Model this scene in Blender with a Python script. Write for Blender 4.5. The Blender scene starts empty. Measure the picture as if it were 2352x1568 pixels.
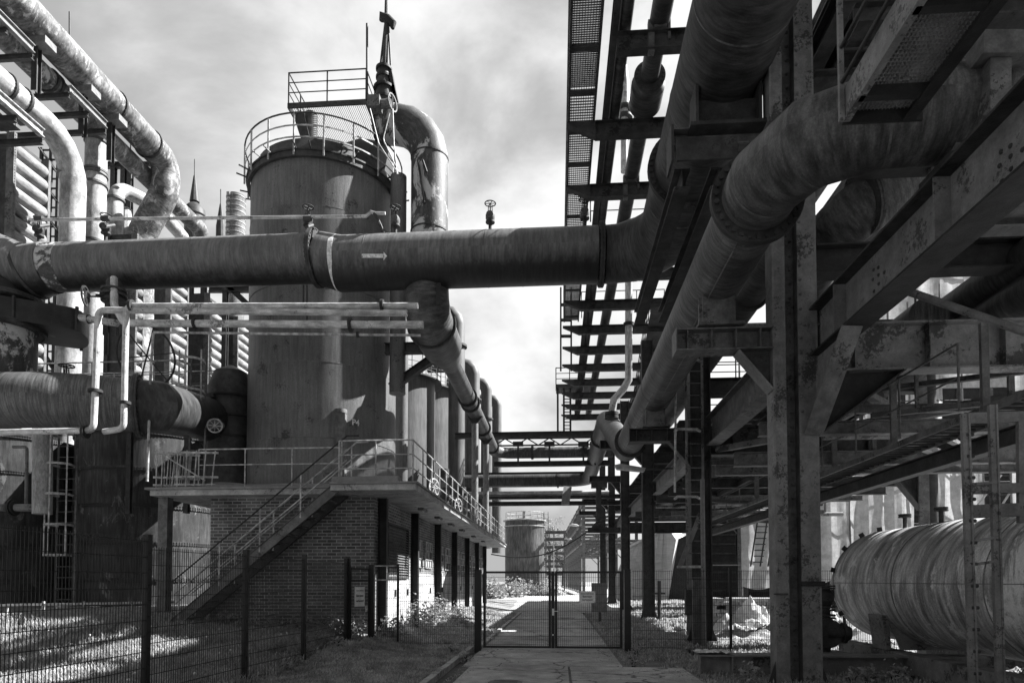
import bpy, math, random
from mathutils import Vector, Matrix, noise
V = Vector
R = math.radians
random.seed(7)
scene = bpy.context.scene
COL = scene.collection
PI = math.pi

# ------------------------------------------------------------------ camera
EYE = V((0, 0, 1.7))
YAW, PITCH, FOC = R(4.03), R(2.0), 1505.0      # focal length for a picture 2352 wide
ROT = Matrix.Rotation(YAW, 3, 'Z') @ Matrix.Rotation(PI / 2 + PITCH, 3, 'X')
VPX, VPY = 1282.0, 1333.0                      # vanishing point of the service road
_d = ROT.transposed() @ V((0, 1, 0))
CX = VPX - FOC * _d.x / -_d.z
CY = VPY + FOC * _d.y / -_d.z
cam = bpy.data.cameras.new('camera')
cam.sensor_width = 36
cam.lens = FOC / 2352 * 36
cam.shift_x = (1176 - CX) / 2352
cam.shift_y = (CY - 784) / 2352
cam.clip_end = 3000
cam.clip_start = 0.05
co = bpy.data.objects.new('camera', cam)
co.matrix_world = Matrix.Translation(EYE) @ ROT.to_4x4()
COL.objects.link(co)
scene.camera = co

def ray(u, v):
    return ROT @ V(((u - CX) / FOC, -(v - CY) / FOC, -1))
def W(u, v, Y):                                # survey helper: point seen at (u, v) on the plane y = Y
    d = ray(u, v); return EYE + d * (Y / d.y)
def WX(u, v, X):
    d = ray(u, v); return EYE + d * (X / d.x)
def WZ(u, v, Z):
    d = ray(u, v); return EYE + d * ((Z - EYE.z) / d.z)
def PY(e1, e2, D0):                            # pipe parallel to y from two silhouette points: x, z, radius
    a = []
    for e in (e1, e2):
        d = ray(*e); a.append(math.atan2(d.z, d.x))
    m = (a[0] + a[1]) / 2; h = abs(a[0] - a[1]) / 2
    return D0 * math.cos(m), EYE.z + D0 * math.sin(m), D0 * math.sin(h)
def PX(u, vt, vb, Yp):                         # pipe parallel to x: z, radius
    a = []
    for v in (vt, vb):
        d = ray(u, v); a.append(math.atan2(d.z, d.y))
    m = (a[0] + a[1]) / 2; h = abs(a[0] - a[1]) / 2
    return EYE.z + Yp * math.tan(m), Yp / math.cos(m) * math.sin(h)
def PV(u1, u2, v, Yp):                         # vertical pipe: x, radius
    a = []
    for u in (u1, u2):
        d = ray(u, v); a.append(math.atan2(d.x, d.y))
    m = (a[0] + a[1]) / 2; h = abs(a[0] - a[1]) / 2
    return Yp * math.tan(m), Yp / math.cos(m) * math.sin(h)

# ------------------------------------------------------------------ mesh builder
class MB:
    def __init__(s): s.v = []; s.f = []; s.uv = []
    def quad(s, pts, uvs=None):
        b = len(s.v); s.v += [V(p) for p in pts]; s.f.append(tuple(range(b, b + len(pts))))
        if uvs is None:
            n = (V(pts[1]) - V(pts[0])).cross(V(pts[2]) - V(pts[0]))
            uvs = [s.puv(V(p), n) for p in pts]
        s.uv.append(list(uvs))
    @staticmethod
    def puv(p, n):
        a = (abs(n.x), abs(n.y), abs(n.z)); k = a.index(max(a))
        return (p.y, p.z) if k == 0 else ((p.x, p.z) if k == 1 else (p.x, p.y))
    def prism(s, a, b):                         # two matching loops a -> b with caps
        n = len(a); base = len(s.v); s.v += [V(p) for p in a] + [V(p) for p in b]
        fs = [tuple(range(n - 1, -1, -1)), tuple(range(n, 2 * n))] + [(i, (i + 1) % n, n + (i + 1) % n, n + i) for i in range(n)]
        for f in fs:
            pts = [s.v[base + i] for i in f]
            nn = (pts[1] - pts[0]).cross(pts[2] - pts[0])
            s.f.append(tuple(base + i for i in f)); s.uv.append([s.puv(p, nn) for p in pts])
    def box(s, x0, y0, z0, x1, y1, z1):
        s.prism([(x0, y0, z0), (x1, y0, z0), (x1, y1, z0), (x0, y1, z0)], [(x0, y0, z1), (x1, y0, z1), (x1, y1, z1), (x0, y1, z1)])
    def bar(s, p, q, w, h, up=(0, 0, 1)):
        p = V(p); q = V(q); d = (q - p).normalized(); up = V(up)
        if abs(d.dot(up)) > .98: up = V((0, 1, 0))
        sd = d.cross(up).normalized(); u = sd.cross(d).normalized()
        c = [(-w / 2, -h / 2), (w / 2, -h / 2), (w / 2, h / 2), (-w / 2, h / 2)]
        s.prism([p + sd * a + u * b for a, b in c], [q + sd * a + u * b for a, b in c])
    def ibeam(s, p, q, w, h, t=.02, up=(0, 0, 1)):
        p = V(p); q = V(q); d = (q - p).normalized(); up = V(up)
        if abs(d.dot(up)) > .98: up = V((0, 1, 0))
        sd = d.cross(up).normalized(); u = sd.cross(d).normalized()
        for o in (h / 2 - t / 2, -h / 2 + t / 2): s.bar(p + u * o, q + u * o, w, t, u)
        s.bar(p, q, t, h - 2 * t, u)
    def stiff(s, p, q, w, h, n, t=.015, up=(0, 0, 1)):   # web stiffener plates of an I beam
        p = V(p); q = V(q); d = (q - p).normalized(); up = V(up)
        sd = d.cross(up).normalized(); u = sd.cross(d).normalized()
        for i in range(n):
            c = p.lerp(q, (i + .5) / n)
            s.bar(c - u * (h / 2 - .022), c + u * (h / 2 - .022), w * .94, t, d)
    def tube(s, path, r, n=24, cap=True, hollow=0, v0=0.0):
        path = [V(p) for p in path]
        rr = r if isinstance(r, (list, tuple)) else [r] * len(path)
        m = len(path); T = []
        for i in range(m):
            a = (path[i] - path[i - 1]).normalized() if i else None
            b = (path[i + 1] - path[i]).normalized() if i < m - 1 else None
            T.append((a, b))
        t0 = T[0][1]; ref = V((0, 0, 1)) if abs(t0.z) < .9 else V((0, -1, 0))
        nx = t0.cross(ref).normalized(); ny = nx.cross(t0).normalized()
        rings = []; L = 0.0; Ls = []
        cur = t0
        for i in range(m):
            a, b = T[i]
            if a is None: tan = b
            elif b is None: tan = a
            else: tan = (a + b).normalized()
            if a is not None and (a - cur).length > 1e-6:
                q = cur.rotation_difference(a); nx = q @ nx; ny = q @ ny; cur = a
            ring = []
            for k in range(n):
                th = 2 * PI * k / n
                p = path[i] + (nx * math.cos(th) + ny * math.sin(th)) * rr[i]
                if a is not None and b is not None:     # slide along a on to the mitre plane
                    den = a.dot(tan)
                    p = p + a * ((path[i] - p).dot(tan) / den)
                ring.append(p)
            if i: L += (path[i] - path[i - 1]).length
            Ls.append(L); rings.append(ring)
        base = len(s.v)
        for rg in rings: s.v += rg
        for i in range(m - 1):
            for k in range(n):
                k2 = (k + 1) % n
                s.f.append((base + i * n + k, base + i * n + k2, base + (i + 1) * n + k2, base + (i + 1) * n + k))
                ra = max(rr[i], rr[i + 1])
                va, vb = 2 * PI * k / n * ra + v0, 2 * PI * (k + 1) / n * ra + v0
                s.uv.append([(Ls[i], va), (Ls[i], vb), (Ls[i + 1], vb), (Ls[i + 1], va)])
        if cap:
            s.f.append(tuple(base + k for k in range(n - 1, -1, -1))); s.uv.append([(p.x, p.z) for p in rings[0][::-1]])
            s.f.append(tuple(base + (m - 1) * n + k for k in range(n))); s.uv.append([(p.x, p.z) for p in rings[-1]])
    def cyl(s, p, q, r, n=16): s.tube([p, q], r, n)
    def ring(s, c, ax, r1, r2, t, n=32):        # flat ring with a hole
        c = V(c); ax = V(ax).normalized(); ref = V((0, 0, 1)) if abs(ax.z) < .9 else V((1, 0, 0))
        a = ax.cross(ref).normalized(); b = a.cross(ax)
        for i in range(n):
            t0, t1 = 2 * PI * i / n, 2 * PI * (i + 1) / n
            q = lambda th, r_, h: c + (a * math.cos(th) + b * math.sin(th)) * r_ + ax * h
            for P in ([q(t0, r2, -t / 2), q(t1, r2, -t / 2), q(t1, r2, t / 2), q(t0, r2, t / 2)],
                      [q(t1, r1, -t / 2), q(t0, r1, -t / 2), q(t0, r1, t / 2), q(t1, r1, t / 2)],
                      [q(t0, r1, t / 2), q(t0, r2, t / 2), q(t1, r2, t / 2), q(t1, r1, t / 2)],
                      [q(t0, r2, -t / 2), q(t0, r1, -t / 2), q(t1, r1, -t / 2), q(t1, r2, -t / 2)]): s.quad(P)
    def flange(s, c, ax, r, lip=.1, t=.07, bolts=28, br=.022):
        c = V(c); ax = V(ax).normalized()
        s.cyl(c - ax * t, c - ax * .004, r + lip, 40); s.cyl(c + ax * .004, c + ax * t, r + lip, 40)
        ref = V((0, 0, 1)) if abs(ax.z) < .9 else V((1, 0, 0))
        a = ax.cross(ref).normalized(); b = a.cross(ax)
        for i in range(bolts):
            th = 2 * PI * (i + .5) / bolts
            p = c + (a * math.cos(th) + b * math.sin(th)) * (r + lip * .55)
            s.cyl(p - ax * (t + br), p + ax * (t + br), br, 6)
    def build(s, name, mat, parent=None, smooth=True, loc=None):
        me = bpy.data.meshes.new(name)
        off = V((0, 0, 0))
        o = bpy.data.objects.new(name, me)
        if parent is not None:
            q = parent
            while q is not None: off += q.location; q = q.parent
            o.parent = parent
        elif loc is not None:
            off = V(loc); o.location = off
        me.from_pydata([tuple(p - off) for p in s.v], [], s.f)
        uvl = me.uv_layers.new(name='UVMap')
        flat = [c for f in s.uv for u in f for c in u]
        uvl.data.foreach_set('uv', flat)
        me.materials.append(M[mat])
        if smooth:
            me.polygons.foreach_set('use_smooth', [True] * len(me.polygons))
            me.set_sharp_from_angle(angle=R(29))
        me.update()
        COL.objects.link(o)
        return o

def tag(o, label=None, cat=None, group=None, kind=None):
    if label: o['label'] = label
    if cat: o['category'] = cat; o['kind'] = 'thing'
    if group: o['group'] = group
    if kind: o['kind'] = kind
    return o
def thing(name, label, cat, loc=(0, 0, 0), group=None):
    o = bpy.data.objects.new(name, None); o.location = V(loc); o.empty_display_size = .2
    COL.objects.link(o); return tag(o, label, cat, group)
def kids(o): return [c for c in bpy.data.objects if c.parent == o]
def dup(root, loc, label=None, rotz=None, scale=None):
    def cp(o, par):
        c = o.copy(); COL.objects.link(c)
        if par is not None: c.parent = par
        for ch in kids(o): cp(ch, c)
        return c
    r = cp(root, None); r.location = V(loc)
    if rotz is not None: r.rotation_euler = (0, 0, rotz)
    if scale: r.scale = (scale,) * 3 if not hasattr(scale, '__len__') else scale
    if label: r['label'] = label
    return r
def fillet(pts, rad, n=6):
    pts = [V(p) for p in pts]; out = [pts[0]]
    for i in range(1, len(pts) - 1):
        r_ = rad[i - 1] if isinstance(rad, (list, tuple)) else rad
        a = (pts[i - 1] - pts[i]).normalized(); b = (pts[i + 1] - pts[i]).normalized()
        ang = a.angle(b)
        if ang > PI - .02: out.append(pts[i]); continue
        d = r_ / math.tan(ang / 2)
        lim = min((pts[i - 1] - pts[i]).length, (pts[i + 1] - pts[i]).length) * .49
        if i == 1: lim = min((pts[0] - pts[1]).length * .96, (pts[2] - pts[1]).length * (.49 if len(pts) > 3 else .96))
        elif i == len(pts) - 2: lim = min((pts[i - 1] - pts[i]).length * .49, (pts[i + 1] - pts[i]).length * .96)
        if d > lim: r_ *= lim / d; d = lim
        p0 = pts[i] + a * d; p1 = pts[i] + b * d
        c = pts[i] + (a + b).normalized() * (r_ / math.sin(ang / 2))
        u = (p0 - c); w = (p1 - c); tot = u.angle(w)
        for k in range(n + 1):
            t = k / n
            out.append(c + (u * math.sin((1 - t) * tot) + w * math.sin(t * tot)) / math.sin(tot))
    out.append(pts[-1]); return out

# ------------------------------------------------------------------ materials (the photograph is black and white, so everything is grey)
M = {}
def newmat(name):
    m = bpy.data.materials.new(name); m.use_nodes = True; nt = m.node_tree; nt.nodes.clear()
    o = nt.nodes.new('ShaderNodeOutputMaterial'); b = nt.nodes.new('ShaderNodeBsdfPrincipled')
    nt.links.new(b.outputs[0], o.inputs[0]); M[name] = m
    return m, nt, b
def N(nt, t, **kw):
    n = nt.nodes.new('ShaderNode' + t)
    for k, v in kw.items():
        if k in n.inputs: n.inputs[k].default_value = v
        else: setattr(n, k, v)
    return n
def g(c): return (c, c, c, 1)
def ramp(nt, src, stops):
    r = nt.nodes.new('ShaderNodeValToRGB'); nt.links.new(src, r.inputs[0])
    e = r.color_ramp.elements
    while len(e) < len(stops): e.new(.5)
    for i, (p, c) in enumerate(stops): e[i].position = p; e[i].color = g(c)
    return r
def mapped(nt, coord, sc, rot=(0, 0, 0)):
    tc = nt.nodes.new('ShaderNodeTexCoord'); mp = nt.nodes.new('ShaderNodeMapping')
    nt.links.new(tc.outputs[coord], mp.inputs[0]); mp.inputs['Scale'].default_value = sc; mp.inputs['Rotation'].default_value = rot
    return mp.outputs[0]
def mul(nt, a, b, f=1.0, mode='MULTIPLY'):
    m = nt.nodes.new('ShaderNodeMix'); m.data_type = 'RGBA'; m.blend_type = mode; m.inputs[0].default_value = f
    nt.links.new(a, m.inputs[6]); nt.links.new(b, m.inputs[7]); return m.outputs[2]
def metal(name, base, streak=(1.2, .25), amt=.5, blotch=.5, bs=1.3, light=None, lt=.62, speck=0, rough=.55, spec=.35, bump=.25, coord='UV', drip=None, fine=1.0):
    """painted or rusty steel: streaks in UV space, broad blotches, optional pale worn patches and dark rust specks"""
    m, nt, b = newmat(name)
    uv = mapped(nt, coord, (streak[0], streak[1], streak[0]))
    n1 = N(nt, 'TexNoise', Scale=6.0 * fine, Detail=8.0, Roughness=.62); nt.links.new(uv, n1.inputs['Vector'])
    r1 = ramp(nt, n1.outputs[0], [(.36, 1 - amt), (.6, 1.12)])
    ob = mapped(nt, 'Object', (1, 1, 1))
    n2 = N(nt, 'TexNoise', Scale=bs, Detail=7.0, Roughness=.65); nt.links.new(ob, n2.inputs['Vector'])
    r2 = ramp(nt, n2.outputs[0], [(.34, 1 - blotch), (.62, 1.1)])
    bc = N(nt, 'RGB'); bc.outputs[0].default_value = g(base)
    c = mul(nt, bc.outputs[0], r1.outputs[0]); c = mul(nt, c, r2.outputs[0])
    n3 = N(nt, 'TexNoise', Scale=38.0, Detail=4.0, Roughness=.7); nt.links.new(ob, n3.inputs['Vector'])
    r3 = ramp(nt, n3.outputs[0], [(.3, .8), (.7, 1.14)]); c = mul(nt, c, r3.outputs[0])
    n7 = N(nt, 'TexNoise', Scale=2.6 * fine, Detail=10.0, Roughness=.7, Distortion=.4); nt.links.new(uv, n7.inputs['Vector'])
    r7 = ramp(nt, n7.outputs[0], [(.4, 1 - amt * .7), (.52, 1.0), (.66, 1.0 + amt * .45)]); c = mul(nt, c, r7.outputs[0])
    if light is not None:
        n4 = N(nt, 'TexNoise', Scale=bs * 1.7, Detail=9.0, Roughness=.72, Distortion=.6)
        nt.links.new(mapped(nt, 'Object', (1, 1, .6)), n4.inputs['Vector'])
        r4 = ramp(nt, n4.outputs[0], [(lt - .02, 0), (lt + .03, 1)])
        mx = nt.nodes.new('ShaderNodeMix'); mx.data_type = 'RGBA'
        nt.links.new(r4.outputs[0], mx.inputs[0]); nt.links.new(c, mx.inputs[6]); mx.inputs[7].default_value = g(light)
        c = mul(nt, mx.outputs[2], r3.outputs[0])
    if speck:
        n5 = N(nt, 'TexNoise', Scale=17.0, Detail=6.0, Roughness=.75); nt.links.new(ob, n5.inputs['Vector'])
        n6 = N(nt, 'TexNoise', Scale=1.7, Detail=3.0); nt.links.new(ob, n6.inputs['Vector'])
        ad = nt.nodes.new('ShaderNodeMix'); ad.data_type = 'FLOAT'; ad.inputs[0].default_value = .52; nt.links.new(n5.outputs[0], ad.inputs[2]); nt.links.new(n6.outputs[0], ad.inputs[3])
        r5 = ramp(nt, ad.outputs[0], [(.595 - speck * .45, 1), (.615 - speck * .45, .32)]); c = mul(nt, c, r5.outputs[0])
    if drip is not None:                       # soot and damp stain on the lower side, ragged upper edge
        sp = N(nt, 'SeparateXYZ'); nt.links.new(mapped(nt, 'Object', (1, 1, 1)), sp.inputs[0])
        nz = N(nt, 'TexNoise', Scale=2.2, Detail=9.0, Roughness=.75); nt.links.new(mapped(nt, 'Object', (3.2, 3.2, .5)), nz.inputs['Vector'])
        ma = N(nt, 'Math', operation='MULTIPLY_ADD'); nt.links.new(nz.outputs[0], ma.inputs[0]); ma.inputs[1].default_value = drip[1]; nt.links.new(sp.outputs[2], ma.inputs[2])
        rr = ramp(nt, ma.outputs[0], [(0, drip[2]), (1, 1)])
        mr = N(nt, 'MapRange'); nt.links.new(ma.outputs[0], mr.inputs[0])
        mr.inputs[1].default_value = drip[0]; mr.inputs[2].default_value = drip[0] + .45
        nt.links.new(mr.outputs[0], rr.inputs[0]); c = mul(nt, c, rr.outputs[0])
    nt.links.new(c, b.inputs['Base Color'])
    b.inputs['Roughness'].default_value = rough; b.inputs['Specular IOR Level'].default_value = spec
    if bump:
        bp = N(nt, 'Bump', Strength=bump, Distance=.02)
        sm = N(nt, 'Math', operation='ADD'); nt.links.new(n1.outputs[0], sm.inputs[0]); nt.links.new(n3.outputs[0], sm.inputs[1])
        nt.links.new(sm.outputs[0], bp.inputs['Height']); nt.links.new(bp.outputs[0], b.inputs['Normal'])
    return m
metal('steel', .055, (1, 1), .3, .45, 2.0, speck=.02, coord='Object', rough=.6)
metal('steel_grey', .14, (1, 1), .25, .4, 1.5, speck=.05, coord='Object', rough=.6)
metal('steel_worn', .2, (1, 1), .18, .25, 1.6, speck=.05, coord='Object', rough=.62)
metal('steel_dark', .03, (1, 1), .3, .5, 2.0, coord='Object', rough=.65)
metal('rail', .42, (1, 1), .3, .4, 6.0, coord='Object', rough=.5, bump=0)
metal('rail_dark', .03, (1, 1), .3, .4, 6.0, coord='Object', rough=.5, bump=0)
metal('white_pipe', .55, (.4, 2), .35, .3, 5.0, speck=.04, rough=.45, bump=.1)
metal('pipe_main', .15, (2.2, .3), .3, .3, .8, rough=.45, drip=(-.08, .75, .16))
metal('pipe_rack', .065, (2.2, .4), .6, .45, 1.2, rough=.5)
metal('pipe_near', .12, (2.6, .42), .6, .4, 1.3, rough=.5, light=.16, lt=.66)
metal('pipe_feed', .14, (5, .3), .55, .5, 1.0, rough=.5, light=.2, lt=.68)
metal('pipe_light', .46, (.5, 1.2), .3, .5, .9, rough=.6, light=.55, lt=.6)
metal('pipe_stain', .24, (1.6, .6), .6, .7, 1.0, rough=.6, light=.42, lt=.57)
metal('pipe_patch', .09, (.5, 1.6), .45, .5, .8, rough=.6, light=.48, lt=.54)
metal('valve_casing', .04, (.5, .5), .4, .5, 1.0, rough=.45, light=.12, lt=.66)
metal('tower', .13, (.12, 1.6), .22, .3, .55, rough=.5, light=.3, lt=.68, speck=.02)
metal('tower_far', .10, (.12, 1.6), .35, .35, .55, rough=.6)
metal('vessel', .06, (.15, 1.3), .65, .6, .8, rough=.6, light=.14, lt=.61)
metal('tank_wall', .12, (.18, 1.5), .6, .45, .5, rough=.6)
metal('boiler', .6, (1.3, .2), .6, .4, .9, rough=.45, light=.75, lt=.58)
metal('rust_post', .19, (1, 1), .2, .3, 1.4, coord='Object', speck=.12, rough=.6)
metal('fence', .014, (1, 1), .2, .2, 3.0, coord='Object', rough=.4, bump=0, spec=.4)
metal('cooler', .27, (.6, 2), .35, .4, .9, rough=.6)
metal('canopy_soffit', .2, (1, 1), .3, .5, 1.2, coord='Object', rough=.8, bump=.3)
metal('concrete', .42, (1, 1), .2, .3, 1.4, coord='Object', speck=.05, rough=.85, bump=.4)
metal('coping', .2, (1, 1), .1, .2, 1.4, coord='Object', rough=.6)
metal('cladding', .5, (.3, 3), .18, .25, .5, rough=.5, bump=.05)
metal('board', .50, (.2, 3), .3, .3, 1.0, rough=.8)
metal('tarp', .62, (.6, .6), .12, .22, .7, rough=.75, bump=.5)
metal('cloth', .6, (1, 1), .2, .25, 2.0, coord='Object', rough=.8)
metal('timber', .33, (6, .3), .4, .3, 2.0, rough=.8)
metal('glass_dark', .035, (1, 1), .2, .3, 2.0, coord='Object', rough=.15, bump=0)
metal('sign_white', .7, (1, 1), .05, .1, 2.0, coord='Object', rough=.5, bump=0)
metal('sign_ink', .02, (1, 1), .05, .1, 2.0, coord='Object', rough=.5, bump=0)
metal('paint_mark', .75, (2, 2), .3, .2, 4.0, coord='Object', rough=.6, bump=0)
metal('insulation', .38, (1, 3), .3, .3, 2.0, rough=.6)
metal('bark', .06, (1, 1), .4, .4, 5.0, coord='Object', rough=.9)
metal('rubble', .4, (1, 1), .3, .3, 2.0, coord='Object', rough=.9, bump=.6)

def leafmat(name, a, b_, trans=.35):
    m, nt, b = newmat(name)
    n1 = N(nt, 'TexNoise', Scale=2.5, Detail=3.0); nt.links.new(mapped(nt, 'Object', (1, 1, 1)), n1.inputs['Vector'])
    n2 = N(nt, 'TexNoise', Scale=24.0, Detail=2.0); nt.links.new(mapped(nt, 'Object', (1, 1, 1)), n2.inputs['Vector'])
    c = mul(nt, ramp(nt, n1.outputs[0], [(.35, a), (.65, b_)]).outputs[0], ramp(nt, n2.outputs[0], [(.3, .6), (.7, 1.4)]).outputs[0])
    nt.links.new(c, b.inputs['Base Color']); b.inputs['Roughness'].default_value = .5
    t = N(nt, 'BsdfTranslucent'); nt.links.new(c, t.inputs[0])
    mx = N(nt, 'MixShader'); mx.inputs[0].default_value = trans
    nt.links.new(b.outputs[0], mx.inputs[1]); nt.links.new(t.outputs[0], mx.inputs[2])
    nt.links.new(mx.outputs[0], nt.nodes['Material Output'].inputs[0])
leafmat('grass_blade', .26, .5, .45)
leafmat('leaf', .2, .42)
leafmat('tree_leaf', .08, .2)

def tarpmat():
    m = M['tarp']; nt = m.node_tree; b = [n for n in nt.nodes if n.type == 'BSDF_PRINCIPLED'][0]; o = [n for n in nt.nodes if n.type == 'OUTPUT_MATERIAL'][0]
    t = N(nt, 'BsdfTranslucent'); nt.links.new(b.inputs['Base Color'].links[0].from_socket, t.inputs[0])
    mx = N(nt, 'MixShader'); mx.inputs[0].default_value = .36
    nt.links.new(b.outputs[0], mx.inputs[1]); nt.links.new(t.outputs[0], mx.inputs[2]); nt.links.new(mx.outputs[0], o.inputs[0])
tarpmat()
def brickmat():
    m, nt, b = newmat('brick')
    uv = mapped(nt, 'UV', (1, 1, 1))
    br = N(nt, 'TexBrick', Scale=1.0); br.inputs['Mortar Size'].default_value = .011; br.inputs['Brick Width'].default_value = .25
    br.inputs['Row Height'].default_value = .0833; br.inputs['Mortar Smooth'].default_value = .15; br.inputs['Bias'].default_value = 0.0
    br.inputs['Color1'].default_value = g(.05); br.inputs['Color2'].default_value = g(.14); br.inputs['Mortar'].default_value = g(.3)
    nt.links.new(uv, br.inputs['Vector'])
    n1 = N(nt, 'TexNoise', Scale=1.1, Detail=6.0, Roughness=.6); nt.links.new(uv, n1.inputs['Vector'])
    n2 = N(nt, 'TexNoise', Scale=40.0, Detail=4.0); nt.links.new(uv, n2.inputs['Vector'])
    c = mul(nt, br.outputs[0], ramp(nt, n1.outputs[0], [(.3, .45), (.7, 1.4)]).outputs[0]); c = mul(nt, c, ramp(nt, n2.outputs[0], [(.3, .75), (.7, 1.2)]).outputs[0])
    nt.links.new(c, b.inputs['Base Color']); b.inputs['Roughness'].default_value = .8
    bp = N(nt, 'Bump', Strength=.6, Distance=.008); bp.invert = True
    nt.links.new(br.outputs['Fac'], bp.inputs['Height']); nt.links.new(bp.outputs[0], b.inputs['Normal'])
brickmat()
def whitewash():
    m, nt, b = newmat('painted_brick')
    uv = mapped(nt, 'UV', (1, 1, 1))
    br = N(nt, 'TexBrick', Scale=1.0); br.inputs['Mortar Size'].default_value = .009; br.inputs['Brick Width'].default_value = .25; br.inputs['Row Height'].default_value = .0833
    br.inputs['Color1'].default_value = g(.5); br.inputs['Color2'].default_value = g(.42); br.inputs['Mortar'].default_value = g(.25)
    nt.links.new(uv, br.inputs['Vector'])
    n1 = N(nt, 'TexNoise', Scale=1.6, Detail=7.0, Roughness=.7); nt.links.new(mapped(nt, 'UV', (1, .4, 1)), n1.inputs['Vector'])
    c = mul(nt, br.outputs[0], ramp(nt, n1.outputs[0], [(.35, .35), (.6, 1.1)]).outputs[0])
    nt.links.new(c, b.inputs['Base Color']); b.inputs['Roughness'].default_value = .8
whitewash()

def groundmat(name, base, sc, lo, hi, cracks=False, bump=.5):
    m, nt, b = newmat(name); ob = mapped(nt, 'Object', (1, 1, 1))
    n1 = N(nt, 'TexNoise', Scale=sc, Detail=8.0, Roughness=.65); nt.links.new(ob, n1.inputs['Vector'])
    n2 = N(nt, 'TexNoise', Scale=90.0, Detail=3.0, Roughness=.8); nt.links.new(ob, n2.inputs['Vector'])
    n3 = N(nt, 'TexNoise', Scale=sc * 6, Detail=6.0, Roughness=.7); nt.links.new(ob, n3.inputs['Vector'])
    bc = N(nt, 'RGB'); bc.outputs[0].default_value = g(base)
    c = mul(nt, bc.outputs[0], ramp(nt, n1.outputs[0], [(.32, lo), (.68, hi)]).outputs[0])
    c = mul(nt, c, ramp(nt, n2.outputs[0], [(.35, .5), (.62, 1.25)]).outputs[0]); c = mul(nt, c, ramp(nt, n3.outputs[0], [(.35, .75), (.65, 1.2)]).outputs[0])
    if cracks:
        vo = N(nt, 'TexVoronoi', Scale=.55, feature='DISTANCE_TO_EDGE')
        nz = N(nt, 'TexNoise', Scale=2.0, Detail=6.0); nt.links.new(ob, nz.inputs['Vector'])
        ad = N(nt, 'VectorMath', operation='MULTIPLY_ADD'); nt.links.new(nz.outputs[1], ad.inputs[0]); ad.inputs[1].default_value = (.7, .7, .7); nt.links.new(ob, ad.inputs[2])
        nt.links.new(ad.outputs[0], vo.inputs['Vector'])
        c = mul(nt, c, ramp(nt, vo.outputs[0], [(.004, .25), (.014, 1)]).outputs[0])
    nt.links.new(c, b.inputs['Base Color']); b.inputs['Roughness'].default_value = .9
    bp = N(nt, 'Bump', Strength=bump, Distance=.03); nt.links.new(n2.outputs[0], bp.inputs['Height']); nt.links.new(bp.outputs[0], b.inputs['Normal'])
groundmat('soil', .2, .8, .6, 1.4)
groundmat('road_concrete', .5, .45, .5, 1.25, True)
groundmat('yard_concrete', .42, .3, .75, 1.15, True)
groundmat('gutter', .10, .8, .6, 1.2)

# ------------------------------------------------------------------ sky and sun
SUN = V((.90, .30, .98)).normalized()
w = bpy.data.worlds.new('World'); scene.world = w; w.use_nodes = True
nt = w.node_tree; nt.nodes.clear()
out = nt.nodes.new('ShaderNodeOutputWorld'); bg = nt.nodes.new('ShaderNodeBackground')
sky = nt.nodes.new('ShaderNodeTexSky'); sky.sky_type = 'NISHITA'; sky.sun_disc = False
sky.sun_elevation = math.asin(SUN.z); sky.sun_rotation = math.atan2(SUN.x, SUN.y)
bw = nt.nodes.new('ShaderNodeRGBToBW'); nt.links.new(sky.outputs[0], bw.inputs[0])
mp = mapped(nt, 'Generated', (1, 1, 1.7), (0, 0, .6))
n1 = N(nt, 'TexNoise', Scale=2.9, Detail=10.0, Roughness=.56, Distortion=.25); nt.links.new(mp, n1.inputs['Vector'])
n2 = N(nt, 'TexNoise', Scale=1.7, Detail=4.0, Roughness=.5); nt.links.new(mp, n2.inputs['Vector'])
ad = N(nt, 'Math', operation='MULTIPLY_ADD'); nt.links.new(n2.outputs[0], ad.inputs[0]); ad.inputs[1].default_value = 1.3; nt.links.new(n1.outputs[0], ad.inputs[2])
SKYR = ramp(nt, ad.outputs[0], [(.72, 3.6), (.84, 4.6), (.97, 7.2), (1.0, 8.0)])
for e in SKYR.color_ramp.elements: pass
cl = N(nt, 'MapRange'); nt.links.new(ad.outputs[0], cl.inputs[0]); cl.interpolation_type = 'SMOOTHSTEP'
cl.inputs[1].default_value = 1.0; cl.inputs[2].default_value = 1.34; cl.inputs[3].default_value = 1.3; cl.inputs[4].default_value = 2.75
nt.nodes.remove(SKYR)
pw = N(nt, 'Math', operation='POWER'); nt.links.new(bw.outputs[0], pw.inputs[0]); pw.inputs[1].default_value = .04
mu = N(nt, 'Math', operation='MULTIPLY'); nt.links.new(pw.outputs[0], mu.inputs[0]); nt.links.new(cl.outputs[0], mu.inputs[1])
# clear deep-toned sky behind the viewer and overhead, broken bright cloud ahead
dtc = nt.nodes.new('ShaderNodeTexCoord'); dp = N(nt, 'VectorMath', operation='DOT_PRODUCT'); nt.links.new(dtc.outputs['Generated'], dp.inputs[0]); dp.inputs[1].default_value = V((0.0, .94, .34)).normalized()
dm = N(nt, 'MapRange'); dm.interpolation_type = 'SMOOTHSTEP'; nt.links.new(dp.outputs['Value'], dm.inputs[0])
dm.inputs[1].default_value = .25; dm.inputs[2].default_value = .64; dm.inputs[3].default_value = .5; dm.inputs[4].default_value = 1.0
m2 = N(nt, 'Math', operation='MULTIPLY'); nt.links.new(mu.outputs[0], m2.inputs[0]); nt.links.new(dm.outputs[0], m2.inputs[1])
nt.links.new(m2.outputs[0], bg.inputs[0]); bg.inputs[1].default_value = .1
nt.links.new(bg.outputs[0], out.inputs[0])
sl = bpy.data.lights.new('sun', 'SUN'); sl.energy = 4.8; sl.angle = R(.5); sl.color = (1, 1, 1)
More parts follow.
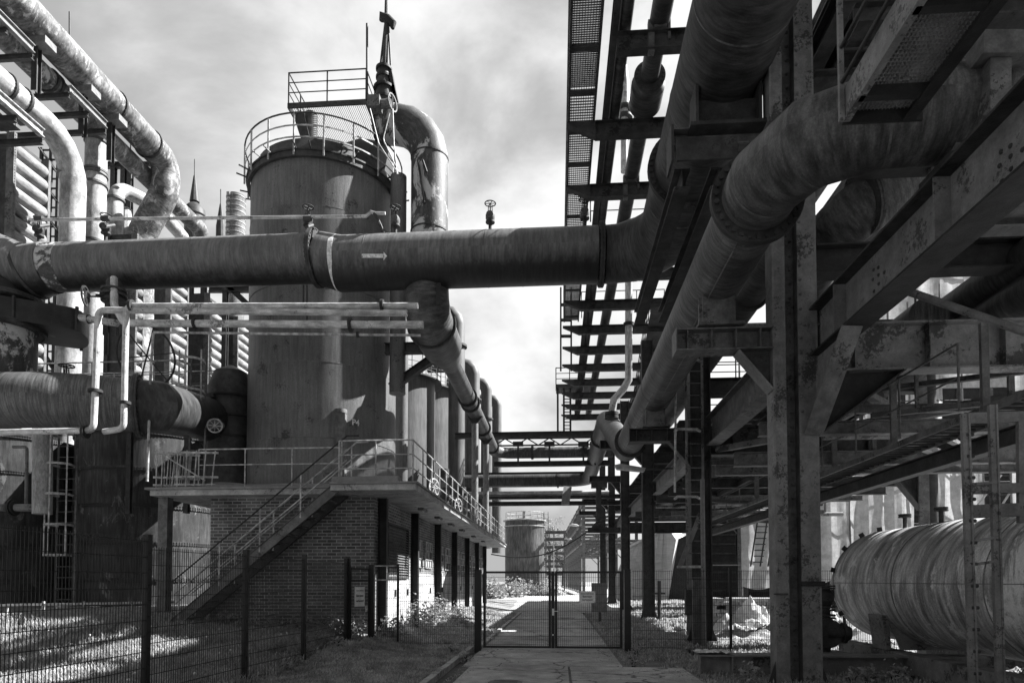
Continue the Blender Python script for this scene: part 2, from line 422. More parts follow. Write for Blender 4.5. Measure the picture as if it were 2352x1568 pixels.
so = bpy.data.objects.new('sun', sl); so.rotation_euler = SUN.to_track_quat('Z', 'Y').to_euler(); so.location = (20, 5, 30); COL.objects.link(so)
scene.view_settings.view_transform = 'Standard'; scene.view_settings.look = 'None'
scene.view_settings.exposure = 1.9; scene.view_settings.gamma = 1

# ------------------------------------------------------------------ ground
def ss(a, b, x):
    t = max(0, min(1, (x - a) / (b - a))); return t * t * (3 - 2 * t)
def gz(x, y):
    h = .36 * ss(-2.6, -5.2, x) * ss(10.5, 15.5, y) * (1 - ss(40, 60, y)) + .4 * ss(-7.5, -10.5, x) * ss(9, 15, y)
    k = ss(2.0, 3.0, abs(x + .2))
    return h + k * .05 * noise.noise(V((x * .5, y * .5, 0))) * (1 if y < 60 else 0) + k * .03
def axis(a, b, fine0, fine1, st, co_):
    r = []; x = a
    while x < b:
        r.append(x); x += st if fine0 <= x < fine1 else co_ * (1 + .15 * abs(x - (fine0 if x < fine0 else fine1)) ** .5)
    return r + [b]
xs = axis(-420, 420, -13, 11, .4, 3); ys = axis(-30, 900, 3, 26, .4, 3)
mb = MB()
nx = len(xs)
mb.v = [V((x, y, gz(x, y) if not (-2.15 < x < 2.5 and y < 60) else -.02)) for y in ys for x in xs]
for j in range(len(ys) - 1):
    for i in range(nx - 1):
        f = (j * nx + i, j * nx + i + 1, (j + 1) * nx + i + 1, (j + 1) * nx + i)
        mb.f.append(f); mb.uv.append([(mb.v[k].x, mb.v[k].y) for k in f])
tag(mb.build('ground', 'soil'), kind='structure')
def slab(name, x0, y0, x1, y1, z, mat, th=.05):
    mb = MB(); mb.box(x0, y0, z - th, x1, y1, z); return tag(mb.build(name, mat), kind='structure')
slab('road', -1.88, 12.95, 1.25, 34, .03, 'road_concrete')
slab('road', -1.72, 3, .18, 12.9, .034, 'road_concrete')
slab('road', .23, 3, 2.38, 12.9, .03, 'road_concrete')
slab('road_apron', -2.05, 3, -1.76, 15.4, .0, 'gutter')
slab('yard', -7.5, 34, 3.5, 190, .05, 'yard_concrete', .1)
slab('yard', 3.6, 60, 12, 190, .045, 'yard_concrete', .1)
for k in range(13):
    y0 = 3 + k * 1.0
    mb = MB(); mb.box(-2.17 + .0, y0 + .006, -.05, -2.055, y0 + .994, .11 + .004 * (k % 3))
    tag(mb.build('kerb', 'concrete'), kind='structure')
for k in range(9):
    mb = MB(); mb.box(-2.02, 16 + k * 2.0, -.05, -1.9, 17.96 + k * 2, .09); tag(mb.build('kerb', 'concrete'), kind='structure')
def manhole(x, y, z, lab, r=.33):
    t = thing('manhole_cover', lab, 'manhole cover', (x, y, z))
    mb = MB(); mb.cyl((x, y, z - .02), (x, y, z + .005), r * .86, 32)
    for i in range(-3, 4): mb.box(x - .2, y + i * .075 - .015, z + .005, x + .2, y + i * .075 + .015, z + .009)
    mb.build('lid', 'steel_grey', t)
    mb = MB(); mb.ring((x, y, z), (0, 0, 1), r * .9, r, .02, 32); mb.build('frame', 'concrete', t)
p = WZ(1160, 1566, .04); manhole(p.x, p.y, .036, 'round iron manhole cover in the near concrete slab at the bottom edge')
p = WZ(1298, 1419, .03); manhole(p.x, p.y, .034, 'round manhole with a pale rim in the road behind the gate', .5)

# ------------------------------------------------------------------ brick building with canopy
FY, WXs, WL = 16.3, -4.66, -8.95        # front wall y, side wall x, left end
t = thing('brick_building', 'low dark brick building with flat concrete canopy roof beside the road', 'building', (WXs, FY, .3))
ZR = 3.98; BY = 42.0
mb = MB(); mb.box(WL, FY, -.1, WXs, FY + .3, ZR - .14); mb.build('front_wall', 'brick', t)
mb = MB(); mb.box(WXs - .3, FY + .3, 1.98, WXs, BY, ZR - .14); mb.box(WXs - .3, FY + .3, 1.9, WXs + .002, BY, 1.98)
mb.build('side_wall', 'brick', t)
mb = MB(); mb.box(WXs - .3, FY + .3, -.1, WXs + .004, BY, 1.9); mb.build('plinth_wall', 'painted_brick', t)
mb = MB(); mb.box(WL, FY + .3, -.1, WL + .3, BY, ZR - .14); mb.box(WL + .3, BY - .3, -.1, WXs - .3, BY, ZR - .14); mb.build('rear_wall', 'brick', t)
mb = MB(); mb.box(-10.25, 15.75, ZR - .14, WXs - .72, 44, ZR); mb.box(WXs - .72, 15.12, ZR - .14, -3.34, BY, ZR + .0)
mb.build('canopy_slab', 'concrete', t)
mb = MB(); mb.box(-10.35, 15.68, ZR + .002, -5.4, 15.9, ZR + .06); mb.box(-9.7, 15.95, ZR + .002, -5.4, 16.15, ZR + .15)
mb.build('roof_edging', 'coping', t)
mb = MB(); mb.box(-5.38, 15.05, ZR + .002, -3.28, 15.3, ZR + .05); mb.box(-5.36, 15.14, ZR + .05, -3.75, 15.4, ZR + .19); mb.box(-3.5, 15.3, ZR + .002, -3.28, BY, ZR + .05)
mb.build('landing_edging', 'coping', t)
mb = MB(); mb.box(-10.2, 16.2, ZR + .004, -3.55, 43.5, ZR + .05); mb.build('roof', 'canopy_soffit', t)
# corner post and steel columns on the side wall with rain pipes
mb = MB(); mb.box(-10.25, 16.1, -.1, -10.0, 16.35, ZR - .14); mb.build('corner_post', 'steel_grey', t)
for k, y in enumerate([16.75, 20.6, 24.6, 28.6, 32.6, 36.6, 40.4]):
    mb = MB(); mb.ibeam((WXs + .12, y, 0), (WXs + .12, y, ZR - .14), .18, .22, .02, (1, 0, 0)); mb.build('wall_column', 'steel_dark', t)
    mb = MB(); mb.cyl((WXs + .12, y + .28, .1), (WXs + .12, y + .28, ZR - .14), .05, 12); mb.build('rain_pipe', 'rail_dark', t)
def louvre(y0, y1, z0, z1):
    mb = MB(); e = .06; x = WXs + .03
    mb.box(WXs, y0, z0, WXs + .08, y0 + e, z1); mb.box(WXs, y1 - e, z0, WXs + .08, y1, z1); mb.box(WXs, y0 + e, z0, WXs + .08, y1 - e, z0 + e); mb.box(WXs, y0 + e, z1 - e, WXs + .08, y1 - e, z1)
    f = mb.build('louvre_window', 'steel', t)
    mb = MB(); k = z0 + e
    while k < z1 - e - .04:
        mb.prism([(WXs + .004, y0 + e, k + .045), (WXs + .07, y0 + e, k), (WXs + .07, y0 + e, k + .012), (WXs + .004, y0 + e, k + .057)],
                 [(WXs + .004, y1 - e, k + .045), (WXs + .07, y1 - e, k), (WXs + .07, y1 - e, k + .012), (WXs + .004, y1 - e, k + .057)]); k += .075
    mb.build('slats', 'steel_grey', f)
louvre(17.45, 19.9, 1.75, 3.3)
def window(y0, y1, z0, z1, n, m_, broken=0):
    mb = MB(); x0, x1 = WXs + .004, WXs + .05
    mb.box(x0, y0, z0, x1, y0 + .05, z1); mb.box(x0, y1 - .05, z0, x1, y1, z1)
    for i in range(m_ + 1):
        z = z0 + (z1 - z0) * i / m_; mb.box(x0, y0 + .05, z - .02, x1 - .004, y1 - .05, z + .02)
    for i in range(1, n):
        y = y0 + (y1 - y0) * i / n; mb.box(x0, y - .018, z0, x1 - .008, y + .018, z1)
    f = mb.build('window', 'rail', t)
    mb = MB()
    for i in range(n):
        for j in range(m_):
            if random.random() < .55: mb.box(x0, y0 + (y1 - y0) * i / n + .03, z0 + (z1 - z0) * j / m_ + .03, x0 + .01, y0 + (y1 - y0) * (i + 1) / n - .03, z0 + (z1 - z0) * (j + 1) / m_ - .03)
    mb.build('panes', 'insulation', f)
    mb = MB(); mb.box(WXs + .0042, y0 + .05, z0, x0 + .002, y1 - .05, z1); mb.build('dark_glass', 'glass_dark', f)
for y0, y1, n in [(21.0, 22.1, 2), (22.6, 23.8, 3), (25.0, 26.2, 3), (26.6, 27.9, 3), (29.1, 30.6, 3), (31, 32.2, 3), (33.1, 34.6, 3), (35, 36.2, 3), (37.3, 38.6, 3), (39, 40.1, 3)]:
    window(y0, y1, 2.15, 3.05, n, 3)
def door(y0, y1, z1, mat='board', zb=.25):
    mb = MB(); n = max(3, int((y1 - y0) / .14)); w_ = (y1 - y0) / n
    for i in range(n): mb.box(WXs + .006, y0 + i * w_ + .004, zb, WXs + .045 + .004 * (i % 2), y0 + (i + 1) * w_ - .004, z1 - .004 * (i % 3))
    d = mb.build('door', mat, t)
    mb = MB(); mb.box(WXs + .05, y1 - .25, 1.25, WXs + .09, y1 - .2, 1.45); mb.build('handle', 'steel_dark', d)
door(17.5, 18.5, 2.05); door(18.6, 20.0, 1.72); door(21.2, 23.6, 1.95); door(25.1, 26.0, 2.0); door(29.2, 31.0, 1.95); door(34, 35.2, 2.0)
for y in (19.2, 21.8, 24.4, 27.2, 31, 35):
    f = thing('canopy_lamp', 'fluorescent lamp number', 'lamp', (-3.95, y, ZR - .14))
    mb = MB(); mb.box(-4.1, y - .3, ZR - .21, -3.93, y + .3, ZR - .142); mb.build('housing', 'steel_grey', f)
    mb = MB(); mb.box(-4.06, y - .27, ZR - .26, -3.97, y + .27, ZR - .212); mb.build('lamp_cover', 'insulation', f)
    f['label'] = {19.2: 'small ceiling lamp box under the canopy nearest the stairs', 21.8: 'ceiling lamp under the canopy above the first pair of windows', 24.4: 'ceiling lamp under the canopy past the third wall column',
                  27.2: 'ceiling lamp under the middle of the canopy soffit', 31: 'ceiling lamp under the canopy second from its far end', 35: 'ceiling lamp under the canopy closest to its far end'}[y]
    f['group'] = 'lamps under the canopy'

# ------------------------------------------------------------------ railings
def railing(name, lab, pts, h=1.0, sp=1.3, rails=(1.0, .62, .3), r=.02, mat='rail', kick=False, flat=False, group=None, cat='railing', parent=None, postmat=None):
    pts = [V(p) for p in pts]
    t = parent or thing(name, lab, cat, pts[0], group)
    for i in range(len(pts) - 1):
        a, b = pts[i], pts[i + 1]; L = (b - a).length; n = max(1, round(L / sp))
        for k in range(n + (1 if i == len(pts) - 2 else 0)):
            p = a.lerp(b, k / n); mb = MB()
            if flat: mb.bar(p, p + V((0, 0, h)), r * 2, r * 1.2)
            else: mb.cyl(p, p + V((0, 0, h)), r, 8)
            mb.build('post', postmat or mat, t)
    for q in rails:
        mb = MB(); rr = r if q == max(rails) else r * .8
        mb.tube([p + V((0, 0, h * q)) for p in pts], rr, 8); mb.build('rail', mat, t)
    return t
zt = ZR + .05
railing('roof_railing', 'thin pale railing along the front edge of the roof below the tower', [(-9.1, 15.95, zt), (-5.45, 15.95, zt)], 1.0, 1.25, (1.0, .6), .018)
railing('landing_railing', 'pale railing around the stair landing and along the canopy edge', [(-5.2, 15.2, zt), (-3.42, 15.2, zt), (-3.42, BY - .2, zt)], 1.0, 1.15, (1.0, .66, .33), .02)

# ------------------------------------------------------------------ stairs
a = W(797, 1100, 15.45); b = W(400, 1432, 15.45)
t = thing('steel_staircase', 'straight steel staircase with open treads climbing the brick front to the landing', 'staircase', (b.x, b.y, b.z))
dirn = (b - a).normalized(); UPN = V((-dirn.z, 0, dirn.x)); UPN = UPN if UPN.z > 0 else -UPN
for y in (15.42, 16.18):
    pa, pb = V((a.x, y, a.z)), V((b.x, y, b.z))
    mb = MB(); mb.ibeam(pa, pb, .08, .24, .012); mb.build('stringer', 'steel_grey' if y < 16 else 'steel', t)
    for hh, nm in ((.95, 'handrail'), (.62, 'rail'), (.36, 'rail')):
        mb = MB(); o = V((0, 0, hh + .1))
        if hh > .9: mb.tube([pb + o + V((-.05, 0, -.25)), pb + o + V((-.05, 0, -.02)), pa + o, pa + o + V((.3, 0, .0))], .02, 8)
        else: mb.tube([pb + o, pa + o], .017, 8)
        mb.build(nm, 'rail_dark' if nm == 'handrail' and y < 16 else 'rail', t)
    for k in range(5):
        p = pb.lerp(pa, .03 + k * .235); mb = MB(); mb.bar(p, p + V((0, 0, 1.05)), .035, .02); mb.build('baluster', 'rail', t)
n = 17
for k in range(n):
    p = b.lerp(a, (k + .6) / n); mb = MB()
    mb.box(p.x - .13, 15.47, p.z - .02, p.x + .13, 15.475 + .0, p.z + .03); mb.box(p.x - .13, 16.12, p.z - .02, p.x + .13, 16.125, p.z + .03)
    mb.box(p.x - .13, 15.48, p.z, p.x + .13, 16.115, p.z + .025); mb.box(p.x - .13, 15.48, p.z - .03, p.x - .11, 16.115, p.z - .001); mb.build('tread', 'steel_grey', t)

# timber-and-tube scaffold gate left on the roof
t = thing('tube_scaffold', 'stacked pale tube frames standing at the roof edge left of the tower', 'scaffold frame', (-9.9, 15.95, ZR))
for k, (x, dx, dy) in enumerate([(-10.2, .55, .15), (-10.05, .6, .35), (-9.85, .5, .6), (-9.6, .9, .0)]):
    y = 15.85 + dy * .5; mb = MB()
    for q in range(5):
        px = x + dx * q / 4; mb.cyl((px, y, ZR + .1), (px, y + .04 * q, ZR + 1.02), .016, 8)
    for z in (.15, .35, .97): mb.bar((x - .08, y, ZR + z), (x + dx + .08, y + .16, ZR + z), .04, .05)
    mb.build('tube_frame', 'rail', t)
mb = MB(); mb.cyl((-9.95, 15.8, ZR + .9), (-8.9, 15.9, ZR + .25), .018, 8); mb.build('brace', 'rail', t)
# ------------------------------------------------------------------ gas tower on the roof
YT = 22.3
xt, rt = PV(569, 908, 900, YT)
zTop = W(740, 345, YT - rt).z
t = thing('gas_tower', 'wide cylindrical gas washer tower with round railing platform, marked P4', 'tower', (xt, YT, ZR + .1))
mb = MB()
seams = [ZR + .1, 6.2, 8.6, 11.1, 13.6, zTop]
for i in range(len(seams) - 1): mb.tube([(xt, YT, seams[i]), (xt, YT, seams[i + 1] - .0)], rt + (.012 if i % 2 else 0), 96, cap=False)
mb.build('shell', 'tower', t)
for z_ in seams[1:-1]: mb = MB(); mb.ring((xt, YT, z_), (0, 0, 1), rt + .004, rt + .017, .016, 96); mb.build('weld_seam', 'steel_grey', t)
mb = MB(); mb.tube([(xt, YT, zTop + .02), (xt, YT, zTop + .55), (xt, YT, zTop + 1.0), (xt, YT, zTop + 1.3)], [rt, rt * .93, rt * .6, .35], 64); mb.build('dome', 'steel', t)
mb = MB()
mb.ring((xt, YT, zTop + .0), (0, 0, 1), rt + .02, rt + .16, .05, 72); mb.ring((xt, YT, zTop - .12), (0, 0, 1), rt + .02, rt + .12, .18, 72)
for k in range(44):
    th = 2 * PI * k / 44; c_, s_ = math.cos(th), math.sin(th)
    mb.bar((xt + (rt + .1) * c_, YT + (rt + .1) * s_, zTop - .15), (xt + (rt + .1) * c_, YT + (rt + .1) * s_, zTop - .02), .03, .05)
pl = mb.build('ring_platform', 'steel', t)
mb = MB()
for k in range(36):
    if k % 3 == 2: continue
    th = 2 * PI * k / 36; c_, s_ = math.cos(th), math.sin(th)
    mb.bar((xt + (rt + .16) * c_, YT + (rt + .16) * s_, zTop + .0), (xt + (rt + .46) * c_, YT + (rt + .46) * s_, zTop + .05), .03, .04)
mb.build('bracket', 'rail_dark', pl)
rr = rt + .2; np_ = 18
for k in range(np_):
    th = 2 * PI * k / np_ + .15; mb = MB(); q = V((xt + rr * math.cos(th), YT + rr * math.sin(th), zTop - .22)); mb.bar(q, q + V((0, 0, 1.35)), .05, .03); mb.build('railing_post', 'rail', pl)
for h_, w_ in ((1.12, .045), (.72, .05), (.34, .05)):
    mb = MB()
    for k in range(48):
        a0, a1 = 2 * PI * k / 48, 2 * PI * (k + 1) / 48
        if h_ > 1: continue
        mb.bar((xt + rr * math.cos(a0), YT + rr * math.sin(a0), zTop + h_), (xt + rr * math.cos(a1), YT + rr * math.sin(a1), zTop + h_), .012, w_)
    if h_ > 1:
        mb.tube([(xt + rr * math.cos(2 * PI * k / 60), YT + rr * math.sin(2 * PI * k / 60), zTop + h_) for k in range(61)], .026, 8)
    mb.build('railing_rail', 'rail' if h_ < 1 else 'steel', pl)
# upper square platform
p0 = W(660, 238, YT - .9); p1 = W(842, 236, YT - .9)
zp = p0.z; x0, x1 = p0.x, p1.x; y0, y1 = YT - .9, YT + 1.3
mb = MB()
mb.box(x0, y0, zp - .16, x1, y0 + .05, zp + .02); mb.box(x0, y1 - .05, zp - .16, x1, y1, zp + .02); mb.box(x0, y0 + .05, zp - .16, x0 + .05, y1 - .05, zp + .02); mb.box(x1 - .05, y0 + .05, zp - .16, x1, y1 - .05, zp + .02)
for k in range(40):
    q = x0 + .08 + (x1 - x0 - .16) * k / 39; mb.box(q - .006, y0 + .05, zp - .03, q + .006, y1 - .05, zp)
up = mb.build('upper_platform', 'steel', t)
railing(None, None, [(x0 + .03, y1 - .1, zp), (x0 + .03, y0 + .03, zp), (x1 - .03, y0 + .03, zp), (x1 - .03, y1 - .1, zp)], 1.1, 1.15, (1.0, .68, .36), .022, mat='steel', flat=True, parent=up)
mb = MB(); mb.cyl((x0 + .65, y0 + .5, zTop + .3), (x0 + .65, y0 + .5, zp - .05), .22, 20); mb.cyl((x0 + .65, y0 + .5, zTop + .3), (x0 + .65, y0 + .5, zTop + .36), .3, 20); mb.build('vent_stub', 'steel_grey', t)
mb = MB(); mb.prism([(x0 + .1, y0 + .2, zp - .2), (x0 + .5, y0 + .2, zp - .2), (x0 + 1.0, y0 + .2, zTop + .5), (x0 + .8, y0 + .2, zTop + .5)], [(x0 + .1, y0 + .3, zp - .2), (x0 + .5, y0 + .3, zp - .2), (x0 + 1.0, y0 + .3, zTop + .5), (x0 + .8, y0 + .3, zTop + .5)]); mb.build('support_plate', 'steel', t)
# big dark hood under the platform and offtake pipe
mb = MB(); mb.tube([(x1 - 1.6, YT - .1, zTop + .5), (x1 - 1.1, YT - .1, zTop + .85), (x1 - .2, YT - .2, zTop + .9), (x1 + .5, YT - .3, zTop + .85)], [.2, .75, .85, .7], 32); mb.build('offtake_hood', 'steel', t)
xd, rd = PV(944, 1029, 420, YT - .6); yd = YT - .6
zel = W(930, 290, yd).z
pth = fillet([(x1 + .3, yd, zel + .1), (xd, yd, zel + .0), (xd, yd, ZR + 6.5)], 1.25, 4)
mb = MB(); mb.tube(pth, rd, 40); dp = mb.build('downpipe', 'pipe_patch', t)
mb = MB(); q = V((x1 + .32, yd, zel + .1)); mb.flange(q, (1, 0, 0), rd, .1, .05, 24); mb.build('flange', 'steel', dp)
for z_ in (pth[-2].z - .02, pth[-2].z - 2.6):
    mb = MB(); mb.ring((xd, yd, z_), (0, 0, 1), rd + .001, rd + .02, .05, 40); mb.build('weld_band', 'steel', dp)
mb = MB(); zb_ = W(970, 420, yd).z; mb.ibeam((xd - .25, yd - rd - .06, zb_ + .3), (xd - .02, yd - rd - .1, zb_ - 1.1), .05, .18); mb.bar((xd - .1, yd - rd - .05, zb_ + .35), (xd + .05, yd - rd - .12, zb_ - .1), .04, .06); mb.build('bracket', 'steel_dark', dp)
# lower vessel details: bottom band, service nozzle with valve, worn label
mb = MB(); mb.cyl((xt, YT, ZR + .06), (xt, YT, ZR + .7), rt + .35, 80); mb.build('footing', 'concrete', t)
mb = MB(); mb.tube([(xt + rt + .35, YT - .8, zTop + .1), (xt + rt + .35, YT - .8, W(890, 880, YT - 2).z)], .27, 20); mb.build('side_pipe', 'tower', t)
def text(word, size, loc, rot, mat, parent, th=.004, name='lettering'):
    cu = bpy.data.curves.new('lettering', 'FONT'); cu.body = word; cu.size = size; cu.extrude = th; cu.offset = size * .022; cu.align_x = 'CENTER'
    o = bpy.data.objects.new('tmp', cu); COL.objects.link(o)
    bpy.context.view_layer.update()
    me = bpy.data.meshes.new_from_object(o.evaluated_get(bpy.context.evaluated_depsgraph_get()))
    bpy.data.objects.remove(o)
    me.materials.clear(); me.materials.append(M[mat])
    o = bpy.data.objects.new(name, me); COL.objects.link(o)
    off = V((0, 0, 0)); q = parent
    while q is not None: off += q.location; q = q.parent
    o.parent = parent; o.location = V(loc) - off; o.rotation_euler = rot
    return o
def on_tower(u, v):                       # where a mark seen at (u, v) sits on the curved front
    d = ray(u, v); ox, oy = EYE.x - xt, EYE.y - YT; a_ = d.x * d.x + d.y * d.y; b_ = 2 * (ox * d.x + oy * d.y); c_ = ox * ox + oy * oy - (rt + .02) ** 2
    return EYE + d * ((-b_ - math.sqrt(b_ * b_ - 4 * a_ * c_)) / (2 * a_))
p = on_tower(817, 976); text('P4', .26, p, (PI / 2, 0, math.atan2(p.y - YT, p.x - xt) + PI / 2), 'paint_mark', t)
# manhole cover plate with torn lagging
mb = MB(); p = on_tower(788, 985); mb.box(p.x - .25, p.y - .12, ZR + .7, p.x + .1, p.y + .1, p.z + .5); mb.cyl((p.x - .08, p.y, p.z + .5), (p.x - .08, p.y, p.z + .62), .2, 16); mb.build('sample_cabinet', 'steel_grey', t)
# lightning rod and gooseneck gear on top
mb = MB(); q = W(843, 230, YT - .9); q2 = W(843, 55, YT - .9); mb.cyl(q, q2, .04, 8)
tg = thing('lightning_rod', 'slim lightning rod rising beside the square platform of the tower', 'lightning rod', q); mb.build('rod', 'steel', tg)
q = W(884, 300, YT - .6)
t2 = thing('vent_mast', 'tall ribbed vent mast with guy rods on the tower offtake', 'vent mast', q)
mb = MB(); yv = YT - .6
def vp(u, v): return W(u, v, yv)
mb.tube([vp(886, 300), vp(884, 232), vp(882, 205), vp(881, 180), vp(880, 158), vp(880, 152)], [.33, .32, .27, .23, .19, .1], 20); mb.build('vent_body', 'steel', t2)
for v_ in (232, 205, 180, 160):
    mb = MB(); c_ = vp(882, v_); mb.cyl(c_ - V((0, 0, .04)), c_ + V((0, 0, .04)), .36 if v_ > 200 else .28, 20); mb.build('collar', 'steel_dark', t2)
mb = MB(); mb.tube([vp(884, 160), vp(887, 70), vp(888, -40)], [.1, .08, .05], 10); mb.build('mast', 'steel', t2)
mb = MB(); mb.tube([vp(876, 48), vp(878, 40), vp(890, 45), vp(902, 55), vp(902, 66)], [.08, .13, .16, .13, .06], 14); mb.build('head', 'steel_dark', t2)
for u0, u1 in ((872, 884), (878, 886), (898, 892)):
    mb = MB(); mb.cyl(vp(u0, 165), vp(u1, 58), .035, 8); mb.build('guy_rod', 'steel', t2)
for k in range(2):
    mb = MB(); mb.bar(vp(898 + 5 * k, 170 + 28 * k), vp(910 + 6 * k, 235 + 20 * k), .12, .3, (0, 1, 0)); mb.build('stay_plate', 'steel_dark', t2)
c_ = W(868, 240, YT - 1.6)
t2 = thing('motor_drive', 'small electric motor drive beside the tower flange', 'motor', c_)
mb = MB(); mb.box(c_.x - .3, c_.y - .2, c_.z - .18, c_.x + .1, c_.y + .2, c_.z + .2); mb.cyl(c_ + V((.1, 0, 0)), c_ + V((.45, 0, 0)), .14, 14); mb.build('housing', 'steel_grey', t2)
mb = MB(); mb.ring(c_ + V((.5, -.05, 0)), (1, -.3, 0), .24, .28, .04, 24); mb.bar(c_ + V((.5, -.05, -.25)), c_ + V((.5, -.05, .25)), .03, .03); mb.build('handwheel', 'steel_grey', t2)
# hanging cables
for k, (pts) in enumerate([[(902, 250), (905, 330), (912, 400), (905, 330)], [(895, 260), (880, 320), (915, 395), (935, 380)], [(850, 250), (870, 330), (915, 400)]]):
    mb = MB(); mb.tube(fillet([W(u, v, YT - 2.6 + .2 * k) for u, v in pts[:3]], .3, 4), .018, 6)
    o = mb.build('loose_cable', 'rail', None, loc=W(*pts[0], YT - 2.6)); tag(o, ['thin cable hanging straight down beside the tower platform', 'looping cable hanging nearest the flange of the tower offtake', 'long slack cable crossing the round railing of the tower'][k], 'cable')

# ------------------------------------------------------------------ valves (one built, the rest copied)
def make_valve(name, lab, h=1.0, s=1.0, globe=False):
    t = thing(name, lab, 'valve')
    mb = MB(); mb.cyl((0, 0, 0), (0, 0, .34 * s), .05 * s, 12); mb.cyl((0, 0, 0), (0, 0, .03 * s), .14 * s, 16); mb.cyl((0, 0, .3 * s), (0, 0, .34 * s), .13 * s, 16)
    mb.build('stem_pipe', 'steel', t)
    mb = MB(); mb.tube([(0, 0, .34 * s), (0, 0, .42 * s), (0, 0, .52 * s), (0, 0, .6 * s)], [.09 * s, .13 * s, .13 * s, .08 * s], 16); mb.cyl((0, -.16 * s, .47 * s), (0, -.1 * s, .47 * s), .1 * s, 16); mb.build('body', 'steel_grey' if globe else 'steel', t)
    mb = MB()
    for a in (-.06, .06): mb.bar((a * s, 0, .6 * s), (a * .8 * s, 0, .78 * s), .02 * s, .02 * s)
    mb.cyl((0, 0, .6 * s), (0, 0, .86 * s), .017 * s, 8); mb.build('yoke', 'steel_dark', t)
    mb = MB(); pts = [(.15 * s * math.cos(2 * PI * k / 20), .15 * s * math.sin(2 * PI * k / 20), .85 * s) for k in range(21)]
    mb.tube(pts, .016 * s, 6, cap=False)
    for k in range(3): th = PI * k / 3; mb.bar((.15 * s * math.cos(th), .15 * s * math.sin(th), .85 * s), (-.15 * s * math.cos(th), -.15 * s * math.sin(th), .85 * s), .014 * s, .014 * s)
    mb.build('handwheel', 'steel_dark', t)
    return t

# ------------------------------------------------------------------ main gas pipe across the picture
YH = 17.9
zA, rA = PX(600, 538, 656, YH); zB, rB = PX(1150, 525, 660, YH)
x_fl = W(727, 592, YH).x; x_f2 = W(1381, 592, YH).x
x1_, z1_, r1_ = PY((87 + 1503, 0), (1835, 0), 1.0)   # direction of the overhead pipe, scaled below
D1 = (zB - EYE.z) / ((z1_ - EYE.z))
X1, Z1, R1p = PY((1590, 0), (1835, 0), D1)
Z1 = zB
xv, rv = PV(-90, 92, 760, YH)
xv2, rv2 = xv, rv
t = thing('main_gas_pipe', 'big horizontal gas pipe crossing in front of the tower with a painted arrow', 'gas pipe', (x_fl, YH, zB))
zb = W(60, 690, YH).z
xe1, xe2 = W(72, 600, YH).x, W(118, 600, YH).x
ep = [(xv, YH, zb), (xv, YH, zb + .55), (xv + .35 * (xe1 - xv), YH, zb + 1.0), (xe1, YH, zA - .13), (xe2, YH, zA)]
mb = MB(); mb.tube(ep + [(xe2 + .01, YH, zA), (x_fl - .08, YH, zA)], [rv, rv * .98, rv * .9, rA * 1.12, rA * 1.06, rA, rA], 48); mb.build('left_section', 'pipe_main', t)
for q_, ax_, r_q in ((ep[3], (1, 0, .35), rA * 1.13), (ep[2], (1, 0, 1.1), rv * .93)):
    mb = MB(); mb.ring(q_, ax_, r_q * .97, r_q + .012, .09, 48); mb.build('mitre_seam', 'steel', t)
mb = MB(); mb.ring((xe2 + .15, YH, zA), (1, 0, 0), rA * .99, rA + .008, .75, 48); mb.build('patched_band', 'pipe_patch', t)
mb = MB(); xr = x_fl + .75
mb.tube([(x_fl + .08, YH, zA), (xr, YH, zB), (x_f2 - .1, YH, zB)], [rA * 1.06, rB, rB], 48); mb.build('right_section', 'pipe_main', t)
mb = MB(); mb.flange((x_fl, YH, zA), (1, 0, .0), rA * 1.06, .09, .06, 40); mb.build('flange', 'steel', t)
mb = MB(); mb.flange((x_f2, YH, zB), (1, 0, 0), rB, .1, .06, 40); mb.build('flange', 'steel', t)
mb = MB(); xs_ = W(777, 590, YH).x; mb.ring((xs_, YH, zB + (zA - zB) * .12), (1, 0, 0), rB * .995, rB + .006, .13, 48); mb.build('painted_band', 'paint_mark', t)
for u in (1120 - 270, 1120, 1200, 460, 130):
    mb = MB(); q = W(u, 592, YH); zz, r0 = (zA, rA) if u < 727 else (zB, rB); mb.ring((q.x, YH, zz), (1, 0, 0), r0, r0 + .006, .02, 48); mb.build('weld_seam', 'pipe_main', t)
# arrow wrapped on the surface
ze = zB - .0
def onpipe(u, v):
    d = ray(u, v); oy, oz = EYE.y - YH, EYE.z - zB; a_ = d.y ** 2 + d.z ** 2; b_ = 2 * (oy * d.y + oz * d.z); c_ = oy * oy + oz * oz - (rB + .006) ** 2
    return EYE + d * ((-b_ - math.sqrt(b_ * b_ - 4 * a_ * c_)) / (2 * a_))
mb = MB()
for k in range(8):
    u0, u1 = 831 + k * 6.2, 831 + (k + 1) * 6.2
    mb.quad([onpipe(u0, 592), onpipe(u1, 592), onpipe(u1, 583), onpipe(u0, 583)])
mb.quad([onpipe(881, 598), onpipe(889, 588), onpipe(881, 578)])
mb.build('painted_arrow', 'paint_mark', t, smooth=False)
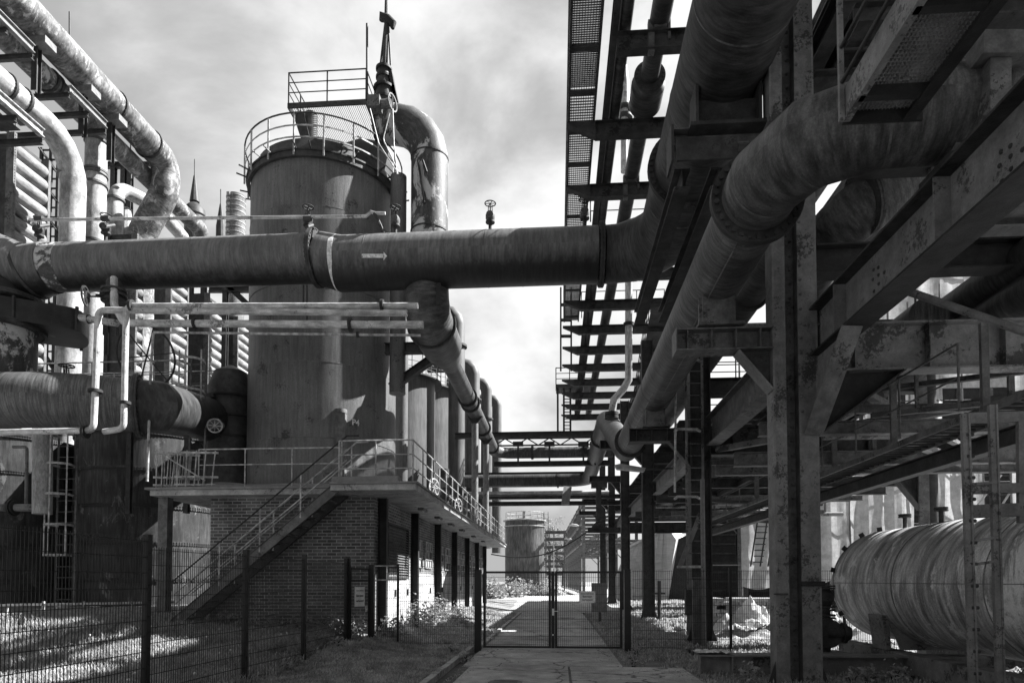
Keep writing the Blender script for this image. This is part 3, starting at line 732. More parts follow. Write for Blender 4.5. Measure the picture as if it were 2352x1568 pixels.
# elbow and overhead run towards the camera
t = thing('overhead_gas_pipe', 'huge dark gas pipe overhead running from its elbow towards the viewer', 'gas pipe', (X1, YH, Z1))
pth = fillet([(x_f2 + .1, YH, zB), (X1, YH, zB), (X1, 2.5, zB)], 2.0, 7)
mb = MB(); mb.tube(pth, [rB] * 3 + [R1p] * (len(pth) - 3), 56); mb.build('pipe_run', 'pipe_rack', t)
yf = 14.2
for y_ in (yf, 8.0):
    mb = MB(); mb.flange((X1, y_, zB), (0, 1, 0), R1p, .14, .06, 40, .04); mb.build('flange', 'steel', t)
for y_ in (15.2, 12.2, 10.0): mb = MB(); mb.ring((X1, y_, zB), (0, 1, 0), R1p - .002, R1p + .008, .03, 56); mb.build('weld_seam', 'steel_grey', t)
mb = MB(); zt_ = zB - R1p; mb.bar((X1 - .65, 11.2, zt_ - .5), (X1 + .75, 11.2, zt_ - .5), .5, .06); mb.box(X1 - .55, 11.0, zt_ - .45, X1 - .5, 11.5, zt_ + .3); mb.box(X1 + .5, 11.0, zt_ - .45, X1 + .55, 11.5, zt_ + .3); mb.box(X1 - .5, 11.2, zt_ - .47, X1 + .5, 11.24, zt_ + .06)
mb.build('saddle', 'steel', t)

vproto = make_valve('gate_valve', 'dark handwheel valve on the main pipe above its bolted flange')
vproto.location = V((W(707, 530, YH).x, YH, zA + rA - .02)); vproto['group'] = 'handwheel valves on top of the main pipe'
dup(vproto, (W(243, 535, YH).x, YH, zA + rA - .02), 'dark handwheel valve on the main pipe before the two tall pale uprights')
dup(vproto, (W(90, 540, YH).x, YH, zA + rA - .02), 'dark handwheel valve near the left elbow of the main pipe')
gl = make_valve('gauge_valve', 'handwheel valve with a round pale gauge face above the painted arrow', globe=True)
gl['group'] = 'gauge valves on top of the main pipe'
gl.location = V((W(908, 525, YH).x, YH, zB + rB - .02)); 
dup(gl, (W(1126, 525, YH).x, YH, zB + rB - .02), 'handwheel valve standing alone against the sky in the middle of the main pipe')
dup(gl, (W(1343, 525, YH).x, YH, zB + rB - .02), 'handwheel valve on the main pipe close to the overhead walkway')
# thin pipe above the main pipe
t = thing('purge_pipe', 'thin pale pipe running above the main gas pipe', 'pipe', W(65, 505, YH - .35))
mb = MB(); mb.tube([W(66, 505, YH - .35), W(840, 497, YH - .35), W(852, 487, YH - .35), W(862, 490, YH - .35), W(885, 490, YH - .35)], .045, 10); mb.build('pipe_run', 'white_pipe', t)
mb = MB(); q = W(66, 505, YH - .35); mb.flange(q, (1, 0, 0), .04, .06, .03, 6, .01); mb.build('end_flange', 'steel_grey', t)
mb = MB(); mb.tube([W(860, 490, YH - .35), W(872, 515, YH - .35), W(880, 535, YH - .2)], .05, 8); mb.build('elbow_branch', 'steel', t)
for u in (90, 243, 707): mb = MB(); q = W(u, 502, YH - .35); mb.cyl(q - V((0, .1, .3)), q + V((0, .35, 0)), .05, 8); mb.cyl(q - V((.12, 0, 0)), q + V((.12, 0, 0)), .075, 12); mb.build('tee', 'steel', t)

# ------------------------------------------------------------------ left downcomer, slide valve and lower header
t = thing('downcomer', 'thick vertical gas pipe at the left edge with a wide slide valve box', 'gas pipe', (xv, YH, 2))
mb = MB(); zl = W(0, 860, YH).z; mb.tube([(xv, YH, zb - .9), (xv, YH, zl - .7)], rv * .97, 48); mb.build('pipe_run', 'pipe_patch', t)
for v_ in (690, 735): mb = MB(); mb.flange((xv, YH, W(60, v_, YH).z - (.25 if v_ > 700 else 0)), (0, 0, 1), rv, .2, .06, 44); mb.build('flange', 'steel', t)
za, zc = W(60, 700, YH).z - .03, W(60, 748, YH).z - .05
q = W(205, 745, YH + 1.2)
mb = MB(); hw = rv * 1.05
for m_ in range(1):
    a_, b_ = V((xv, YH - hw, zc)), V((xv, YH + hw, zc))
    dv = (q - V((xv, YH, q.z))); L = math.hypot(dv.x, dv.y); ux = V((dv.x / L, dv.y / L, 0)); sx = V((-ux.y, ux.x, 0))
    c0 = V((xv, YH, 0)) - ux * 1.0
    n = 10; lo = [c0 - sx * .95, c0 + sx * .95]
    for k in range(n + 1):
        th = PI / 2 - PI * k / n; lo.append(c0 + ux * (L + .6) + ux * (.4 * math.cos(th)) + sx * (.95 * math.sin(th)))
    mb.prism([p_ + V((0, 0, zc)) for p_ in lo][::-1], [p_ + V((0, 0, za)) for p_ in lo][::-1])
mb.build('slide_valve_box', 'valve_casing', t)
mb = MB()
for s_ in (-.97, .97):
    for dd in (.4, 1.9, 2.6): c_ = V((xv, YH, 0)) + ux * dd + sx * s_; mb.bar(c_ + V((0, 0, zc - .04)), c_ + V((0, 0, za + .04)), .07, .07)
c_ = V((xv, YH, 0)) + ux * 2.9; mb.bar(c_ - sx * 1.0 + V((0, 0, za + .03)), c_ + sx * 1.0 + V((0, 0, za + .03)), .1, .05)
mb.build('stiffener', 'steel', t)
zh, rh = PX(120, 853, 982, 16.6)
t = thing('lower_header', 'fat dark gas pipe swinging back to the tower foot behind white risers', 'gas pipe', (-13, 16.6, zh))
pe = W(600, 985, 24)
p2 = W(318, 932, 17.3); pe = W(585, 988, 27.0)
mb = MB(); mb.tube(fillet([(-22, 16.2, zh), W(110, 918, 16.4), p2], 1.6, 6), rh, 48); mb.build('near_section', 'pipe_feed', t)
dd = (V(p2) - W(110, 918, 16.4)).normalized()
mb = MB(); mb.flange(p2, dd, rh, .14, .06, 44); mb.build('flange', 'steel', t)
mb = MB(); mb.tube([p2 + dd * .07, p2 + dd * .5, pe], rh * .98, 48); mb.build('far_section', 'pipe_rack', t)
mb = MB(); d2 = (pe - p2 - dd * .5).normalized(); c_ = pe - d2 * 2.2; mb.flange(c_, d2, rh * .98, .12, .05, 36); mb.build('flange', 'steel', t)
# motor valve next to it
q = W(495, 975, 19.5)
t = thing('motor_valve', 'motor driven valve with spoked handwheel between the two pipe flanges', 'valve', q)
mb = MB(); mb.box(q.x - .35, q.y, q.z - .08, q.x - .05, q.y + .25, q.z + .14); mb.cyl(q + V((-.05, .1, 0)), q + V((.2, .1, 0)), .09, 12); mb.box(q.x - .05, q.y + .0, q.z + .05, q.x + .08, q.y + .2, q.z + .2); mb.build('gearbox', 'steel_worn', t)
mb = MB(); c_ = q + V((.02, -.08, -.05)); ax = V((.5, -1, 0)).normalized(); mb.ring(c_, ax, .19, .23, .04, 24)
for k in range(4):
    th = PI * k / 4; e = V((1, .5, 0)).normalized() * math.cos(th) + V((0, 0, 1)) * math.sin(th); mb.bar(c_ - e * .2, c_ + e * .2, .02, .02)
mb.build('handwheel', 'rail', t)
# ------------------------------------------------------------------ feed pipe P2 with elbow, and its continuation
X2, Z2, R2 = PY((1565, 660), (1770, 558), 5.72)
t = thing('elbow_gas_pipe', 'dark striped gas pipe with a mitred elbow resting on steel brackets', 'gas pipe', (X2, 9, Z2))
yn, ye = 8.75, 7.3
mb = MB(); mb.tube([(X2, 24.0, Z2), (X2, yn + .07, Z2)], R2, 56, cap=True); mb.build('straight_run', 'pipe_near', t)
mb = MB(); c45 = .62
pe = [(X2, yn - .07, Z2), (X2, 8.35, Z2), (X2 + .28, 7.68, Z2), (X2 + .95, 7.32, Z2), (X2 + 1.7, 7.3, Z2), (X2 + 5.2, 7.3, Z2)]
mb.tube(pe, R2 * 1.02, 56); mb.build('elbow', 'pipe_near', t)
for i in (1, 2, 3, 4):
    a_, b_ = (V(pe[i]) - V(pe[i - 1])).normalized(), (V(pe[i + 1]) - V(pe[i])).normalized()
    mb = MB(); mb.ring(pe[i], a_ + b_, R2 * 1.01, R2 * 1.02 + .008, .025, 56); mb.build('weld_seam', 'steel_grey', t)
mb = MB(); mb.flange((X2, yn, Z2), (0, 1, 0), R2 + .01, .13, .055, 30, .036); mb.build('flange', 'steel', t)
for yy0, yy1, aa in ((9.0, 12.0, -112), (12.0, 16.5, -95), (16.5, 23.5, -125)):
    mb = MB(); a_ = R(aa); mb.bar((X2 + R2 * math.cos(a_), yy0, Z2 + R2 * math.sin(a_)), (X2 + R2 * math.cos(a_), yy1, Z2 + R2 * math.sin(a_)), .018, .018); mb.build('sheet_seam', 'steel_worn', t)
mb = MB(); mb.flange((X2, 24, Z2), (0, 1, 0), R2, .12, .05, 30, .024); mb.build('flange', 'steel', t)
for y_ in (17.2, 20.5): mb = MB(); mb.ring((X2, y_, Z2), (0, 1, 0), R2 - .002, R2 + .01, .03, 56); mb.build('weld_seam', 'steel_grey', t)
mb = MB(); mb.box(X2 - .35, 10.2, Z2 - R2 - .03, X2 - .3, 13.9, Z2 - R2 + .02); 
for (yy, zz) in ((11.0, 5.88), (18.1, 5.88)):
    mb = MB(); zt_ = Z2 - R2 + .12; mb.box(X2 - .26, yy - .2, zz + .05, X2 + .26, yy + .2, zt_); mb.box(X2 - .34, yy - .24, zz + .003, X2 + .4, yy + .24, zz + .05); mb.box(X2 - .33, yy - .22, zz + .05, X2 - .28, yy - .18, zt_ - .1)
    mb.build('saddle', 'steel_grey', t)
X4, Z4, R4 = 2.2, 1.7 + 7.2, .46
t = thing('far_gas_pipe', 'further dark gas pipe that turns down behind the flanged end of the striped pipe', 'gas pipe', (X4, 30, Z4))
mb = MB(); mb.tube(fillet([(X2, 24.07, Z2), (X2, 25.6, Z2), (X4, 29.5, Z4), (X4, 33, Z4)], .9, 4), R4, 40); mb.build('riser_bend', 'pipe_rack', t)
mb = MB(); mb.tube(fillet([(X4, 33.02, Z4), (X4, 47, Z4), (-7, 47, Z4)], 1.4, 5), R4, 40); mb.build('pipe_run', 'pipe_rack', t)
for y_ in (30.8,): mb = MB(); mb.flange((X4, 33, Z4), (0, 1, 0), R4, .1, .05, 24); mb.build('flange', 'steel', t)
mb = MB(); mb.flange((.0, 47, Z4), (1, 0, 0), R4, .08, .05, 24); mb.build('flange', 'steel', t)
mb = MB(); mb.tube([(-7, 46.6, Z4 - 1.0), (3.6, 46.6, Z4 - 1.0)], .2, 20)
o = mb.build('lower_pipe', 'pipe_light', None, loc=(0, 46.6, Z4 - 1)); tag(o, 'slim pipe spanning the road just below the second far crossing pipe', 'pipe')
# white drain pipe with valve
t = thing('drain_pipe', 'pale thin vertical pipe with an offset bend dropping to the far pipe elbow', 'pipe', W(1410, 930, 27))
mb = MB(); mb.tube([W(1444, 600, 27), W(1444, 872, 27), W(1432, 893, 27), W(1410, 918, 27), W(1406, 945, 27)], .15, 16); mb.build('pipe_run', 'white_pipe', t)
for v_ in (745, 950, 958): mb = MB(); q = W(1444 if v_ < 800 else 1405, v_, 27); mb.cyl(q - V((0, 0, .06)), q + V((0, 0, .06)), .22 if v_ < 800 else .28, 20); mb.build('flange', 'steel_dark', t)

# ------------------------------------------------------------------ pipe P3 leaving the main pipe along the tower row
X3, Z3, R3 = PY((1106, 940), (1030, 870), 8.4)
t = thing('branch_gas_pipe', 'long dark branch pipe dropping from the main pipe and running along the towers', 'gas pipe', (X3, 22, Z3))
pth = [(X3, YH + .3, zB - .35), (X3, YH + .32, Z3 + .5), (X3, YH + .5, Z3 + .1), (X3, YH + .85, Z3), (X3, 20.6, Z3), (X3, 21.3, Z3), (X3, 22.4, Z3)]
mb = MB(); mb.tube(pth, [.6, .62, .64, .66, .64, .5, R3 * 1.02], 44); mb.build('drop_bend', 'pipe_near', t)
mb = MB(); mb.flange((X3, YH + .95, Z3), (0, 1, 0), .64, .09, .05, 36); mb.build('flange', 'steel', t)
mb = MB(); mb.tube(fillet([(X3, 22.42, Z3), (X3, 38.4, Z3), (3.2, 38.4, Z3)], 1.0, 5), R3, 40); mb.build('pipe_run', 'pipe_near', t)
for y_ in (26.5, 27.4, 32.0, 36.5): mb = MB(); mb.flange((X3, y_, Z3), (0, 1, 0), R3, .09, .05, 24); mb.build('flange', 'steel', t)
mb = MB(); mb.flange((-1.5, 38.4, Z3), (1, 0, 0), R3, .07, .05, 24); mb.build('flange', 'steel', t)
for k, y_ in enumerate((29.0, 33.5)):
    t = thing('pipe_prop', ['tubular prop nearest the stairs carrying the branch pipe', 'second tubular prop under the branch pipe further along the canopy'][k], 'prop', (X3, y_, ZR + .05), 'props under the branch pipe')
    mb = MB(); mb.cyl((X3, y_, ZR + .05), (X3, y_, Z3 - R3 - .18), .15, 16); mb.build('shaft', 'steel_worn', t)
    mb = MB(); mb.prism([(X3 - .35, y_ - .1, Z3 - R3 + .15), (X3 + .35, y_ - .1, Z3 - R3 + .15), (X3 + .1, y_ - .1, Z3 - R3 - .2), (X3 - .1, y_ - .1, Z3 - R3 - .2)], [(X3 - .35, y_ + .1, Z3 - R3 + .15), (X3 + .35, y_ + .1, Z3 - R3 + .15), (X3 + .1, y_ + .1, Z3 - R3 - .2), (X3 - .1, y_ + .1, Z3 - R3 - .2)]); mb.build('cradle', 'steel', t)
# bracket on the tower side
yb = 21.5
q0, q1, q2 = W(905, 801, yb), W(1020, 801, yb), W(905, 890, yb)
t = thing('tower_bracket', 'triangular steel bracket on the tower side under the branch pipe', 'bracket', q0)
mb = MB(); mb.ibeam(V((q0.x - .3, yb, q0.z)), V((q1.x, yb, q0.z)), .3, .34, .02); mb.build('beam', 'steel', t)
mb = MB(); mb.ibeam(V((q2.x - .1, yb, q2.z)), V((q1.x - .15, yb, q0.z - .2)), .28, .26, .02); mb.build('strut', 'steel', t)
mb = MB(); mb.box(X3 - .45, yb - .2, q0.z + .17, X3 + .45, yb + .2, q0.z + .24); mb.build('bearing_plate', 'steel_dark', t)

# ------------------------------------------------------------------ parallel thin pipes left of the tower with white risers
def hpipe(name, lab, pts, r, mat, fl=(), Yp=None, n=12, group=None):
    t = thing(name, lab, 'pipe', pts[0], group)
    mb = MB(); mb.tube(fillet(pts, r * 2.2, 4) if len(pts) > 2 else pts, r, n); mb.build('pipe_run', mat, t)
    for c_, ax, rr_ in fl: mb = MB(); mb.cyl(V(c_) - V(ax) * .035, V(c_) + V(ax) * .035, rr_, 16); mb.build('flange', 'steel_dark', t)
    return t
yw = 15.5
P_ = lambda u, v, y=yw: W(u, v, y)
hpipe('service_pipe', 'uppermost pale service pipe bending down into the right white riser', [P_(960, 702), P_(290, 703), P_(284, 984), P_(238, 991)], .075, 'white_pipe', [(P_(303, 703), (1, 0, 0), .16), (P_(878, 702), (1, 0, 0), .15), (P_(288, 925), (0, 0, 1), .13)])
hpipe('service_pipe', 'second pale service pipe with black sleeve patches bending into the left white riser', [P_(935, 719), P_(226, 712), P_(215, 988), P_(-30, 993)], .08, 'white_pipe', [(P_(219, 898), (0, 0, 1), .17), (P_(196, 992), (1, 0, 0), .16)])
hpipe('service_pipe', 'lowest and thickest pale service pipe fed by the valve under the main pipe', [P_(972, 746, 16.9), P_(285, 742, 16.9), P_(262, 700, 16.9), P_(262, 640, 17.3)], .1, 'white_pipe', [(P_(805, 746, 16.9), (1, 0, 0), .19), (P_(448, 743, 16.9), (1, 0, 0), .14)])
hpipe('conduit', 'thin dark conduit below the three pale service pipes', [P_(966, 770, 17), P_(352, 763, 17), P_(346, 860, 17), P_(338, 1105, 17)], .035, 'rail', [(P_(822, 768, 17), (1, 0, 0), .08)])
for k, u in enumerate((703, 913)):
    t = thing('hanger_rod', ['pair of hanger rods under the bolted flange carrying the service pipes', 'single flat hanger carrying the service pipe ends'][k], 'hanger', P_(u, 660, 17.2))
    mb = MB(); q = P_(u, 655, 17.2); q2 = P_(u, 745, 17.2)
    if k == 0:
        mb.cyl(P_(697, 655, 17.2), P_(697, 712, 17.2), .025, 8); mb.cyl(P_(705, 655, 17.2), P_(705, 750, 17.2), .02, 8)
    else: mb.bar(P_(1007, 650, 17.6), P_(1007, 700, 17.6), .12, .03)
    mb.build('rods', 'steel_dark', t)
# valve under the main pipe on the left
q = P_(262, 685, 17.3)
t = thing('drain_valve', 'dark flanged valve with side handwheel hanging under the main pipe', 'valve', q)
mb = MB(); mb.cyl(P_(262, 650, 17.4), P_(262, 666, 17.3), .2, 20); mb.tube([P_(262, 668, 17.3), P_(262, 678, 17.3), P_(262, 690, 17.3)], [.3, .22, .3], 20)
for v_ in (668, 679, 692): c_ = P_(262, v_, 17.3); mb.cyl(c_ - V((0, 0, .03)), c_ + V((0, 0, .03)), .33, 20)
mb.build('body', 'steel', t)
mb = MB(); mb.cyl(P_(255, 680, 17.3), P_(205, 678, 16.6), .05, 10); mb.tube([P_(245, 680, 17.2), P_(236, 680, 17.1)], .14, 12); mb.build('spindle', 'steel', t)
mb = MB(); c_ = P_(196, 679, 16.5); ax = V((1, .3, 0)).normalized(); mb.ring(c_, ax, .22, .26, .04, 24)
for k in range(3):
    th = PI * k / 3; e = V((-.3, 1, 0)).normalized() * math.cos(th) + V((0, 0, 1)) * math.sin(th); mb.bar(c_ - e * .23, c_ + e * .23, .025, .025)
mb.build('handwheel', 'steel', t)
hpipe('stub_pipe', 'short pale double pipe poking out behind the slide valve', [P_(140, 723, 18.6), P_(268, 742, 17.6)], .1, 'white_pipe', [(P_(205, 733, 18.1), (.98, .2, 0), .13)])
hpipe('loop_pipe', 'thin pipe at the left edge joining the small upright valve', [P_(85, 897, 18), P_(190, 895, 18), P_(200, 885, 18), P_(290, 900, 18)], .07, 'insulation')
vl = make_valve('upright_valve', 'small upright valve standing on the header pipe behind the white riser', s=1.3); vl.location = P_(152, 895, 18.0) - V((0, 0, .4))
# big thin ring hoop and caged walkway behind
t = thing('large_handwheel', 'large thin spoked handwheel standing between the white risers and the coolers', 'handwheel', P_(337, 825, 20))
mb = MB(); c_ = P_(337, 817, 20); ax = V((.75, -.66, 0)).normalized(); e1 = V((.66, .75, 0)).normalized()
mb.tube([c_ + e1 * (.85 * math.cos(2 * PI * k / 32)) + V((0, 0, 1.0 * math.sin(2 * PI * k / 32))) for k in range(33)], .035, 8, cap=False); mb.build('rim', 'steel', t)
mb = MB()
for k in range(3): th = PI * k / 3 + .3; e = e1 * .85 * math.cos(th) + V((0, 0, math.sin(th))); mb.bar(c_ - e, c_ + e, .04, .03)
mb.build('spokes', 'steel', t)

# ------------------------------------------------------------------ walkway with caged ladder behind
yk = 21.0
wz = W(400, 905, yk).z
x0, x1 = W(70, 905, yk).x, W(490, 905, yk).x
t = thing('header_walkway', 'pale railed walkway behind the white risers in front of the ribbed coolers', 'walkway', (x0, yk, wz))
mb = MB(); mb.box(x0, yk, wz - .12, x1, yk + .06, wz); mb.box(x0, yk + 1.1, wz - .12, x1, yk + 1.16, wz)
for k in range(70): q = x0 + (x1 - x0) * (k + .5) / 70; mb.box(q - .015, yk + .06, wz - .04, q + .015, yk + 1.1, wz)
mb.build('deck', 'steel', t)
railing(None, None, [(x0, yk, wz), (x1 - 1.0, yk, wz)], 1.15, 1.0, (1, .6, .3), .025, parent=t, flat=True)
railing(None, None, [(x0, yk + 1.15, wz), (x1, yk + 1.15, wz)], 1.15, 1.0, (1, .55), .02, parent=t, mat='rail')
def cage_ladder(name, lab, x, y, z0, z1, w_=.5, cage=True, mat='rail', rungs=.3, cz=None, rmat=None, face=-1, group=None, cx=None):
    t = thing(name, lab, 'ladder', (x, y, z0), group)
    for s_ in (-1, 1): mb = MB(); mb.bar((x + s_ * w_ / 2, y, z0), (x + s_ * w_ / 2, y, z1), .06, .03); mb.build('side_rail', rmat or mat, t)
    mb = MB(); k = z0 + .2
    while k < z1: mb.cyl((x - w_ / 2, y, k), (x + w_ / 2, y, k), .013, 6); k += rungs
    mb.build('rungs', rmat or mat, t)
    if cage:
        zc0 = cz or z0 + 2.2; k = zc0
        while k < z1 + .05:
            mb = MB(); pts = [(x + .36 * math.sin(a_), y + face * (.36 - .36 * math.cos(a_)) , k) for a_ in [(-.75 + 1.5 * i / 10) * PI for i in range(11)]][::1]
            pts = [(x - .25, y, k)] + [(x + .37 * math.cos(PI + PI * i / 10), y + face * (.35 + .37 * math.sin(PI * i / 10)), k) for i in range(11)] + [(x + .25, y, k)]
            for i in range(len(pts) - 1): mb.bar(pts[i], pts[i + 1], .012, .07)
            mb.build('cage_hoop', mat, t); k += .95
        for i in (1, 5, 9):
            mb = MB(); px, py = x + .37 * math.cos(PI + PI * i / 10), y + face * (.35 + .37 * math.sin(PI * i / 10)); mb.bar((px, py, zc0), (px, py, z1), .05, .012); mb.build('cage_strip', mat, t)
    return t
lz0 = W(458, 1090, 19.6).z
cage_ladder('caged_ladder', 'pale caged ladder rising to the walkway next to the tower foot', W(455, 900, 19.6).x, 19.6, ZR + .1, W(455, 815, 19.6).z, .5, True, 'rail', .3, W(455, 975, 19.6).z, 'steel_grey')
cage_ladder('caged_ladder', 'pale caged ladder on the dark riveted vessel behind the mesh fence', W(152, 1200, 19.8).x, 19.8, .9, W(152, 960, 19.8).z, .62, True, 'rail', .35, 2.5, 'steel_grey')
# posts under walkway
for k, u in enumerate((432, 300)):
    p = W(u, 960, yk + .3); mb = MB(); mb.ibeam((p.x, yk + .3, ZR), (p.x, yk + .3, wz - .13), .16, .16)
    o = mb.build('walkway_post', 'steel', None, loc=(p.x, yk + .3, ZR)); tag(o, ['dark post under the walkway beside the caged ladder', 'dark post under the walkway behind the white risers'][k], 'post', 'walkway posts')
# curved duct casing behind the ladder
t = thing('duct_casing', 'rounded dark duct casing beside the tower foot', 'duct', W(535, 900, 22)); mb = MB(); c_ = W(530, 905, 22)
mb.tube([c_ + V((0, 0, -3.2)), c_ + V((0, 0, .2)), c_ + V((0, 0, .75)), c_ + V((0, 0, 1.0))], [.75, .75, .55, .1], 28); mb.build('casing', 'steel', t)
for dz in (-.2, -.9, -1.6): mb = MB(); mb.cyl(c_ + V((0, 0, dz)), c_ + V((0, 0, dz + .06)), .8, 28); mb.build('rib', 'steel_dark', t)

# ------------------------------------------------------------------ riveted vessel behind the fence
yv = 24.0
xl, rl = PV(-260, 150, 1200, yv - 1); 
t = thing('riveted_vessel', 'huge old riveted tank with rust streaks behind the mesh fence at the left', 'tank', (xl, yv, .5))
def rivet_vessel(t, x, y, r, z0, z1, mat, rz, nr=90):
    mb = MB(); n = 5
    for i in range(n): a_, b_ = z0 + (z1 - z0) * i / n, z0 + (z1 - z0) * (i + 1) / n; mb.tube([(x, y, a_), (x, y, b_)], r + (.015 if i % 2 else 0), 80, cap=(i == n - 1))
    s_ = mb.build('shell', mat, t)
    for i in range(1, n + 1):
        z = z0 + (z1 - z0) * i / n; mb = MB(); mb.ring((x, y, z - .05), (0, 0, 1), r + .016, r + .03, .16, 72)
        for k in range(nr):
            th = -PI * k / nr - .0; c_, s2 = math.cos(th), math.sin(th)
            for dz in (-.09, -.01): q = V((x + (r + .03) * c_, y + (r + .03) * s2, z + dz)); mb.bar(q, q + V((c_, s2, 0)) * .02, .04, .04)
        mb.build('rivet_seam', mat, s_)
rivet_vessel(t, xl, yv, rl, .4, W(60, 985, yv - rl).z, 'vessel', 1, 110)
for u, v_ in ((86, 1160), (92, 1120), (88, 1235)):
    pass
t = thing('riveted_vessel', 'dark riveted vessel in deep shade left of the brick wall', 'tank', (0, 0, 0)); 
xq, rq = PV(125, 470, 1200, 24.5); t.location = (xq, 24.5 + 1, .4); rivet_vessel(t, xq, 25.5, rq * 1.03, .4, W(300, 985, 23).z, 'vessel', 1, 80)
# flanged pipe stub and white tube in front
p = W(97, 1000, 19.3); q = W(97, 1180, 19.3)
o = MB(); o.tube([p + V((0, 0, .6)), q], .27, 20); o = o.build('hanging_tube', 'insulation', None, loc=q); tag(o, 'smooth pale vertical tube hanging in front of the riveted tank', 'tube')
hpipe('flanged_pipe', 'rusty flanged pipe meeting the pale vertical tube', [W(-40, 1164, 19.5), W(88, 1166, 19.5)], .12, 'rust_post', [(W(30, 1165, 19.5), (1, 0, 0), .27), (W(34, 1165, 19.5), (1, 0, 0), .22)])
hpipe('small_pipe', 'thin dark standpipe on the face of the riveted tank', [W(60, 1165, 20), W(62, 1026, 20), W(30, 1026, 20)], .05, 'rust_post')
# low pipe rail in the grass
t = thing('low_barrier', 'low pale tube barrier in the grass at the foot of the tanks', 'barrier', W(110, 1400, 15.8))
for a_, b_ in (((0, 1389), (400, 1382)), ((0, 1420), (240, 1412)), ((60, 1405), (225, 1403)), ((170, 1425), (400, 1420))):
    mb = MB(); mb.bar(W(*a_, 16.4), W(*b_, 16.4), .05, .06); mb.build('rail', 'rail', t)
for u in (16, 100, 192, 305, 385): mb = MB(); q = W(u, 1380 if u > 90 else 1395, 16.4); mb.bar(q, V((q.x, q.y, .5)), .05, .05); mb.build('post', 'rail', t)

# ------------------------------------------------------------------ left pipe rack: cooler blocks, tall light pipes and overhead mains
XC = -22.0
def cooler(lab, u0, u1, vt, ztop, n_, front=2.6, z0=3.5):
    y0, y1 = WX(u0, 900, XC).y, WX(u1, 900, XC).y
    t = thing('ribbed_cooler', lab, 'cooler', (XC, y0, z0), 'ribbed gas coolers on the left')
    mb = MB(); mb.box(XC - front, y0, z0, XC - .35, y1 + .1, ztop); mb.box(XC - front + .8, y0 - .12, z0, XC - front + .9, y0, ztop); mb.box(XC - front + 1.6, y0 - .12, z0, XC - front + 1.7, y0, ztop); mb.build('casing', 'steel', t)
    mb = MB(); mb.box(XC - .35, y0 - .08, z0, XC - .02, y0 + .06, ztop); mb.box(XC - .35, y1, z0, XC - .02, y1 + .14, ztop)
    for k in range(int((ztop - z0) / .12)):
        z = z0 + .12 * k; mb.box(XC - .02, y0 - .03, z, XC + .0, y0 + .0, z + .04)
    mb.build('edge_frame', 'steel_grey', t)
    h = .60; k = 0; z = z0
    mb = MB()
    while z < ztop - h:
        mb.tube([(XC - .3, y0 + .06, z + h / 2), (XC - .3, y1, z + h / 2)], h * .47, 20); z += h; k += 1
    mb.build('tube_wall', 'cooler', t)
    return t
zc_ = WX(22, 292, XC).z
cooler('ribbed cooler block with pale horizontal tubes at the left edge of the view', 22, 100, 290, zc_, 14, 2.6)
cooler('ribbed cooler block showing just right of the white risers', 311, 326, 650, zc_, 20, 3.2)
cooler('ribbed cooler block between the white risers and the caged ladder', 391, 428, 650, zc_, 20, 3.2)
cooler('ribbed cooler block behind the caged ladder', 479, 509, 650, zc_, 20, 3.2)
cooler('ribbed cooler block right beside the big tower', 546, 574, 650, zc_, 20, 3.2)
D0 = 31.0
def leftmain(e1, e2): return PY(e1, e2, D0)
La = leftmain((87, 0), (33, 60)); Lb = leftmain((248, 289), (248, 349)); D0 = 27.0; Lc = leftmain((111, 252), (84, 302)); D0 = 31.0
def yat(u, X, v=300): return WX(u, v, X).y
def vdrop(name, lab, L, u_end, pts_after, mat='pipe_light', ynear=14, fl=(), rv=None, rad=1.6, extra=()):
    X, Z, r = L; ye_ = yat(u_end, X)
    t = thing(name, lab, 'gas pipe', (X, ye_, 3))
    pts = [(X, ynear, Z), (X, ye_, Z)] + [tuple(p) for p in pts_after(X, ye_, Z)]
    mb = MB(); mb.tube(fillet(pts, rad, 5), r, 32); mb.build('pipe_run', mat, t)
    for y_ in fl: mb = MB(); mb.flange((X, y_, Z), (0, 1, 0), r, .07, .05, 24); mb.build('flange', 'steel', t)
    for z_ in extra: mb = MB(); q = V(pts[2]); mb.cyl((q.x, q.y, z_), (q.x, q.y, z_ + .12), r + .06, 32); mb.build('collar', 'steel_grey', t)
    return t
def aft1(X, y, Z):
    a_ = W(378, 420, y); return [V((X, y, W(378, 440, y).z)), W(322, 545, y + .2), V((W(322, 600, y).x, y + .2, 3))]
yl1 = yat(383, La[0])
vdrop('overhead_main', 'topmost stained overhead main sweeping down with a slanting offset', La, 383, aft1, 'pipe_stain', 12, [yat(258, La[0]), yat(400, La[0]) - 2.2], extra=())
vdrop('overhead_main', 'stained main reaching furthest left, dropping as the leftmost tall pipe', Lc, 172, lambda X, y, Z: [V((W(165, 400, y).x, y, 3))], 'pipe_light', 12, [yat(8, Lc[0]), yat(45, Lc[0])], extra=(W(165, 410, yat(172, Lc[0])).z, W(165, 665, yat(172, Lc[0])).z))
X, Z, r = Lb; yv_ = yat(222, X)
t = thing('overhead_main', 'stained main with a tee, its dropper standing second among the tall pale pipes', 'gas pipe', (X, yv_, 3))
mb = MB(); ye_ = yat(462, X); mb.tube(fillet([(X, 12, Z), (X, ye_, Z), (X, ye_ + .6, Z - 1.0)], .5, 4), r, 32); mb.build('pipe_run', 'pipe_stain', t)
mb = MB(); mb.tube([(X, yv_, Z - .1), (X, yv_, 3)], r * 1.02, 32); mb.build('dropper', 'pipe_light', t)
for v_ in (330, 398, 405, 428, 560, 672): mb = MB(); z_ = W(222, v_, yv_).z; mb.cyl((X, yv_, z_), (X, yv_, z_ + .1), r + .07, 32); mb.build('collar', 'steel_grey', t)
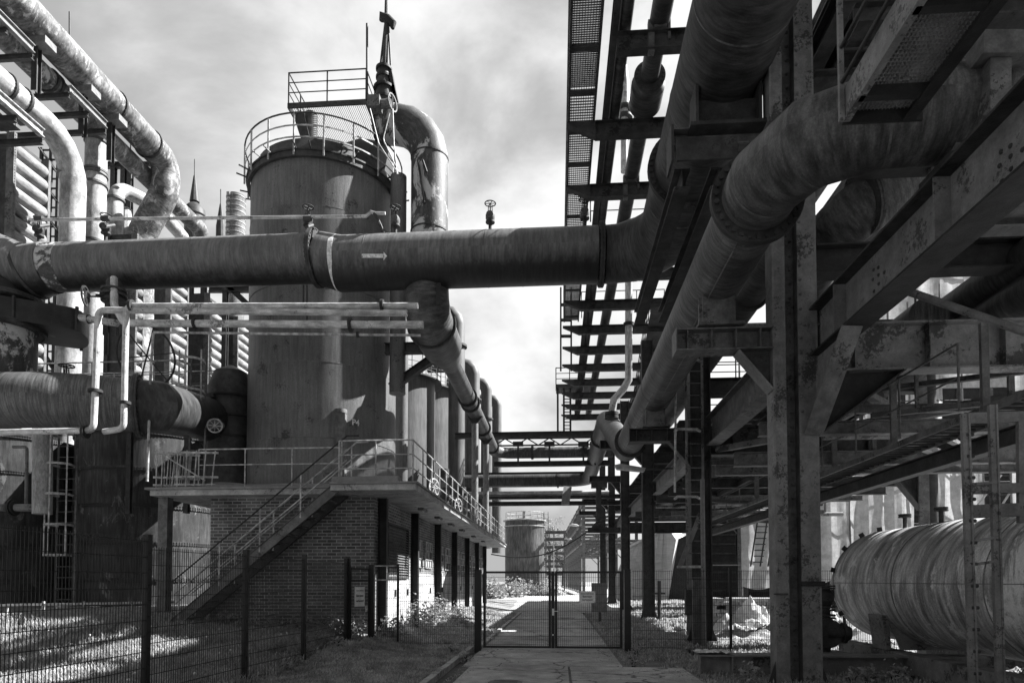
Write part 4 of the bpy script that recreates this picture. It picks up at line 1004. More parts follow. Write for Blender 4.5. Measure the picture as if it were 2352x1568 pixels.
for y_ in (yat(108, X), yat(120, X)): mb = MB(); mb.flange((X, y_, Z), (0, 1, 0), r, .08, .05, 24); mb.build('flange', 'steel', t)
# fourth pipe with arch and lower main
yq = 34.0
t = thing('arched_pipe', 'pale pipe arching over from a short riser below the mains', 'gas pipe', W(264, 480, yq))
xq, rq = PV(245, 283, 520, yq); top = W(264, 428, yq).z
e_ = W(420, 545, yq + 7)
mb = MB(); mb.tube(fillet([(xq, yq, 3), (xq, yq, top), (xq + .9, yq + 2.2, top + .1), V(e_)], .75, 5), rq, 28); mb.build('pipe_run', 'pipe_light', t)
for v_ in (462,): mb = MB(); z_ = W(264, v_, yq).z; mb.cyl((xq, yq, z_), (xq, yq, z_ + .12), rq + .08, 28); mb.build('collar', 'steel_grey', t)
hpipe('tall_pipe', 'narrow pale tall pipe right of the arched one', [W(288, 480, 35), V((W(288, 480, 35).x, 35, 3))], .33, 'pipe_light')
# rack platforms under the mains
def platform(lab, u0, v0, u1, v1, X0, X1, yA, yB, z, rail=True, mat='steel_worn'):
    t = thing('rack_platform', lab, 'platform', (X0, yA, z), 'platforms under the left mains')
    mb = MB(); mb.ibeam((X0, yA, z - .15), (X0, yB, z - .15), .2, .32, .03); mb.ibeam((X1, yA, z - .15), (X1, yB, z - .15), .2, .32, .03); mb.build('side_beam', mat, t)
    mb = MB()
    n = max(2, int((yB - yA) / 1.2))
    for k in range(n + 1): y = yA + (yB - yA) * k / n; mb.ibeam((X0, y, z - .45), (X1, y, z - .45), .15, .22, .02)
    mb.build('cross_beam', 'steel', t)
    mb = MB(); mb.box(X0 + .5, yA, z + .01, X0 + 1.3, yB, z + .04); mb.build('deck', 'steel', t)
    if rail: railing(None, None, [(X0 + .3, yA, z), (X0 + .3, yB, z)], 1.0, 1.6, (1, .55), .025, parent=t, mat='steel_grey')
    return t
q = W(245, 283, 30); q2 = W(190, 195, 30)
zpl = Lb[1] - Lb[2] - .55
platform('long girder platform with railing under the two upper mains', 0, 0, 0, 0, -25.2, La[0] + .6, WX(160, 200, La[0] + .6).y, WX(243, 283, La[0] + .6).y, WX(243, 280, La[0] + .6).z)
platform('short girder platform in the top left corner', 0, 0, 0, 0, -25.2, La[0] + .6, 14, WX(76, 105, La[0] + .6).y, WX(76, 105, La[0] + .6).z)
t = platform('small pale railed platform slung under the leftmost main', 0, 0, 0, 0, Lc[0] - 1.6, Lc[0] + .6, 17, WX(98, 300, Lc[0] + .6).y, WX(98, 298, Lc[0] + .6).z, mat='rail')
for k, u in enumerate((60, 170, 235)):
    X, Z, r = La; y = yat(u + 20, X); tt = thing('pipe_support', ['steel support block under the topmost main nearest the corner', 'steel support block under the middle of the topmost main', 'steel support block under the topmost main above the long platform'][k], 'support', (X, y, Z - 1.6), 'supports under the topmost main')
    mb = MB(); mb.box(X - .6, y - .3, Z - r - .28, X + .6, y + .3, Z - r - .0); mb.build('bearing', 'steel_worn', tt); mb = MB(); mb.ibeam((X, y, Z - r - .28), (X, y, Z - r - 2.1), .25, .25); mb.build('stub_post', 'steel', tt)
# dark rack frame posts and lattice stair behind
t = thing('stair_tower', 'dark lattice stair tower between the left cooler and the tall pipes', 'stair tower', W(115, 500, 33))
for u in (96, 118, 135): p = W(u, 340, 33); mb = MB(); mb.bar(p, V((p.x, p.y, 3)), .14, .14); mb.build('post', 'steel', t)
for k in range(26):
    v_ = 345 + k * 22; a_, b_ = W(96, v_, 33), W(135, v_, 33); mb = MB(); mb.bar(a_, b_, .06, .08)
    if k % 3 == 0: mb.bar(a_, W(135, v_ + 55, 33), .5, .06)
    mb.build('landing', 'steel', t)
t = thing('rack_bay', 'dark steel frame with pale stubs beyond the tall pipes', 'frame', W(300, 400, 38))
for u in (262, 285, 300, 470, 520, 440): p = W(u, 378 if u < 310 else 560, 40); mb = MB(); mb.ibeam(p, V((p.x, p.y, 3)), .3, .3, .04); mb.build('post', 'steel', t)
for (a_, b_) in (((245, 380), (345, 380)), ((400, 640), (570, 640)), ((420, 560), (570, 700)), ((480, 665), (575, 665))): mb = MB(); mb.ibeam(W(*a_, 40), W(*b_, 40), .3, .35, .04); mb.build('beam', 'steel', t)
for k, (u, v_, hgt) in enumerate(((160, 28, 80), (301, 320, 90), (449, 366, 60), (506, 433, 50))):
    if k > 1: continue
    mb = MB(); p = W(u, v_, 34); mb.cyl(p, W(u, v_ + hgt, 34), .05, 8); o = mb.build('rod_antenna', 'steel', None, loc=p); tag(o, ['lightning rod sticking up behind the topmost main', 'short lightning rod behind the lower stained main'][k], 'lightning rod')
# spires and brick chimney
t = thing('domed_turret', 'dark domed turret with a tall pointed finial', 'turret', W(448, 500, 55)); c_ = lambda v_: W(447, v_, 55)
mb = MB(); mb.tube([c_(600), c_(498), c_(496)], [.85, .85, .95], 24); mb.build('drum', 'tower_far', t)
mb = MB(); mb.tube([c_(496), c_(482), c_(472), c_(467), c_(464)], [.95, .86, .55, .3, .28], 24); mb.build('dome', 'steel', t)
mb = MB(); mb.tube([c_(464), c_(405), c_(402), c_(366)], [.42, .1, .05, .04], 10); mb.build('finial', 'steel', t)
t = thing('pointed_turret', 'narrow pointed turret between the domed one and the banded chimney', 'turret', W(507, 540, 60)); c_ = lambda v_: W(507, v_, 60)
mb = MB(); mb.tube([c_(610), c_(520), c_(470), c_(467), c_(435)], [.5, .42, .1, .05, .05], 12); mb.build('spire', 'steel', t)
t = thing('banded_chimney', 'round brick chimney with pale steel bands', 'chimney', W(541, 600, 65)); xch, rch = PV(519, 564, 500, 65); zt_ = W(541, 452, 65).z
mb = MB(); mb.tube([(xch, 65, zt_ - 14), (xch, 65, zt_)], rch, 36); mb.build('shaft', 'brick', t)
for k in range(10): mb = MB(); z_ = zt_ - .25 - k * .55; mb.cyl((xch, 65, z_), (xch, 65, z_ + .08), rch + .04, 36); mb.box(xch - .5, 65 - rch - .12, z_ - .1, xch - .15, 65 - rch + .05, z_ + .2); mb.build('band', 'rail', t)

# ------------------------------------------------------------------ further towers in the row
def far_tower(lab, y, xr_, vt, r_, pipe=None, wid=None):
    x_r = W(xr_, vt, y).x; x_ = x_r - r_
    zt_ = W(xr_, vt, y).z
    t = thing('gas_tower', lab, 'tower', (x_, y, ZR), 'row of gas towers on the roof')
    mb = MB(); mb.tube([(x_, y, .5), (x_, y, zt_)], r_, 56); mb.build('shell', 'tower_far', t)
    mb = MB(); mb.ring((x_, y, zt_), (0, 0, 1), r_, r_ + .4, .08, 48); r2 = mb.build('ring_platform', 'steel', t)
    pts = [(x_ + (r_ + .38) * math.cos(-PI * .95 * k / 12), y + (r_ + .38) * math.sin(-PI * .95 * k / 12), zt_) for k in range(13)]
    railing(None, None, pts, 1.1, .9, (1, .6, .3), .025, parent=r2, mat='steel_grey')
    if pipe:
        u_, vt2, w2 = pipe; xp, rp = PV(u_ - w2 / 2, u_ + w2 / 2, vt2 + 100, y); zp_ = W(u_, vt2, y).z - rp
        mb = MB(); mb.tube(fillet([(x_ + .5, y, zp_), (xp, y, zp_), (xp, y, ZR + .6)], rp * 1.6, 3), rp, 28); dp = mb.build('downpipe', 'tower_far', t)
        mb = MB(); mb.cyl((xp, y, W(u_, vt2 + 98, y).z), (xp, y, W(u_, vt2 + 98, y).z + .12), rp + .13, 28); mb.build('flange', 'steel', dp)
    return t
far_tower('second gas tower in the row, narrower and partly hidden behind the branch pipe', 38, 998, 880, 2.3, (1049, 700, 38))
far_tower('third gas tower in the row beyond the branch pipe', 48, 1046, 905, 2.6, (1086, 822, 32))
far_tower('fourth gas tower in the row beyond the pale props', 58, 1075, 930, 2.4, (1117, 866, 25))
far_tower('last gas tower in the row, the smallest against the sky', 68, 1100, 950, 2.2, (1141, 905, 22))
t = thing('side_vessel', 'slim dark column vessel squeezed between the big tower and the second one', 'vessel', W(922, 1000, 26)); xs2, rs2 = PV(908, 937, 950, 26)
mb = MB(); mb.tube([(xs2, 26, ZR), (xs2, 26, W(920, 700, 26).z)], rs2, 28); mb.build('shell', 'tower', t)
t = thing('roof_pipework', 'dark knot of roof pipes and boxes behind the canopy railing', 'pipework', (-6.5, 34, ZR))
for k in range(9):
    mb = MB(); y_ = 27 + k * 1.8; x_ = -4.7 - .35 * (k % 3); mb.cyl((x_, y_, ZR), (x_, y_, ZR + 1.6 + (k * 37 % 5) * .35), .16 + .05 * (k % 3), 14); mb.cyl((x_, y_, ZR + 1.2), (x_, y_, ZR + 1.28), .3, 14); mb.build('standpipe', 'steel_grey' if k % 2 else 'steel', t)
for k in range(3): mb = MB(); mb.tube([(-9, 30 + 4 * k, ZR + 1.3 + .5 * k), (-4.4, 30 + 4 * k, ZR + 1.3 + .5 * k)], .3, 18); mb.build('cross_pipe', 'steel', t)
for k, (y_, u_) in enumerate(((21.0, 0), (26.2, 0))):
    t = thing('handwheel_stand', ['spoked handwheel on a stand behind the near canopy railing', 'spoked handwheel on a stand farther along the canopy railing'][k], 'handwheel', (-4.1, y_, ZR + .05))
    mb = MB(); mb.cyl((-4.1, y_, ZR + .05), (-4.1, y_, ZR + .75), .06, 10); mb.build('stand', 'steel', t); mb = MB(); mb.ring((-4.02, y_, ZR + .75), (1, -.4, 0), .26, .31, .04, 24)
    for q_ in range(3): th = PI * q_ / 3; e = V((.37, .93, 0)) * math.cos(th) + V((0, 0, 1)) * math.sin(th); mb.bar(V((-4.02, y_, ZR + .75)) - e * .28, V((-4.02, y_, ZR + .75)) + e * .28, .03, .03)
    mb.build('handwheel', 'rail', t)
# ------------------------------------------------------------------ right hand pipe bridge: columns
XR = W(1824, 800, 10.88).x
CY_ = [11.0, 18.1, 28.4, 38.0, 47.5, 57.0]
labs = ['nearest and broadest riveted column right of the gate, pale and rust stained', 'riveted column with the rusty ladder fixed in front of it', 'dark column standing in grass just behind the right part of the gate',
        'dark column right behind the right gate post', 'dark column seen through the right gate leaf', 'farthest dark column of the bridge seen through the gate']
def column(k, y, x, top, lab, wd=.70, dp=.42, mat='steel_grey', detail=True, group='columns of the pipe bridge', z0=0):
    t = thing('bridge_column', lab, 'column', (x, y, 0), group)
    h = wd / 2
    yw_ = y + (.1 if k == 0 else 0); mb = MB(); mb.box(x - h + .016, yw_ - .012, z0 + .03, x + h - .016, yw_ + .012, top); mb.build('web', 'steel_grey' if k == 0 else mat, t)
    for s_ in (-1, 1):
        mb = MB(); mb.box(x + s_ * h - .015, y - dp / 2, z0 + .03, x + s_ * h + .015, y + dp / 2, top); mb.build('flange', 'steel_worn' if k == 0 else mat, t)
    if detail:
        mb = MB(); mb.box(x - h + .016, y - dp / 2, z0 + .03, x - h + .19, y - dp / 2 + .025, top); mb.build('left_cover_plate', 'rust_post', t)
        mb = MB(); mb.box(x + h - .29, y - dp / 2 - .001, z0 + .03, x + h - .016, y - dp / 2 + .025, top); mb.build('right_cover_plate', 'rust_post', t)
        mb = MB(); z = .3
        while z < top - .2:
            for dx in (-.1, .02): 
                mb.tube([(x + dx, y + .088, z + (.11 if dx > 0 else 0)), (x + dx, y + .066, z + (.11 if dx > 0 else 0)), (x + dx, y + .05, z + (.11 if dx > 0 else 0))], [.03, .027, .009], 8)
            mb.tube([(x + h - .25, y - dp / 2 - .001, z + .06), (x + h - .25, y - dp / 2 - .02, z + .06), (x + h - .25, y - dp / 2 - .03, z + .06)], [.026, .022, .007], 8) if z > 4.2 else None
            z += .24
        mb.build('rivet_rows', mat, t)
        mb = MB(); mb.box(x + .07, y - .1, z0 + .03, x + .085, y + .087, top); mb.box(x - .19, y - .05, z0 + .03, x - .175, y + .087, top); mb.build('angle_leg', mat, t)
        zc = W(1850, 1336, 11).z
        for dz in (0, -.05): 
            mb = MB(); mb.box(x + h - .31, y - dp / 2 - .05, zc + dz - .015, x + h + .05, y - dp / 2 - .002, zc + dz + .015); mb.build('clamp_bar', 'steel_dark', t)
        mb = MB(); mb.box(x + h - .31, y - dp / 2 - .03, zc - .05, x + h + .04, y - dp / 2 - .002, zc); mb.box(x - h - .06, y - dp / 2 - .04, zc - .2, x - h + .16, y - dp / 2 - .002, zc - .18); mb.build('clamp', 'steel', t)
    mb = MB(); mb.box(x - h - .15, y - dp / 2 - .15, z0, x + h + .15, y + dp / 2 + .15, z0 + .03)
    for sx_ in (-1, 1): mb.prism([(x + sx_ * (h + .016), y - .1, z0 + .03), (x + sx_ * (h + .14), y - .1, z0 + .03), (x + sx_ * (h + .016), y - .1, z0 + .4)], [(x + sx_ * (h + .016), y - .08, z0 + .03), (x + sx_ * (h + .14), y - .08, z0 + .03), (x + sx_ * (h + .016), y - .08, z0 + .4)])
    mb.build('base_plate', 'steel', t)
    if k > 0: mb = MB(); mb.box(x - h - .25, y - dp / 2 - .25, -.1, x + h + .25, y + dp / 2 + .25, z0 - .004); mb.build('footing', 'concrete', t)
    return t
cols = []
for k, y in enumerate(CY_):
    if k == 0: c_ = column(0, y, XR, 14.5, labs[0], wd=.68, dp=.34)
    else: c_ = column(k, y, XR, 12.1, labs[k], .52 if k == 1 else .46, .4, 'steel', False, z0=.06)
    cols.append(c_)
    # cantilever brackets
    zt_ = 5.86 if k < 2 else 7.75; xl_ = 1.94 if k < 2 else 1.82
    h = .35 if k == 0 else .26
    mb = MB(); mb.ibeam((xl_ + .02, y - .02, zt_ - .2), (XR - h, y - .02, zt_ - .2), .38, .36, .022); mb.box(xl_, y - .22, zt_ - .39, xl_ + .018, y + .18, zt_ - .01)
    mb.stiff((xl_, y - .02, zt_ - .2), (XR - h, y - .02, zt_ - .2), .36, .36, 4, .016); br = mb.build('bracket', 'steel_grey' if k == 0 else 'steel', c_)
    mb = MB(); mb.bar((XR - h - .55, y - .03, zt_ - .39), (XR - h - .01, y - .03, zt_ - 1.05), .3, .04, (1, 0, 1)); mb.build('knee', 'steel_worn' if k == 0 else 'steel', br)
    mb = MB(); mb.prism([(XR - h - .52, y - .02, zt_ - .39), (XR - h - .01, y - .02, zt_ - 1.0), (XR - h - .01, y - .02, zt_ - .39)], [(XR - h - .52, y - .0, zt_ - .39), (XR - h - .01, y - .0, zt_ - 1.0), (XR - h - .01, y - .0, zt_ - .39)]); mb.build('gusset', 'steel', br)
# longitudinal girder along the columns
xg = XR + .42
zg1 = EYE.z + 4.42; hg = .78
t = thing('long_girder', 'heavy pale faced girder running from the upper right corner into the nearest column', 'girder', (xg, 11, zg1))
mb = MB(); mb.box(xg - .012, 2.5, zg1 - hg + .03, xg + .012, 11.2, zg1 - .03); mb.build('web', 'steel_worn', t)
mb = MB(); mb.box(xg - .2, 2.5, zg1 - .03, xg + .2, 11.2, zg1); mb.build('top_flange', 'steel', t)
mb = MB(); mb.box(xg - .2, 2.5, zg1 - hg, xg + .2, 11.2, zg1 - hg + .03); mb.build('bottom_flange', 'steel_dark', t)
for yy in (9.9, 7.3, 4.9):
    mb = MB(); mb.box(xg - .19, yy - .01, zg1 - hg + .03, xg - .013, yy + .01, zg1 - .03); mb.build('stiffener', 'steel_worn', t)
mb = MB(); random.seed(3)
for yc, zc in ((8.9, zg1 - .38), (6.35, zg1 - .45)):
    for dy, dz in ((0, .12), (.1, .15), (0, .02), (.12, .03), (.0, -.1), (.1, -.14), (-.12, -.02), (.05, -.25), (-.1, -.22)):
        q = V((xg - .012, yc + dy * 1.3, zc + dz)); mb.tube([q, q - V((.014, 0, 0)), q - V((.022, 0, 0))], [.026, .02, .006], 8)
mb.build('bolts', 'steel', t)
t = thing('long_girder', 'dark girder joining the nearest column to the one with the ladder', 'girder', (XR, 14, zg1))
mb = MB(); mb.ibeam((xg - .1, 11.3, zg1 - hg / 2), (xg - .1, 17.9, zg1 - hg / 2), .36, hg, .03); mb.build('beam', 'steel_grey', t)
for k in range(1, 5):
    t = thing('long_girder', ['dark girder segment beyond the ladder column', 'dark girder segment between the third and fourth column', 'dark girder segment seen over the right gate post', 'most distant dark girder segment of the bridge'][k - 1], 'girder', (xg, CY_[k] + 1, zg1))
    mb = MB(); mb.ibeam((xg - .1, CY_[k] + .3, zg1 - hg / 2 - .1), (xg - .1, CY_[k + 1] - .3, zg1 - hg / 2 - .1), .34, .6, .03); mb.build('beam', 'steel_worn' if k < 3 else 'steel', t)
# knee braces at the nearest column: one along the girder, one across
t = thing('haunch_brace', 'rust flecked haunch plate between the nearest column and its girder', 'brace', (XR + .35, 10.7, 4))
za_, zb2 = EYE.z + 2.36, zg1 - hg
mb = MB(); a_, b_ = V((XR + .25, 10.78, za_)), V((XR + .34, 9.55, zb2)); mb.bar(a_, b_, .29, .03, (0, -1, 0)); mb.build('flange_plate', 'rust_post', t)
mb = MB(); mb.prism([(XR + .3, 10.8, za_), (XR + .34, 9.58, zb2 - .02), (XR + .34, 10.8, zb2 - .02)], [(XR + .32, 10.8, za_), (XR + .36, 9.58, zb2 - .02), (XR + .36, 10.8, zb2 - .02)]); mb.build('gusset', 'steel_worn', t)
t = thing('haunch_brace', 'wide dark haunch between the nearest column and the cross girder', 'brace', (XR + .4, 11, 4))
zc2 = EYE.z + 3.42
mb = MB(); mb.prism([(XR + .366, 11.02, za_), (XR + .366, 11.02, zc2), (XR + 1.75, 11.02, zc2)], [(XR + .366, 11.05, za_), (XR + .366, 11.05, zc2), (XR + 1.75, 11.05, zc2)][::1]); mb.build('gusset', 'steel_dark', t)
mb = MB(); mb.bar((XR + .37, 11.03, za_), (XR + 1.76, 11.03, zc2), .36, .025, (-1, 0, 1)); mb.build('flange_plate', 'steel', t)
# cross girders
XE = 11.2
def beamthing(name, lab, a, b, w_=.3, h=.4, mat='steel', t_=.025, group=None, stiff=0, cat='beam'):
    mb = MB(); mb.ibeam(a, b, w_, h, t_)
    o = mb.build(name, mat, None, loc=a)
    if stiff:
        tt = thing(name, lab, cat, a, group); o.name = 'beam'; o.parent = tt; o.location = (0, 0, 0); mb = MB(); mb.stiff(a, b, w_, h, stiff); mb.build('stiffener', mat, tt); tag(tt, lab, cat, group); return tt
    return tag(o, lab, cat, group)
names = ['nearest cross', 'second cross', 'third cross', 'fourth cross', 'fifth cross']
for k, y in enumerate(CY_[:5]):
    L_ = ['at the broad riveted column', 'at the ladder column', 'at the column standing in the grass', 'behind the right gate post', 'far down the bridge'][k]
    a0 = XR + (.37 if k == 0 else .28)
    for zz, hh, nm in ((EYE.z + 5.5, .48, 'upper'), (EYE.z + 4.18, .78, 'lower')):
        mat = 'steel' if k else ('steel_dark' if nm == 'upper' else 'rust_post')
        beamthing('cross_girder', f'{nm} dark cross girder {L_}', (a0, y, zz - hh / 2), (XE if nm == 'lower' or k == 0 else 9.9, y, zz - hh / 2), .34, hh, mat, .03, 'cross girders of the pipe bridge', 6 if nm == 'lower' else 0, 'girder')
# horizontal wind bracing and secondary beams between the columns
bl = ['near the broad column', 'halfway to the ladder column', 'just short of the ladder column', 'just past the ladder column', 'in the middle of the bridge', 'in the deep shade of the bridge', 'far back in the bridge']
for k, (y, z, h_) in enumerate(((12.8, 4.6, .26), (14.6, 4.35, .3), (16.3, 4.4, .26), (20.5, 4.7, .3), (23.2, 4.8, .3), (26, 4.9, .3), (33, 5.0, .3))):
    beamthing('tie_beam', 'grey secondary beam across the bridge ' + bl[k], (XR, y, z), (XE, y, z), .2, h_, 'steel_grey' if k < 3 else 'steel', .02, 'secondary beams of the bridge')
for k, (ya, yb_, xa, xb, z) in enumerate(((11.2, 18.0, 4.3, 10.6, 5.28), (11.2, 18.0, 10.6, 4.3, 5.22), (12.8, 16.3, 6.4, 9.8, 4.42), (11.4, 14.6, 9.9, 6.9, 5.08), (18.3, 28.2, 4.3, 10.2, 5.4), (18.3, 28.2, 10.2, 4.3, 5.34), (28.6, 37.8, 4.3, 10.2, 5.4))):
    mb = MB(); mb.bar((xa, ya, z), (xb, yb_, z), .16, .1); mb.bar((xa, ya, z + .06), (xb, yb_, z + .06), .03, .12); o = mb.build('wind_brace', 'rust_post' if k < 4 else 'steel', None, loc=(xa, ya, z))
    tag(o, 'flat diagonal wind brace ' + ['starting at the broad column', 'ending at the ladder column', 'short one between two grey secondary beams', 'nearest the horizontal tank', 'starting at the ladder column', 'ending at the grass column', 'farthest back in the bridge'][k], 'brace', 'wind braces of the bridge')
# round brace rod
mb = MB(); mb.tube([W(2065, 662, 9.6), W(2360, 764, 8.8)], .055, 12); o = mb.build('brace_tube', 'rust_post', None, loc=W(2065, 662, 9.6)); tag(o, 'rusty round brace tube sloping down to the right edge', 'brace')
# cable tray ladder and beam running along the bridge at the tank
x_t = 5.95; z_t = EYE.z + 2.27
t = thing('cable_tray', 'long ladder-like cable tray running along the bridge above the tank', 'cable tray', (x_t, 16, z_t))
for s_ in (-.28, .28): mb = MB(); mb.bar((x_t + s_, 6.5, z_t), (x_t + s_, 27.5, z_t), .04, .1); mb.build('side_rail', 'steel_grey', t)
mb = MB()
for k in range(100): y = 6.6 + k * .21; mb.bar((x_t - .26, y, z_t - .02), (x_t + .26, y, z_t - .02), .04, .03)
mb.build('rungs', 'steel', t)
beamthing('long_beam', 'dark beam under the cable tray running the length of the bridge', (x_t + .35, 6.5, z_t - .28), (x_t + .35, 28, z_t - .28), .2, .26, 'steel', .02)
for k, y in enumerate((9.5, 12.0, 14.5, 17.0, 20.0)):
    o = thing('tray_hanger', 'x', 'hanger', (x_t, y, z_t))
    for xx, za__, zb__ in ((x_t, z_t + .05, 5.3 if y < 18 else 5.6), (x_t + 2.0, z_t + .9, 5.3)): mb = MB(); mb.bar((xx, y, za__), (xx, y, zb__), .1, .06); mb.build('upright', 'steel_grey', o)
    tag(o, 'upright hanger pair of the cable tray ' + ['nearest the viewer', 'above the tank dome', 'just behind the broad column', 'close to the ladder column', 'farthest back'][k], 'hanger', 'hangers of the cable tray')
# second row of columns
for k, (y, x, lab) in enumerate(((18.1, None, 'grey column rising behind the horizontal tank in front of the white sheeting'), (36, None, 'dark column left of the broad one in front of the white sheets'))):
    x = W((2117, 1699)[k], 900, y).x
    t = thing('rear_column', lab, 'column', (x, y, 0)); mb = MB(); mb.tube([(x + .12, y, 0), (x + .12, y, 9)], .22, 24) if k == 0 else mb.ibeam((x, y, 0), (x, y, 6.5), .5, .45, .03, (0, 1, 0)); mb.build('shaft', 'steel', t)
    mb = MB(); mb.box(x - .28, y - .3, 0, x - .02, y - .24, 9 if k == 0 else 6.5); mb.build('cover_plate', 'steel_grey', t)
    mb = MB(); zz = 4.9 if k == 0 else 5.4; mb.bar((x - .1, y, zz - 1.3), (x - 1.1, y, zz), .3, .05, (1, 0, 1)); mb.prism([(x - .1, y - .02, zz - 1.25), (x - 1.05, y - .02, zz), (x - .1, y - .02, zz)], [(x - .1, y + .02, zz - 1.25), (x - 1.05, y + .02, zz), (x - .1, y + .02, zz)]); mb.build('haunch', 'steel', t)
def deck(lab, x0, x1, y0, y1, z, w_=.9):
    t = thing('bridge_deck', lab, 'deck', (x0, y0, z)); mb = MB(); x = x0
    while x < x1 - .1: mb.box(x, y0, z, min(x + w_ - .02, x1), y1, z + .03); x += w_
    mb.build('plating', 'steel', t)
    mb = MB(); y = y0 + .4
    while y < y1: mb.ibeam((x0, y, z - .11), (x1, y, z - .11), .12, .2, .015); y += 1.5
    mb.build('joists', 'steel', t)
deck('high steel deck roofing the dark upper right corner of the bridge', 5.7, 17, -2, 20, 14.2)  # right end carried on out of view to keep sun off the near road
deck('far strip added to the high steel deck to shade the road behind the gate', 8.9, 17, 20.02, 26, 14.2)  # extra strip, added only to block sun from the road behind the gate
deck('lower steel deck shading the inside of the bridge behind the ladder column', 4.5, 10.3, 24.5, 56, 7.62)
deck('short lower steel deck added behind the broad column to shade the road', 6.3, 10.3, 18.6, 24.4, 7.62)  # mostly hidden sun blocker, added so the road strip past the gate stays shaded
# upper deck of the bridge: rack beams
ZB = EYE.z + 10.4
labs = ['nearest', 'second', 'third', 'fourth', 'fifth', 'sixth', 'seventh', 'eighth', 'ninth', 'tenth', 'eleventh', 'twelfth', 'thirteenth', 'fourteenth']
for k in range(13):
    y = 12.7 + 2.47 * k; x_l = .42 if k % 2 else .42
    t = thing('rack_beam', f'{labs[k]} cross beam of the open overhead rack counted from the viewer', 'beam', (x_l, y, ZB), 'cross beams of the overhead rack')
    xs0 = 1.18 if k == 0 else .9
    mb = MB(); mb.ibeam((xs0, y, ZB + .18), (4.6, y, ZB + .18), .22, .36, .02); mb.build('beam', 'steel', t)
    if k: mb = MB(); mb.prism([(x_l - .2, y - .1, ZB + .32), (xs0, y - .1, ZB + .0), (xs0, y - .1, ZB + .36), (x_l - .2, y - .1, ZB + .36)], [(x_l - .2, y + .1, ZB + .32), (xs0, y + .1, ZB + .0), (xs0, y + .1, ZB + .36), (x_l - .2, y + .1, ZB + .36)]); mb.build('tapered_end', 'steel', t)
for k, x in enumerate((1.14, 4.5)):
    beamthing('rack_stringer', ['slender long stringer of the overhead rack beside the walkway', 'long stringer of the overhead rack above the columns'][k], (x, 8.2, ZB + .55), (x, 43, ZB + .55), .12, .34, 'steel', .02)
def longpipe(name, lab, x, z, r, y0, y1, mat='pipe_rack', fl=(), n=24):
    t = thing(name, lab, 'pipe', (x, y0, z)); mb = MB(); mb.tube([(x, y0, z), (x, y1, z)], r, n); mb.build('pipe_run', mat, t)
    for y in fl: mb = MB(); mb.flange((x, y, z), (0, 1, 0), r, .07, .04, 16); mb.build('flange', 'steel', t)
    return t
longpipe('rack_pipe', 'thin dark pipe lying on the overhead rack next to the walkway', 1.34, ZB + .52, .13, 8, 43)
t = longpipe('rack_pipe', 'dark pipe with a bulging bolted joint on the overhead rack', 2.02, ZB + .6, .2, 8, 43)
yb3 = 14.6; mb = MB(); mb.tube([(2.02, yb3 - .45, ZB + .6), (2.02, yb3 - .25, ZB + .6), (2.02, yb3 + .35, ZB + .6), (2.02, yb3 + .5, ZB + .6)], [.22, .37, .37, .22], 28); mb.build('expansion_joint', 'pipe_rack', t); mb = MB(); mb.flange((2.02, yb3 - .5, ZB + .6), (0, 1, 0), .22, .12, .03, 18); mb.build('flange', 'steel', t)
for k, y in enumerate((12.7, 17.64, 22.6)):
    mb = MB(); mb.box(1.9, y - .15, ZB + .37, 2.14, y + .15, ZB + .42); mb.bar((1.85, y, ZB - .05), (1.85, y, ZB + .6), .12, .12); mb.bar((2.2, y, ZB + .2), (2.2, y, ZB + .6), .05, .12); o = mb.build('pipe_shoe', 'steel_grey', None, loc=(2, y, ZB)); tag(o, ['nearest', 'middle', 'farthest'][k] + ' pipe shoe clamping the jointed rack pipe', 'pipe shoe', 'pipe shoes')
# overhead walkway with grating at the left edge of the rack
t = thing('overhead_walkway', 'narrow overhead walkway of open grating at the left edge of the rack', 'walkway', (.55, 9, ZB + .4))
for x in (.28, .86): mb = MB(); mb.bar((x, 8, ZB + .45), (x, 27, ZB + .45), .05, .22); mb.build('side_beam', 'steel', t)
mb = MB(); y = 8.0
while y < 27:
    mb.bar((.3, y, ZB + .4), (.84, y, ZB + .4), .012, .03); y += .055 if y < 14 else .09
for x in range(10): mb.bar((.33 + x * .053, 8, ZB + .4), (.33 + x * .053, 27, ZB + .4), .012, .03)
mb.build('grating', 'steel_grey', t)
mb = MB()
for k in range(16): y = 8 + k * 1.23; mb.bar((.3, y, ZB + .33), (.84, y, ZB + .33), .1, .06)
mb.build('cross_bars', 'steel', t)
railing(None, None, [(.26, 8, ZB + .5), (.26, 27, ZB + .5)], 1.1, 1.23, (1, .55), .02, parent=t, mat='steel', flat=True)
# cage below
t = thing('hanging_ladder', 'thin hooped ladder frame hanging at the far end of the walkway', 'ladder', W(1300, 780, 27))
for u in (1288, 1312): mb = MB(); mb.bar(W(u, 660, 27), W(u, 852, 27), .07, .07); mb.build('side_rail', 'steel', t)
for v_ in (700, 735, 772): mb = MB(); mb.bar(W(1288, v_, 27), W(1312, v_, 27), .06, .12); mb.build('cross_bar', 'steel', t)
